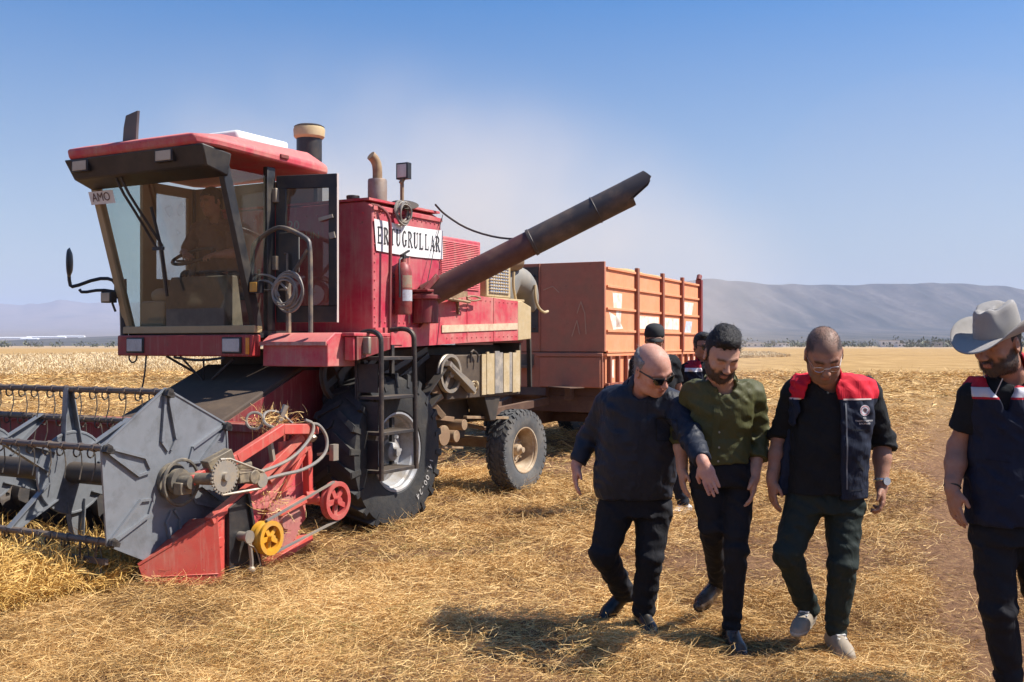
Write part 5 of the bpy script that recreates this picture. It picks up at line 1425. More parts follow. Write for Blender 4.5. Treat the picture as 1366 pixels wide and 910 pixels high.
def finish(name, fld, mats, root, base, pick=None, smooth=1, snap=()):
    V, F = fld.mesh()
    if smooth:                                                    # one gentle relaxation takes the voxel steps out
        for _ in range(smooth):
            a = np.zeros_like(V); n = np.zeros(len(V))
            for i in range(4):
                for j in (1, 3):
                    np.add.at(a, F[:, i], V[F[:, (i + j) % 4]]); np.add.at(n, F[:, i], 1)
            V = V * .5 + .5 * a / np.maximum(n, 1)[:, None]
    for lv in snap:                                               # a clean seam: rows of points drawn to its level
        near = np.abs(V[:, 2] - lv) < fld.h * .62
        V[near, 2] = lv
    mi = pick(V[F].mean(1)).astype(int) if pick else None
    return raw_mesh(name, V - np.array(base), F, mats, smooth=True, midx=mi, parent=root), V, F

def skin(name, col, flush=.25):
    m = M(name, col, .5, dirt=[col[0] * .82, col[1] * .55, col[2] * .47], damt=flush * 1.8, dscale=17, var=.12, spec=.4, bump=.22, bscale=230, lo=.38, hi=.68)
    b = m.node_tree.nodes['Principled BSDF']
    N, K = m.node_tree.nodes, m.node_tree.links
    at = N.new('ShaderNodeAttribute'); at.attribute_name = 'pigment'                # beard, brows, lips and cropped hair: the skin's own colour there
    mx = N.new('ShaderNodeMix'); mx.data_type = 'RGBA'
    src = b.inputs['Base Color'].links[0].from_socket
    K.new(at.outputs['Alpha'], mx.inputs[0]); K.new(src, mx.inputs[6]); K.new(at.outputs['Color'], mx.inputs[7]); K.new(mx.outputs[2], b.inputs['Base Color'])
    b.inputs['Subsurface Weight'].default_value = .12; b.inputs['Subsurface Scale'].default_value = .01
    b.inputs['Subsurface Radius'].default_value = (1, .35, .2)
    return m
def cloth(name, col, rough=.85, fold=.6):
    if name in MATS: return MATS[name]
    m = M(name, col, rough, dirt=[c * 1.25 + .004 for c in col], damt=.5, dscale=7, var=.07, spec=.25)
    N, K = m.node_tree.nodes, m.node_tree.links
    tc = N['Texture Coordinate']
    mp = N.new('ShaderNodeMapping'); mp.inputs['Scale'].default_value = (1, 1, .55); mp.inputs['Rotation'].default_value = (0, .5, 0); K.new(tc.outputs['Object'], mp.inputs[0])
    n = N.new('ShaderNodeTexNoise'); n.inputs['Scale'].default_value = 16; n.inputs['Detail'].default_value = 3; n.inputs['Distortion'].default_value = .8; K.new(mp.outputs[0], n.inputs['Vector'])
    bp = N.new('ShaderNodeBump'); bp.inputs['Strength'].default_value = fold; bp.inputs['Distance'].default_value = .02
    K.new(n.outputs['Fac'], bp.inputs['Height']); K.new(bp.outputs[0], N['Principled BSDF'].inputs['Normal'])
    return m

def hand(F, w, d, n, side, curl=.35, sc=1.0, spread=.06):
    """palm, four fingers and a thumb; d along the fingers, n the way the palm faces, thumb on cross(d, n) * side"""
    w = np.array(w, float); d = np.array(d, float); d /= np.linalg.norm(d)
    n = np.array(n, float); n = n - d * (n @ d); n /= np.linalg.norm(n)
    x = np.cross(d, n) * side
    Rm = np.stack([x, d, n], 1)
    F.cone(w - d * .03, w + d * .02, .027 * sc, .028 * sc, .015)
    F.ell(w + d * .055 * sc, np.array([.042, .055, .019]) * sc, Rm, .014)
    F.ell(w + d * .045 * sc + x * .022 * sc + n * .008 * sc, np.array([.02, .035, .018]) * sc, Rm, .01)
    for i, (ox, ln, st) in enumerate(((.031, .070, .092), (.0105, .078, .098), (-.0105, .073, .095), (-.030, .058, .086))):
        b = w + d * st * sc + x * ox * sc
        dd = d + x * (ox * spread * 60 * .05)
        a1 = curl * (1 + .15 * i); p = b; prev = 0
        for j, fr in enumerate((.45, .32, .23)):
            ang = a1 * (.4 + .6 * j)
            dirv = dd * math.cos(ang) + n * math.sin(ang)
            q = p + dirv * ln * fr * sc
            F.cone(p, q, (.0098 - .0007 * j) * sc, (.0090 - .0009 * j) * sc, .0035)
            p = q
    b = w + d * .028 * sc + x * .034 * sc + n * .006
    q = b + (d * .75 + x * .55 + n * .25) * .036 * sc
    F.cone(b, q, .0125 * sc, .0108 * sc, .010)
    F.cone(q, q + (d * .92 + x * .12 + n * .3) * .030 * sc, .0105 * sc, .0085 * sc, .004)

def head(F, c, Rm, s=1.0, jaw=1.0):
    def P(x, y, z): return np.array(c) + Rm @ (np.array([x, y, z]) * s)
    def E(p, r, k=.012, sub=False, rot=None): F.ell(P(*p), np.array(r) * s, Rm if rot is None else Rm @ rot, k * s, sub)
    E((0, .018, .038), (.076, .097, .083)); E((0, -.025, .012), (.069, .072, .075), .03)
    E((0, -.030, -.045), (.058 * jaw, .060, .074), .03); E((0, -.062, -.098), (.027 * jaw, .026, .022), .03)
    for sx in (1, -1):
        E((sx * .040 * jaw, -.020, -.078), (.024, .045, .026), .03)
        E((sx * .040, -.066, -.022), (.022, .020, .018), .02)
        F.cone(P(sx * .012, -.094, .026), P(sx * .046, -.078, .026), .009 * s, .008 * s, .014 * s)
        E((sx * .032, -.099, .006), (.017, .018, .012), .010, True)
        E((sx * .032, -.078, .005), (.0135, .0135, .0125), .003)
        E((sx * .032, -.083, .0115), (.016, .012, .007), .004)
        E((sx * .079, .012, -.004), (.009, .022, .033), .008, rot=np.array(Matrix.Rotation(R(sx * 18), 3, 'Z')))
        E((sx * .086, .006, -.004), (.006, .011, .018), .006, True)
        E((sx * .012, -.107, -.030), (.0085, .011, .008), .006)
    F.cone(P(0, -.094, .018), P(0, -.119, -.024), .008 * s, .0125 * s, .012 * s)
    E((0, -.118, -.027), (.0125, .011, .010), .006)
    E((0, -.094, -.056), (.024, .010, .0065), .006); E((0, -.091, -.068), (.021, .011, .008), .006)
    E((0, -.1035, -.0615), (.02, .004, .0016), .002, True)
    return P

def local_head(p, c, Rm, s): return ((p - np.array(c)) @ Rm) / s

def hair_mesh(root, base, c, Rm, s, mat, style):
    """style: hairline(q)->bool mask of kept points in the head's frame, thickness(q)"""
    lo = np.array(c) - .18 * s; hi = np.array(c) + .18 * s
    F = Field(lo, hi, .0042)
    P = lambda x, y, z: np.array(c) + Rm @ (np.array([x, y, z]) * s)
    t = style['t']
    F.ell(P(0, .018, .038 + t * .3), (np.array([.076, .097, .083]) + t) * s, Rm, .01)
    F.ell(P(0, -.025, .014), (np.array([.069, .072, .075]) + t * .9) * s, Rm, .02)
    F.ell(P(0, .05, -.03), (np.array([.062, .055, .06]) + t * .6) * s, Rm, .02)
    for e in style.get('add', []): F.ell(P(*e[0]), np.array(e[1]) * s, Rm, .015)
    def fn(p):
        q = local_head(p, c, Rm, s)
        return (vn3(q * [1, .25, 1] + .3 * vn3(q, 20)[..., None], style.get('sc', 220)) - .5) + .8 * (vn3(q * [1, .5, .7], 60) - .5)
    F.wrinkle(style.get('amp', .006), fn)
    sl, X, Y, Z = F.win(lo, hi)
    Pg = np.stack(np.broadcast_arrays(X, Y, Z), -1).reshape(-1, 3)
    q = local_head(Pg, c, Rm, s)
    q = q + (vn3(q, 85)[:, None] - .5) * [.0, .012, .022] + (vn3(q + 3, 260)[:, None] - .5) * [0, .006, .010]
    cut = style['cut'](q).reshape(F.D.shape) * s
    cut = cut.astype(np.float32); kk = .026 * s; hh = np.clip(.5 + .5 * (F.D - cut) / kk, 0, 1); F.D = np.where(cut > .03, cut, cut * (1 - hh) + F.D * hh + kk * hh * (1 - hh))
    o, V, Fq = finish('hair', F, mat, root, base)
    back = Rm @ np.array(style.get('comb', (0, 1, -.25)))
    if style.get('n', 1600): strands('hair_strands', V, Fq, lambda p: np.ones(len(p), bool), style.get('n', 1600), style.get('L', .022), .0016, lambda p: back[None] + 0 * p, mat, root, base, 3, style.get('out', .3))
    return o

def collar(root, base, nb, hc, mat, r0=.078, r1=.100, h=.050, open_=38):
    up = Vector(hc - nb).normalized(); c = Vector(nb - base) + Vector((0, .018, -.020))
    f = (Vector((0, -1, 0)) - up * up.dot(Vector((0, -1, 0)))).normalized(); x = f.cross(up)
    m = MB(); V = []; A = np.linspace(R(open_), R(360 - open_), 26)
    for t in A:
        d = f * math.cos(t) + x * math.sin(t); fr = max(0, math.cos(t)) ** 2
        V += [c + d * r0 * .95 + up * (h - .022 * fr), c + d * (r0 + .010) + up * (h + .003 - .022 * fr), c + d * (r1 + .012 * fr) + up * (-.002 - .05 * fr)]
    m.add(V, [(3 * i + j, 3 * i + j + 1, 3 * i + 4 + j, 3 * i + 3 + j) for i in range(25) for j in range(2)])
    o = m.build('collar', mat, root, sharp=60); s_ = o.modifiers.new('thickness', 'SOLIDIFY'); s_.thickness = .003; s_.offset = 0
def strands(name, V, F, pickf, n, L, w, dirf, mat, root, base, seed=1, out=.25):
    g = np.random.default_rng(seed)
    c = V[F].mean(1); a = V[F]
    nr = np.cross(a[:, 2] - a[:, 0], a[:, 3] - a[:, 1]); nr /= np.linalg.norm(nr, axis=1)[:, None] + 1e-9
    k = np.where(pickf(c))[0]
    if len(k) == 0: return
    k = g.choice(k, n); p = c[k] + g.normal(0, .002, (n, 3)); nn = nr[k]
    d = dirf(p) + g.normal(0, .28, (n, 3)); d -= nn * (d * nn).sum(1)[:, None]; d /= np.linalg.norm(d, axis=1)[:, None] + 1e-9
    d = d + nn * out * g.uniform(.3, 1.2, n)[:, None]; d /= np.linalg.norm(d, axis=1)[:, None]
    v, q, ns = ribbons(p - base, np.arctan2(d[:, 1], d[:, 0]), np.arcsin(np.clip(d[:, 2], -1, 1)), g.uniform(.6, 1.3, n) * L, np.full(n, w), g.normal(0, .4, n), g.normal(.3, .3, n), 3)
    o = raw_mesh(name, v, q, mat, smooth=True, parent=root); o['kind'] = 'stuff'
def shoe(root, base, a, t, name, mats, sole=True, u=(0, 0, 1), length=.275):
    a = np.array(a, float); t = np.array(t, float); t /= np.linalg.norm(t)
    u = np.array(u, float); u = u - t * (u @ t); u /= np.linalg.norm(u)
    k = length / .275
    lo = a - .26; hi = a + .26
    F = Field(lo, hi, .0055)
    g = lambda y, z, x=0: a + t * y * k + u * z + np.cross(t, u) * x
    F.cone(g(-.055, -.055), g(.05, -.06), .036, .037, .02); F.cone(g(.05, -.062), g(.125, -.068), .039, .041, .02); F.cone(g(.125, -.070), g(.175, -.072), .039, .030, .02)
    F.cone(g(0, .02), g(-.01, -.04), .043, .040, .03); F.cone(g(.0, -.01), g(.10, -.052), .036, .033, .03)
    F.plane(g(0, -.098), -u, lo, hi)
    if sole:
        def fn(p):
            z = (p - a) @ u
            return -1.0 * ((z < -.073) & (z > -.097))
        F.wrinkle(.004, fn)
    def pick(p):
        z = (p - a) @ u; y = (p - a) @ t
        o = np.where(z < -.072, 1, 0)
        return np.where((z > .0) & (y < .03), 2, o) if len(mats) > 2 else o
    return finish('shoe', F, mats, root, base, pick)[0]

def stitch(name, V, F, o, base, J, p0, p1, w, mat_, n=14):
    a, b = J(p0), J(p1); d = np.array([b[0] - a[0], b[2] - a[2]]); d /= np.linalg.norm(d); v = []
    for i in range(n + 1):
        q = a + (b - a) * i / n; v += [(q[0] - d[1] * w, q[2] + d[0] * w), (q[0] + d[1] * w, q[2] - d[0] * w)]
    decal(name, V, F, v, [(2 * i, 2 * i + 1, 2 * i + 3, 2 * i + 2) for i in range(n)], mat_, o, base, .0035)
def laces(root, base, a, t, mat_):
    a = np.array(a, float); t = np.array(t, float); t /= np.linalg.norm(t); u = np.array([0, 0, 1.0]); u -= t * (u @ t); u /= np.linalg.norm(u); x = np.cross(t, u)
    m = MB()
    for i in range(5):
        c = a + t * (.055 + .018 * i) + u * (.008 - .0135 * i) - base
        for s_ in (1, -1): m.bar(c - x * .024 * s_ - u * .006, c + x * .024 * s_ + t * .014 - u * .006, .006, .006, u)
    m.build('laces', mat_, root)
def decal(name, V, F, v2, f2, mat, root, base, off=.003, dirv=(0, -1, 0), at=None):
    """flat shape (x, z) laid on a garment seen from the front"""
    bt = BVHTree.FromPolygons([tuple(p) for p in V], [tuple(f) for f in F])
    out = []
    d = Vector((0, 1, 0))
    for x, z in v2:
        hit = bt.ray_cast(Vector((x, V[:, 1].min() - .5, z)), d)
        y = hit[0].y if hit[0] is not None else V[:, 1].mean()
        out.append((x - base[0], y - off - base[1], z - base[2]))
    m = MB(); m.add(out, f2)
    return m.build(name, mat, root)

def folds(seed, z_el=None):
    def fn(p):
        q = p * [1, 1, .45] + seed
        a = .30 - np.abs(vn3(q + .12 * vn3(p + seed, 9)[..., None], 12) - .5) * 2
        c = .30 - np.abs(vn3(p @ np.array([[.8, 0, .6], [0, 1, 0], [-.6, 0, .8]]) * [.45, 1, 1.5] + seed * 3, 15) - .5) * 2
        b = vn3(p * [.6, 1, 1.6] + seed * 2, 28) - .5
        return -a * .75 - c * .7 + .4 * b
    return fn

def limb_folds(F, centre, axis, amp, rad, freq, seed):
    """rings of creases round a bent joint"""
    c = np.array(centre); ax = np.array(axis, float); ax /= np.linalg.norm(ax)
    sl, X, Y, Z = F.win(c - rad * 1.6, c + rad * 1.6)
    P = np.stack(np.broadcast_arrays(X, Y, Z), -1)
    q = P - c
    r = np.sqrt((q ** 2).sum(-1)); h = q @ ax
    side = (vn3(P + seed, 11) - .5) * .05
    d = amp * np.sin((h + side) * freq) * np.exp(-(r / rad) ** 2)
    F.D[sl] += d.astype(np.float32)

SK = skin('skin', (.50, .285, .195)); SK2 = skin('tanned_skin', (.36, .19, .125)); SKr = skin('ruddy_skin', (.54, .29, .215), .4)
stub = skin('bearded_skin', (.045, .030, .026), .0); brow = M('brow_hair', (.03, .022, .018), .9)
stub_light = skin('shaved_skin', (.20, .115, .08), .1)
lipm = skin('lips', (.36, .14, .11))
dark_hair = M('dark_hair', (.014, .011, .010), .55, var=.3, dscale=30, spec=.35, bump=.6, bscale=260)
grey_hair = M('grey_hair', (.16, .15, .145), .6, dirt=(.38, .37, .36), damt=.7, dscale=40, var=.25)
short_hair = M('cropped_hair', (.035, .026, .022), .7, dirt=(.10, .06, .045), damt=.6, dscale=60, var=.3)

def person(label, cfg):
    Y = cfg['Y']; k = Y / FPX
    def J(t): return px(t[0], t[1], Y + (t[2] if len(t) > 2 else 0))
    def W(p): return p * k
    fx = J(cfg['foot'])
    base = np.array([fx[0], fx[1], 0.0])
    root = None
    hc = J(cfg['head']); s = cfg['hs']; Rm = rotm(*cfg['look'])
    nb = J(cfg['neck'])
    torso = [((J((l, y, dy))[0] + J((r, y, dy))[0]) / 2, Y + dy, J((l, y, dy))[2], W(r - l) / 2 * (1 + dy / Y) * .96, ry) for (y, l, r, ry, dy) in cfg['torso']]
    arms = [dict(a) for a in cfg['arms']]
    for a in arms:
        a['s'], a['e'], a['w'] = J(a['s']), J(a['e']), J(a['w'])
    legs = [[J(q) for q in l['j']] for l in cfg.get('legs', [])]
    allp = [hc, nb] + [a[q] for a in arms for q in 'sew'] + [q for l in legs for q in l] + [np.array([t[0] + e * t[3], t[1] + g * t[4], t[2]]) for t in torso for e in (1, -1) for g in (1, -1)]
    lo = np.min(allp, 0) - .27; hi = np.max(allp, 0) + .27
    # ---- the body
    F = Field(lo, hi, cfg.get('h', .0052))
    P = head(F, hc, Rm, s, cfg.get('jaw', 1.0))
    F.cone(P(0, .022, -.05), nb + [0, .02, -.02], .060 * s * cfg.get('fat', 1), .066 * cfg.get('fat', 1), .035)
    F.slices([(a, b, c, rx * .74, ry * .70) for a, b, c, rx, ry in torso], .03)
    for a in arms:
        F.cone(nb + [0, .02, -.06], a['s'], .040, .042, .03)
        F.chain([a['s'], a['e']], [.042, .040 if a['cuff'] < 1.1 else .036], .02)
        r0 = a.get('r', 1.0)
        F.chain([a['e'], a['e'] * .6 + a['w'] * .4, a['w']], [.043 * r0, .041 * r0, .028 * r0], .02)
        hand(F, a['w'], a.get('d', a['w'] - a['e']), a['n'], a['side'], a.get('curl', .35), a.get('hsz', 1.0) * cfg.get('hand', 1.0))
    for l in legs:
        F.chain(l, [.060, .036, .030], .03)
    if legs: F.cone(legs[0][0], legs[1][0], .055, .055, .04)
    beard = cfg.get('beard', None)
    def pick(p):
        q = local_head(p, hc, Rm, s); x, y, z = q[:, 0], q[:, 1], q[:, 2]
        hd_ = (np.abs(x) < .11) & (np.abs(y) < .14) & (z > -.14) & (z < .14)
        o = np.zeros(len(p), int)
        nz = (vn3(q, 160) - .5) * .014 + (vn3(q + 2, 330) - .5) * .010
        if beard == 'full' or beard == 'stubble':
            jawl = (z + nz < -.030 - .35 * np.abs(y + .09) * (y < -.05) + .018 * (y > -.03) * (np.abs(x) > .05)) & (y < .030) & (z > -.125)
            mous = (z + nz < -.038) & (y < -.085) & (z > -.058)
            cheek = (np.abs(x) < .047) & (z > -.052) & (y < -.03) & (np.abs(x) > .030)
            m = hd_ & (jawl | mous) & ~cheek
            lips = (np.abs(x) < .019) & (z > -.074) & (z < -.056) & (y < -.09)
            o[m] = 1 if beard == 'full' else 4
            o[hd_ & lips] = 3
        else:
            lips = (np.abs(x) < .022) & (z > -.075) & (z < -.052) & (y < -.094)
            o[hd_ & lips] = 3
        br = hd_ & (np.abs(z - .026 + .12 * (np.abs(x) - .03) * (np.abs(x) > .03)) < cfg.get('brow', .0055)) & (np.abs(x) > .012) & (np.abs(x) < .052) & (y < -.07)
        o[br] = 2
        if cfg.get('buzz'):                                        # cropped sides, thin on top
            up_ = hd_ & ((z + nz > .062 - .5 * np.clip(np.abs(x) - .045, 0, 1)) | (y > -.030 + nz)) & (z > -.065 + .6 * np.clip(.03 - y, 0, .1))
            o[up_] = 4
            o[up_ & (((np.abs(x) > .050 + nz) & (z < .085)) | (y > .055 + nz))] = 5
        ears = hd_ & (np.abs(x) > .0765) & (np.abs(y - .010) < .026) & (z < .032) & (z > -.045)
        o[ears] = 0
        return o
    root, V, Fc = finish('person', F, cfg['skin'], None, base)
    PAL = np.array([[.4, .25, .18, 0], [.040, .028, .022, .93], [.028, .020, .016, .95], [.34, .13, .105, .8], [.20, .115, .08, .85], [.040, .029, .024, .92]])
    pg = PAL[pick(V)]
    for _ in range(2):
        acc = pg.copy(); cn = np.ones(len(V))
        for i in range(4):
            for j in (1, 3):
                np.add.at(acc, Fc[:, i], pg[Fc[:, (i + j) % 4]]); np.add.at(cn, Fc[:, i], 1)
        q4 = acc / cn[:, None]
        w4 = np.zeros(len(V)) + pg[:, 3]; ac3 = pg[:, :3] * pg[:, 3:4]
        for i in range(4):
            for j in (1, 3):
                nb_ = Fc[:, (i + j) % 4]
                np.add.at(ac3, Fc[:, i], pg[nb_, :3] * pg[nb_, 3:4]); np.add.at(w4, Fc[:, i], pg[nb_, 3])
        pg = np.concatenate([np.where(w4[:, None] > 1e-4, ac3 / np.maximum(w4, 1e-4)[:, None], pg[:, :3]), q4[:, 3:4]], 1)
    at = root.data.attributes.new('pigment', 'FLOAT_COLOR', 'POINT'); at.data.foreach_set('color', pg.astype(np.float32).ravel())
    root.location = base
    tag(root, label, 'person')
    if beard == 'full':
        dn_ = Rm @ np.array([0, -.3, -1.0])
        strands('beard', V, Fc, lambda p: pick(p) == 1, 1100, .010, .0016, lambda p: dn_[None] + 0 * p, M('beard_hair', (.020, .014, .012), .6), root, base, 5, .5)
    if cfg.get('buzz'):
        bk_ = Rm @ np.array([0, 1, -.3])
        hq = lambda p: local_head(p, hc, Rm, s)
        strands('hair', V, Fc, lambda p: (pick(p) == 5) & (hq(p)[:, 2] > -.06), 1500, .007, .0014, lambda p: bk_[None] + 0 * p, short_hair, root, base, 6, .6)
        strands('hair_on_top', V, Fc, lambda p: (pick(p) == 4) & (hq(p)[:, 2] > .05) & ((hq(p)[:, 1] > -.045)), 900, .009, .0013, lambda p: bk_[None] + 0 * p, short_hair, root, base, 7, .35)
    # ---- shirt
    sh = cfg['shirt']
    G = Field(lo, hi, .0075)
    G.slices(torso, .03)
    for a in arms:
        G.cone(nb + [0, .03, -.055], a['s'] + [0, 0, -.012], sh.get('yoke', .062), sh.get('sh', .060), .05)
        e, w = a['e'], a['w']
        cu = a['cuff']                                             # 0 shoulder .. 1 elbow .. 2 wrist
        rs = a.get('rs', (.074, .064, .048)); rs = (rs[0] * .86, rs[1] * .92, rs[2] * .95)
        if cu <= 1:
            q = a['s'] + (e - a['s']) * cu
            G.cone(a['s'], q, rs[0], rs[0] + (rs[1] - rs[0]) * cu, .035)
            G.plane(q, e - a['s'], r=.10)
        else:
            G.cone(a['s'], e, rs[0], rs[1], .035)
            q = e + (w - e) * (cu - 1)
            G.cone(e, q, rs[1], rs[1] + (rs[2] - rs[1]) * (cu - 1), .02)
            if a.get('roll'): G.cone(q - (w - e) / np.linalg.norm(w - e) * .05, q, rs[2] * 1.22, rs[2] * 1.2, .004)
            limb_folds(G, e, w - a['s'], .0075, .10, 95, 3.1)
            G.plane(q, w - e, r=.085)
    up = (hc - nb); up = up / np.linalg.norm(up)
    G.cone(nb + [0, .015, -.06], nb + up * .05 + [0, .0, 0], .088, .074, .02)     # collar stand
    G.cone(nb + [0, -.035, -.02], nb + up * .14 + [0, -.02, 0], .052, .07, .006, sub=True)
    G.cone(nb, nb + up * .15, .058, .062, .004, sub=True)
    if sh.get('v'):
        for q in range(3): G.cone(nb + [0, -.075 - q * .02, -.0 - q * sh['v'] * .35], nb + [0, -.12, .06], .02, .05, .006, sub=True)
    for a in arms:
        limb_folds(G, a['s'] * .7 + nb * .3 + [0, -.08, -.06], [.5, 0, .8], .005, .13, 70, 1.7)
    G.wrinkle(sh.get('amp', .009) * 1.35, folds(cfg['seed']))
    if sh.get('hem'):
        zc = np.mean([t[2] for t in torso])
    shp = sh.get('pick')
    so, SV, SF = finish(sh.get('name', 'shirt'), G, sh['mat'], root, base, (lambda p: shp(p, J)) if shp else None)
    if sh.get('collar'): collar(root, base, nb, hc, sh['mat'])
    if sh.get('placket'):
        x0, y0, x1, y1 = sh['placket']; a_, b_ = J((x0, y0, -.12)), J((x1, y1, -.12)); vv = []
        for i in range(25):
            q = a_ + (b_ - a_) * i / 24; vv += [(q[0] - .016, q[2]), (q[0] + .016, q[2])]
        decal('placket', SV, SF, vv, [(2 * i, 2 * i + 1, 2 * i + 3, 2 * i + 2) for i in range(24)], sh['mat'], so, base, .004)
    if sh.get('pocket'):
        dk2 = M('shirt_seam', [c * .45 for c in sh['mat'].get('seam', (.012, .013, .014))], .8)
        (x0, y0), (x1, y1) = sh['pocket']
        for a_, b_ in (((x0, y0), (x1, y0)), ((x1, y0), (x1, y1)), ((x1, y1), (x0, y1)), ((x0, y1), (x0, y0))): stitch('pocket', SV, SF, so, base, J, (*a_, -.14), (*b_, -.14), .003, dk2, 5)
    # ---- vest over it
    if cfg.get('vest'):
        v = cfg['vest']
        H = Field(lo, hi, .0068)
        vt = [((J((l, y, dy))[0] + J((r, y, dy))[0]) / 2, Y + dy, J((l, y, dy))[2], W(r - l) / 2 * (1 + dy / Y) * .97, ry) for (y, l, r, ry, dy) in v['torso']]
        H.slices(vt, .03)
        for a in arms: H.cone(nb + [0, .03, -.05], a['s'] + [0, 0, -.012], .072, .068, .05)
        for a in arms:
            dsh = a['s'] - nb; dsh[2] = 0; dsh /= np.linalg.norm(dsh)
            H.plane(a['s'] + dsh * v.get('arm', .025), dsh, r=.20)
        H.cone(nb + [0, .02, -.05], nb + up * .085 + [0, .015, 0], .098, .084, .015)
        H.cone(nb + [0, -.02, -.03], nb + up * .16 + [0, .0, 0], .066, .074, .004, sub=True)
        ow = np.array([(J((x, y, -.17))[2], J((x, y, -.17))[0], W(w_)) for x, y, w_ in v['open']][::-1])      # the open front: a wedge cut away
        def gap(X, Yg, Z):
            xc = np.interp(Z, ow[:, 0], ow[:, 1]); w_ = np.interp(Z, ow[:, 0], ow[:, 2])
            return np.maximum(np.maximum(np.abs(X - xc) - w_, Yg - (Y - .01)), np.maximum(ow[0, 0] - Z, Z - ow[-1, 0]))
        H.op(gap, [ow[:, 1].min() - .2, Y - .4, ow[0, 0]], [ow[:, 1].max() + .2, Y + .1, ow[-1, 0]], .012, sub=True)
        for a in arms: limb_folds(H, a['s'] * .6 + nb * .4 + [0, -.09, -.06], [.8, 0, .4], .005, .12, 80, 2.2)
        H.wrinkle(.013, folds(cfg['seed'] + 5))
        vo, VV, VF = finish('vest', H, v['mat'], root, base, lambda p: v['pick'](p, J), snap=[J((0, y, -.12))[2] for y in v['seams']])
        v['after'](vo, VV, VF, root, base, J)
    # ---- trousers
    tr_ = cfg.get('trousers')
    if tr_ and legs:
        T_ = Field(lo - [0, 0, .1], hi, .0075)
        hw = tr_.get('r', (.098, .072, .058))
        c = (legs[0][0] + legs[1][0]) / 2
        wd = np.linalg.norm(legs[0][0] - legs[1][0]) / 2 + hw[0] * .95
        T_.slices([(c[0], c[1], c[2] - .08, wd, .125), (c[0], c[1], c[2] + .03, wd * .97, .115), (c[0], c[1], c[2] + .065, wd * .92, .10)], .04)
        for l in legs:
            T_.cone(l[0] - [0, 0, .05], l[1], hw[0], hw[1], .022); T_.cone(l[1], l[2], hw[1], hw[2], .02)
            dv = (l[2] - l[1]) / np.linalg.norm(l[2] - l[1])
            limb_folds(T_, l[1], l[2] - l[0], .007, .10, 75, 1.3); limb_folds(T_, l[2] - dv * .06, dv, .007, .08, 90, 2.9)
            limb_folds(T_, l[0] + [0, -.05, -.06], [.6, 0, .7], .006, .10, 80, .9)
            T_.plane(l[2] + dv * .02, dv, r=.09)
        T_.wrinkle(.012, folds(cfg['seed'] + 9))
        finish('trousers', T_, tr_['mat'], root, base)
        for l, q in zip(legs, cfg['legs']):
            if q.get('toe') is None: continue
            shoe(root, base, l[2], J(q['toe']) + np.array([0, 0, q.get('lift', .075)]) - l[2] if len(q['toe']) == 3 else np.array(q['toe'][1:]), 'shoe', q.get('mats', cfg['shoes']), u=q.get('u', (0, 0, 1)))
            if cfg.get('laces'): laces(root, base, l[2], J(q['toe']) + np.array([0, 0, .075]) - l[2] if len(q['toe']) == 3 else q['toe'][1:], cfg['laces'])
    # ---- hair, glasses
    if cfg.get('hair'): hair_mesh(root, base, hc, Rm, s, cfg['hair'][0], cfg['hair'][1])
    def HP(x, y, z): return Vector(P(x, y, z) - base)
    if cfg.get('glasses') == 'sun':
        m = MB()
        for sx in (1, -1):
            m.mat(0).plate([HP(sx * .006, -.112, .016), HP(sx * .055, -.098, .020), HP(sx * .058, -.094, .002), HP(sx * .045, -.100, -.016), HP(sx * .016, -.110, -.016)], .006 * s)
            m.mat(1).bar(HP(sx * .056, -.097, .016), HP(sx * .085, .01, .012), .004, .008); m.mat(1).bar(HP(sx * .004, -.114, .019), HP(sx * .058, -.098, .022), .005, .005)
        m.mat(1).bar(HP(-.012, -.115, .012), HP(.012, -.115, .012), .004, .005)
        m.build('sunglasses', [M('dark_lens', (.006, .006, .007), .08, spec=.9), black], root)
    if cfg.get('glasses') == 'clear':
        m = MB()
        for sx in (1, -1):
            q = [HP(sx * x, -.110 + .25 * (x - .03) ** 1 * (x > .03), z) for x, z in ((.012, .006), (.034, .010), (.056, .006), (.054, -.012), (.034, -.018), (.014, -.012))]
            m.tube(q, .0017, 5, closed=True, smooth=1); m.bar(HP(sx * .057, -.102, .006), HP(sx * .084, .01, .006), .003, .004)
        m.bar(HP(-.012, -.113, .003), HP(.012, -.113, .003), .003, .003)
        m.build('glasses', M('silver_wire', (.6, .6, .6), .25, .9), root)
    return dict(root=root, base=base, P=P, HP=HP, J=J, shirt=(so, SV, SF), hc=hc, Rm=Rm, s=s, nb=nb, arms=arms)

# cut functions for hair: positive outside the hair
def cut_balding(q):
    x, y, z = q[:, 0], q[:, 1], q[:, 2]
    top_ = z - .030 - .95 * np.clip(np.abs(x) - .018, 0, .08) - .5 * np.clip(y - .02, 0, .1)         # bald crown and forehead
    side_ = np.maximum(-(y + .022) - .15 * (z - .02), -(z + .050) - .6 * np.clip(y - .02, 0, 1))
    return np.maximum(np.maximum(top_, side_), -(np.abs(x) - .0) * 0 - 1)
def cut_short(fr=.070, front=-.075, side=-.030, nape=-.085, sidey=-.035):
    def f(q):
        x, y, z = q[:, 0], q[:, 1], q[:, 2]
        hl = fr - 1.0 * np.clip(np.abs(x) - .045, 0, 1) * .6
        face = np.minimum(hl - z, -(y - sidey) )                   # in front of the temples and below the hairline
        low = (nape + np.clip((.03 - y), 0, .1) * .9) - z
        return np.maximum(face, low)
    return f

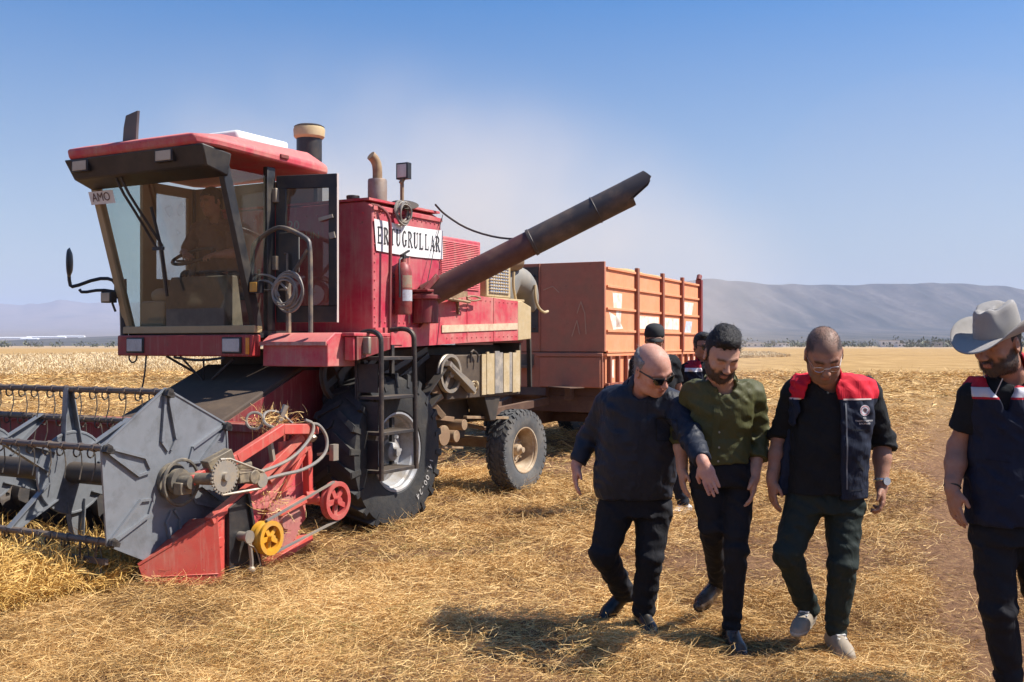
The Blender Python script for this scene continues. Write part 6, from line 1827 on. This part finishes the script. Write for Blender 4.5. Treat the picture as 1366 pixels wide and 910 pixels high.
# --- the bald man in sunglasses
navy = cloth('navy_shirt_cloth', (.016, .020, .032), .55); blacktr = cloth('black_trouser_cloth', (.010, .010, .013), .8)
blk_leather = [M('black_leather', (.010, .009, .009), .4), M('black_sole', (.016, .015, .014), .8)]
p1 = person('balding man in sunglasses and a navy shirt pointing at the ground', dict(
    Y=5.92, seed=1.3, foot=(850, 838), head=(871, 493, -.30), hs=1.10, look=(30, 31, -12), neck=(852, 520, -.17), fat=1.1, jaw=1.10, skin=SKr,
    torso=[(514, 820, 892, .105, -.13), (530, 802, 907, .14, -.12), (560, 798, 910, .158, -.10), (590, 794, 908, .175, -.07), (625, 791, 904, .175, -.04), (648, 790, 900, .165, -.02), (663, 794, 896, .155, 0)],
    arms=[dict(s=(813, 533, -.06), e=(785, 582, .06), w=(769, 620, .02), n=(1, .1, 0), side=1, cuff=1.93, rs=(.080, .068, .050), d=(-.02, -.05, -.25), curl=.45),
          dict(s=(899, 537, -.20), e=(921, 582, -.44), w=(938, 617, -.66), n=(.25, .95, .1), side=-1, cuff=1.93, rs=(.082, .068, .050), d=(.07, -.10, -.22), curl=.18, spread=.1)],
    legs=[dict(j=[(822, 668, -.01), (805, 738, -.06), (834, 792, .22)], toe=(812, 824, .13), lift=.02, u=(.3, -.8, .5)), dict(j=[(872, 668, 0), (866, 745, -.05), (858, 815, .03)], toe=(0, .05, -.25, -.02))],
    shirt=dict(mat=navy, amp=.010, v=.10, collar=True, placket=(856, 530, 848, 664), pocket=((872, 556), (893, 586))), trousers=dict(mat=blacktr, r=(.108, .076, .064)), shoes=blk_leather,
    hair=(grey_hair, dict(t=.006, cut=cut_balding, amp=.004, n=1500, L=.026, comb=(0, 1, -.45), out=.25)), glasses='sun', brow=.003))
# --- the man in the olive shirt
olive = cloth('olive_shirt_cloth', (.066, .066, .024), .6)
brown_leather = [M('brown_leather', (.035, .018, .014), .22, dirt=DUST, damt=.3, dscale=8), M('dark_sole', (.02, .015, .012), .8)]
p2 = person('bearded man in an olive green shirt looking down at the straw', dict(
    Y=5.60, seed=2.9, foot=(965, 858), head=(963, 474, -.20), hs=1.06, look=(6, 30, 4), neck=(962, 512, -.07), jaw=1.03, skin=SK, beard='full',
    torso=[(508, 928, 1000, .10, -.04), (525, 916, 1008, .125, -.03), (550, 916, 1006, .135, -.02), (580, 918, 1003, .13, 0), (617, 918, 1004, .125, 0)],
    arms=[dict(s=(925, 524, 0), e=(908, 578, .10), w=(910, 625, .04), n=(1, .1, 0), side=1, cuff=1.35, rs=(.070, .060, .050), curl=.5, hsz=.95),
          dict(s=(1004, 525, 0), e=(1014, 577, .06), w=(1006, 635, -.06), n=(-1, .2, 0), side=-1, cuff=1.62, rs=(.072, .063, .052), roll=True, d=(-.03, -.06, -.2), curl=.5)],
    legs=[dict(j=[(942, 628, .01), (948, 705, -.02), (958, 777, .36)], toe=(938, 807, .22), lift=.03, u=(.35, -.5, .8)), dict(j=[(985, 628, 0), (982, 735, -.09), (975, 838, -.03)], toe=(0, .05, -.25, -.05))],
    shirt=dict(mat=olive, amp=.011, v=.16, collar=True, placket=(955, 540, 952, 615)), trousers=dict(mat=blacktr, r=(.088, .062, .049)), shoes=brown_leather,
    hair=(dark_hair, dict(t=.0065, cut=cut_short(.066), amp=.006, n=3000, L=.022, comb=(.25, 1, .0), out=.2, add=[((0, -.040, .102), (.058, .052, .034)), ((.01, .02, .112), (.064, .08, .034))])), brow=.006))
m = MB()
for i, (x, y) in enumerate(((951, 545), (953, 574), (953, 594), (952, 612))):
    q = p2['J']((x, y, 0))
    m.ball((q[0], 0, q[2]), .006, 8)
bt = BVHTree.FromPolygons([tuple(v) for v in p2['shirt'][1]], [tuple(f) for f in p2['shirt'][2]])
bv = []
for v in m.v:
    hit = bt.ray_cast(Vector((v[0], 4, v[2])), Vector((0, 1, 0)))
    bv.append((v[0] - p2['base'][0], (hit[0].y if hit[0] else 5.4) + v[1] * .3 - p2['base'][1], v[2]))
m.v = bv; m.build('button', M('pale_button', (.35, .32, .25), .4), p2['root'])
# --- the man in the open red and navy vest
redv = cloth('red_vest_cloth', (.56, .012, .030), .75); navyv = cloth('navy_vest_cloth', (.012, .017, .034), .75); piping = M('pale_piping', (.7, .55, .5), .7)
blacktee = cloth('black_tee_cloth', (.010, .011, .013), .9); dkgreen = cloth('dark_green_trouser_cloth', (.014, .021, .018), .7)
sneak = [M('beige_sneaker', (.30, .25, .19), .75, dirt=(.25, .18, .11), damt=.6, dscale=12), M('pale_sole', (.42, .39, .34), .7, dirt=DUST, damt=.6), M('dark_collar', (.05, .05, .05), .9)]
def vest3_pick(p, J):
    return np.where(p[:, 2] > J((0, 532, -.12))[2], 0, 1)
def band(name, V, F, root, base, J, p0, p1, w, mat_, n=18):
    a, b = J(p0), J(p1); v = []
    for i in range(n + 1):
        q = a + (b - a) * i / n; v += [(q[0], q[2] - w), (q[0], q[2] + w)]
    decal(name, V, F, v, [(2 * i, 2 * i + 2, 2 * i + 3, 2 * i + 1) for i in range(n)], mat_, root, base, .0025)
def vest3_after(o, V, F, root, base, J):
    gz_ = M('grey_stitching', (.16, .17, .19), .7); dk_ = M('dark_welt', (.005, .007, .014), .8)
    stitch('zip', V, F, o, base, J, (1122, 537, -.12), (1127, 652, -.12), .004, gz_)
    stitch('pocket', V, F, o, base, J, (1134, 608, -.12), (1152, 628, -.12), .006, dk_)
    stitch('seam', V, F, o, base, J, (1130, 572, -.12), (1157, 573, -.12), .0025, dk_)
    stitch('hem', V, F, o, base, J, (1128, 653, -.12), (1152, 653, -.12), .0025, dk_)
    band('piping', V, F, o, base, J, (1054, 532, -.12), (1074, 532, -.12), .004, piping)
    band('piping', V, F, o, base, J, (1119, 532, -.12), (1160, 532, -.12), .004, piping)
    c = J((1139, 545)); r_ = .028
    ring = [(c[0] + r_ * math.cos(t), c[2] + r_ * math.sin(t)) for t in np.linspace(0, 2 * math.pi, 24, endpoint=False)]
    decal('emblem', V, F, ring + [(c[0], c[2])], [(i, (i + 1) % 24, 24) for i in range(24)], M('emblem_white', (.72, .72, .74), .7), o, base, .003)
    ri = [(c[0] + .010 * math.cos(t) * (1 + .4 * math.sin(3 * t)), c[2] + .012 * math.sin(t)) for t in np.linspace(0, 2 * math.pi, 18, endpoint=False)]
    decal('emblem_mark', V, F, ri + [(c[0], c[2])], [(i, (i + 1) % 18, 18) for i in range(18)], M('emblem_grey', (.20, .12, .13), .7), o, base, .005)
    rr = [(c[0] + q * math.cos(t), c[2] + q * math.sin(t)) for t in np.linspace(0, 2 * math.pi, 24, endpoint=False) for q in (.021, .024)]
    decal('emblem_ring', V, F, rr, [(2 * i, 2 * i + 1, (2 * i + 3) % 48, (2 * i + 2) % 48) for i in range(24)], M('emblem_red', (.45, .03, .04), .7), o, base, .0045)
    for txt, yy, sz in (('T.C.', 555, .013), ('TARIM VE ORMAN', 558.5, .0125), ('BAKANLIGI', 562, .0125)):
        v, f = text_geo(txt, sz); q = J((1139, yy))
        decal('lettering', V, F, [(q[0] + a[0], q[2] + a[1]) for a in v], f, wletter, o, base, .003)
p3 = person('man in glasses and an open red and navy vest with rolled black sleeves', dict(
    Y=5.48, seed=4.1, foot=(1098, 868), head=(1099, 473, -.24), hs=1.10, look=(-8, 36, -3), neck=(1102, 512, -.08), jaw=1.05, fat=1.12, skin=SK2, beard='stubble',
    torso=[(508, 1062, 1150, .10, -.05), (525, 1058, 1160, .13, -.04), (555, 1056, 1158, .145, -.03), (590, 1054, 1152, .15, -.02), (625, 1050, 1150, .15, 0), (657, 1050, 1148, .14, 0)],
    arms=[dict(s=(1062, 521, 0), e=(1040, 585, .10), w=(1030, 640, .02), n=(1, .2, 0), side=1, cuff=1.05, rs=(.078, .066, .062), d=(0, -.03, -.2), curl=.5),
          dict(s=(1156, 521, 0), e=(1177, 588, .08), w=(1176, 648, .0), n=(-1, .35, 0), side=-1, cuff=1.18, rs=(.082, .072, .066), roll=True, d=(-.01, -.05, -.2), curl=1.0, r=1.12)],
    legs=[dict(j=[(1073, 662, 0), (1050, 738, -.07), (1078, 812, .10)], toe=(1063, 845, -.06), u=(.1, -.1, 1)), dict(j=[(1126, 662, 0), (1124, 755, -.08), (1115, 842, -.02)], toe=(0, .03, -.25, -.02), u=(0, 0, 1))],
    shirt=dict(name='tee_shirt', mat=blacktee, amp=.008), trousers=dict(mat=dkgreen, r=(.100, .073, .056)), shoes=sneak,
    vest=dict(seams=(532,), mat=[redv, navyv, piping], torso=[(499, 1062, 1150, .11, -.05), (507, 1056, 1160, .125, -.05), (525, 1051, 1166, .15, -.04), (555, 1050, 1165, .165, -.03), (590, 1047, 1161, .17, -.02), (625, 1041, 1158, .165, 0), (662, 1036, 1156, .15, 0)],
              open=[(1100, 488, 12), (1099, 505, 14), (1095, 540, 24), (1091, 600, 30), (1088, 640, 35), (1088, 690, 37)], pick=vest3_pick, after=vest3_after, arm=.02),
    buzz=True, laces=M('white_laces', (.7, .68, .64), .8), glasses='clear', brow=.0065))
def watch(pp, a, mat_):
    d = a['w'] - a['e']; d /= np.linalg.norm(d); c = Vector(a['w'] - d * .025 - pp['base'])
    m = MB(); m.torus(c, Vector(d), .035, .009, 20, 6); u = Vector((.3, -1, .1)).normalized(); m.cyl(c + u * .033, c + u * .047, .021, 16)
    m.build('wristwatch', mat_, pp['root'])
watch(p3, p3['arms'][1], M('steel_watch', (.6, .6, .6), .25, .9))
# --- the man in the hat at the right edge
navyv2 = cloth('dark_navy_vest_cloth', (.010, .013, .028), .8); redv2 = cloth('deep_red_vest_cloth', (.36, .014, .030), .75); refl = M('grey_reflective_band', (.50, .49, .53), .5)
def vest4_pick(p, J):
    z = p[:, 2]; t = (p[:, 0] - J((1345, 0))[0]) * .0
    a, b, c = J((0, 517, -.12))[2], J((0, 530, -.12))[2], J((0, 533, -.12))[2]
    return np.where(z > a, 0, np.where(z > b, 2, np.where(z > c, 0, 1)))
def vest4_after(o, V, F, root, base, J):
    def strip(name, p0, p1, w, mat_):
        a, b = J(p0), J(p1); n = 14
        v = []
        for i in range(n + 1):
            q = a + (b - a) * i / n; v += [(q[0] - w, q[2]), (q[0] + w, q[2])]
        decal(name, V, F, v, [(2 * i, 2 * i + 1, 2 * i + 3, 2 * i + 2) for i in range(n)], mat_, o, base, .004)
    strip('zip', (1346, 547), (1350, 694), .003, dsteel)
    strip('zip_pull', (1346, 548), (1347, 561), .006, zinc)
    strip('seam', (1300, 609), (1326, 612), .012, cloth('pocket_flap_cloth', (.007, .009, .02), .8))
p4 = person('bearded man in a pale straw cowboy hat and zipped navy vest at the right', dict(
    Y=4.60, seed=6.2, foot=(1345, 950), head=(1331, 460, -.10), hs=1.03, look=(-58, 16, 0), neck=(1352, 505, -.02), skin=SK2, beard='full', jaw=1.02,
    torso=[(503, 1300, 1392, .10, 0), (520, 1292, 1400, .125, 0), (555, 1294, 1400, .135, 0), (600, 1296, 1398, .135, 0), (660, 1296, 1398, .135, 0), (690, 1297, 1398, .13, 0)],
    arms=[dict(s=(1300, 530, 0), e=(1278, 596, .06), w=(1270, 652, -.02), n=(1, .3, 0), side=1, cuff=.66, rs=(.072, .072, .07), d=(.02, -.03, -.2), curl=.35, r=1.1),
          dict(s=(1392, 530, 0), e=(1416, 596, .06), w=(1420, 655, -.02), n=(-1, .3, 0), side=-1, cuff=.66, rs=(.072, .072, .07))],
    legs=[dict(j=[(1325, 700, 0), (1332, 815, -.04), (1348, 920, .02)], toe=(0, .0, -.25, -.02)), dict(j=[(1376, 700, 0), (1395, 815, -.02), (1400, 920, .1)], toe=(0, .1, -.25, -.02))],
    shirt=dict(name='tee_shirt', mat=blacktee, amp=.007), trousers=dict(mat=blacktr, r=(.100, .074, .058)), shoes=blk_leather,
    vest=dict(seams=(517, 530, 533), mat=[redv2, navyv2, refl], torso=[(502, 1294, 1396, .115, 0), (520, 1286, 1405, .145, 0), (555, 1289, 1404, .155, 0), (600, 1291, 1402, .155, 0), (660, 1289, 1402, .155, 0), (698, 1290, 1402, .15, 0)],
              open=[(1346, 490, 16), (1347, 520, 15), (1348, 547, 2)], pick=vest4_pick, after=vest4_after, arm=.03),
    hair=(dark_hair, dict(t=.004, cut=cut_short(.058), amp=.002, n=900, L=.010)), brow=.006))
def cowboy(pp):
    """woven hat: pinched crown, brim curled up at the sides"""
    P = pp['P']; base = pp['base']; s = pp['s']
    n, V, Fq = 64, [], []
    rows = []
    # (radius scale, height, kind)
    prof = [(1.0, .046, 'c'), (1.005, .070, 'c'), (.985, .10, 'c'), (.955, .13, 'c'), (.92, .155, 'c'), (.85, .170, 't'), (.70, .172, 't'), (.45, .160, 't'), (.2, .150, 't'), (.0, .148, 't')]
    for rs_, h_, kd in prof:
        r_ = []
        for i in range(n):
            t = 2 * math.pi * i / n; x, y = math.sin(t), -math.cos(t)
            pin = math.exp(-((abs(x) - .75) / .35) ** 2) * math.exp(-((y + .45) / .45) ** 2)
            f = (h_ - .046) / .12
            r_.append((x * .088 * rs_ * (1 - .22 * pin * max(0, f)), y * .108 * rs_ + .012, h_ - (.018 * pin + .03 * math.exp(-(x / .3) ** 2) * (kd == 't') * (1 - rs_ * .6)) * (f > .5)))
        rows.append(r_)
    brim = []
    for k in range(8):
        u = k / 7; r_ = []
        for i in range(n):
            t = 2 * math.pi * i / n; x, y = math.sin(t), -math.cos(t)
            L = .085 + .015 * abs(y)
            curl = (abs(x) ** 2.2) * .068 * u ** 1.9 - (abs(y) ** 3) * .028 * u
            r_.append((x * (.088 + L * u * (1 - .30 * abs(x) ** 2 * u)), y * (.108 + L * u) + .012, .046 + curl))
        brim.append(r_)
    allr = brim[::-1] + rows
    for r_ in allr: V += [P(*q) - base for q in r_]
    for a in range(len(allr) - 1):
        for i in range(n): Fq.append((a * n + i, a * n + (i + 1) % n, (a + 1) * n + (i + 1) % n, (a + 1) * n + i))
    mt = M('woven_straw_hat', (.40, .375, .35), .8, dirt=(.36, .32, .29), damt=.5, dscale=9)
    N, K = mt.node_tree.nodes, mt.node_tree.links
    wv = N.new('ShaderNodeTexWave'); wv.inputs['Scale'].default_value = 120; wv.inputs['Distortion'].default_value = 1.5; wv.bands_direction = 'Z'
    w2 = N.new('ShaderNodeTexWave'); w2.inputs['Scale'].default_value = 110; w2.bands_direction = 'X'
    K.new(N['Texture Coordinate'].outputs['Object'], wv.inputs['Vector']); K.new(N['Texture Coordinate'].outputs['Object'], w2.inputs['Vector'])
    ad = N.new('ShaderNodeMath'); ad.operation = 'MULTIPLY'; K.new(wv.outputs['Fac'], ad.inputs[0]); K.new(w2.outputs['Fac'], ad.inputs[1])
    bp = N.new('ShaderNodeBump'); bp.inputs['Strength'].default_value = .8; bp.inputs['Distance'].default_value = .004; K.new(ad.outputs[0], bp.inputs['Height']); K.new(bp.outputs[0], N['Principled BSDF'].inputs['Normal'])
    m = MB(); m.add(V, Fq); o = m.build('cowboy_hat', mt, pp['root'], sharp=70)
    so_ = o.modifiers.new('thickness', 'SOLIDIFY'); so_.thickness = .004; so_.offset = -1
    m = MB(); HP = pp['HP']
    m.tube([HP(-.085, .0, .05), HP(-.080, -.02, -.03), HP(-.055, -.05, -.11), HP(-.02, -.075, -.20), HP(-.015, -.085, -.245), HP(.0, -.082, -.20), HP(.03, -.05, -.13)], .0022, 5, smooth=1)
    m.build('chin_cord', M('pale_cord', (.55, .52, .48), .8), pp['root'])
    m = MB()
    a = pp['arms'][0]; d = a['w'] - a['e']; d /= np.linalg.norm(d)
    m.torus(Vector(a['w'] - d * .01 - base), Vector(d), .033, .005, 18, 6); m.build('bracelet', black, pp['root'])
cowboy(p4)
# --- the two men behind
white_sneak = [M('white_sneaker', (.66, .65, .64), .6, dirt=DUST, damt=.3, dscale=12), M('white_sole', (.7, .7, .68), .6), M('grey_collar', (.25, .25, .27), .9)]
p5 = person('man in a black cap and black tee shirt standing before the orange trailer', dict(
    Y=9.7, seed=8.3, foot=(890, 690), head=(873, 453, -.03), hs=1.05, look=(-4, 12, 0), neck=(874, 474, 0), skin=SK2, h=.008,
    torso=[(474, 855, 893, .09, 0), (484, 846, 902, .12, 0), (510, 846, 902, .13, 0), (540, 848, 900, .13, 0), (575, 848, 900, .125, 0)],
    arms=[dict(s=(850, 483, 0), e=(842, 525, .06), w=(842, 560, .0), n=(1, .2, 0), side=1, cuff=.65, rs=(.07, .068, .065)),
          dict(s=(898, 483, 0), e=(906, 525, .06), w=(908, 558, -.1), n=(-1, .2, 0), side=-1, cuff=.65, rs=(.07, .068, .065))],
    legs=[dict(j=[(862, 582, 0), (860, 632, -.03), (862, 676, .02)], toe=(0, -.12, -.25, -.02)), dict(j=[(888, 582, 0), (902, 632, -.05), (912, 672, -.05)], toe=(0, -.22, -.16, -.04))],
    shirt=dict(name='tee_shirt', mat=blacktee, amp=.008), trousers=dict(mat=cloth('dark_jean_cloth', (.012, .014, .022)), r=(.095, .07, .058)), shoes=white_sneak,
    hair=(dark_hair, dict(t=.004, cut=cut_short(.058), amp=.002, n=0)), brow=.006))
HP = p5['HP']; Pp = p5['P']
m = MB(); nn = 24
cap = []
for rs_, h_ in ((1.06, .030), (1.07, .055), (1.03, .085), (.88, .115), (.6, .132), (.25, .140), (0, .141)):
    cap += [Pp(math.sin(2 * math.pi * i / nn) * .083 * rs_, -math.cos(2 * math.pi * i / nn) * .103 * rs_ + .012, h_) - p5['base'] for i in range(nn)]
m.add(cap, [(a * nn + i, a * nn + (i + 1) % nn, (a + 1) * nn + (i + 1) % nn, (a + 1) * nn + i) for a in range(6) for i in range(nn)])
br_ = [Pp(math.sin(t) * (.078 + .004 * e), .012 - math.cos(t) * (.10 + .075 * e * max(0, math.cos(t)) ** .5), .034 - .022 * e - .02 * abs(math.sin(t)) ** 2) - p5['base'] for e in (0, 1) for t in np.linspace(-1.15, 1.15, 13)]
m.add(br_, [(i, i + 1, 13 + i + 1, 13 + i) for i in range(12)])
o = m.build('baseball_cap', M('black_cap_cloth', (.013, .013, .014), .85), p5['root']); so_ = o.modifiers.new('thickness', 'SOLIDIFY'); so_.thickness = .005
def vest6_pick(p, J):
    z = p[:, 2]; a, b = J((0, 491, -.12))[2], J((0, 496, -.12))[2]
    return np.where(z > a, 0, np.where(z > b, 2, 1))
p6 = person('man in sunglasses and a red vest with white band, half hidden behind olive shirt', dict(
    Y=10.2, seed=9.6, foot=(944, 680), head=(938, 462, -.02), hs=1.05, look=(14, 10, 0), neck=(942, 482, 0), skin=SK2, h=.008,
    torso=[(482, 922, 962, .09, 0), (492, 914, 970, .12, 0), (520, 914, 968, .13, 0), (550, 916, 968, .13, 0), (580, 916, 968, .125, 0)],
    arms=[dict(s=(916, 492, 0), e=(907, 532, .06), w=(908, 568, -.0), n=(1, .2, 0), side=1, cuff=.6, rs=(.066, .066, .065)),
          dict(s=(966, 492, 0), e=(974, 532, .06), w=(974, 568, -.0), n=(-1, .2, 0), side=-1, cuff=.6, rs=(.066, .066, .065))],
    legs=[dict(j=[(930, 586, 0), (930, 628, -.03), (932, 668, .02)], toe=(0, -.05, -.25, -.02)), dict(j=[(955, 586, 0), (956, 628, -.03), (957, 668, .02)], toe=(0, .05, -.25, -.02))],
    shirt=dict(name='tee_shirt', mat=blacktee, amp=.007), trousers=dict(mat=blacktr, r=(.092, .068, .056)), shoes=blk_leather,
    vest=dict(seams=(491, 496), mat=[redv2, navyv2, M('white_band', (.72, .70, .70), .6)], torso=[(482, 920, 964, .10, 0), (492, 911, 972, .135, 0), (520, 911, 971, .145, 0), (580, 912, 971, .14, 0)], open=[(942, 476, 6), (942, 492, 5), (942, 512, 1)], pick=vest6_pick, after=lambda *a: None, arm=.03),
    hair=(dark_hair, dict(t=.008, cut=cut_short(.062), amp=.005, n=600, L=.03, add=[((0, -.03, .105), (.06, .06, .028))])), glasses='sun', brow=.005))

# --- the driver, seated behind the windscreen (seen at about ten metres)
def comb_px(lx, ly, z):
    w = from_comb(lx, ly, z); return (HX + FPX * w[0] / w[1], HY - FPX * (w[2] - CH) / w[1], 0), w[1]
Yd = comb_px(-.70, -.30, 2.6)[1]
def dj(lx, ly, z):
    w = from_comb(lx, ly, z); q = px(0, 0, Yd)
    return (HX + FPX * w[0] / Yd, HY - FPX * (w[2] - CH) / Yd, w[1] - Yd)
hdp = dj(-.72, -.36, 2.93); nk = dj(-.70, -.30, 2.76)
def row(z, w_, ry, ly):
    c = dj(-.70, ly, z); return (c[1], c[0] - w_ * FPX / Yd, c[0] + w_ * FPX / Yd, ry, c[2])
p7 = person('driver seated at the wheel behind the dusty windscreen of the combine', dict(
    Y=Yd, seed=3.7, foot=dj(-.70, -.55, 1.75), head=hdp, hs=1.05, look=(-28, 12, 0), neck=nk, skin=SK2, h=.009,
    torso=[row(2.76, .13, .09, -.28), row(2.70, .19, .11, -.28), (row(2.5, .19, .12, -.25)), row(2.3, .18, .12, -.22), row(2.17, .18, .12, -.22)],
    arms=[dict(s=dj(-.89, -.30, 2.68), e=dj(-.95, -.45, 2.45), w=dj(-.84, -.62, 2.44), n=(0, 0, -1), side=1, cuff=.9, rs=(.07, .065, .06), curl=.8),
          dict(s=dj(-.52, -.30, 2.68), e=dj(-.44, -.45, 2.45), w=dj(-.50, -.62, 2.44), n=(0, 0, -1), side=-1, cuff=.9, rs=(.07, .065, .06), curl=.8)],
    legs=[dict(j=[dj(-.78, -.28, 2.22), dj(-.80, -.66, 2.22), dj(-.80, -.64, 1.86)], toe=(0, -.12, -.25, -.02)), dict(j=[dj(-.60, -.28, 2.22), dj(-.58, -.66, 2.22), dj(-.58, -.64, 1.86)], toe=(0, -.12, -.25, -.02))],
    shirt=dict(mat=cloth('brown_work_shirt_cloth', (.17, .09, .06)), amp=.008), trousers=dict(mat=blacktr, r=(.09, .07, .06)), shoes=blk_leather,
    hair=(dark_hair, dict(t=.010, cut=cut_short(.060), amp=.004, n=0)), brow=.006))
p7['root'].location.z = 1.74
for ch in p7['root'].children: pass
p7['root'].location.z = 0
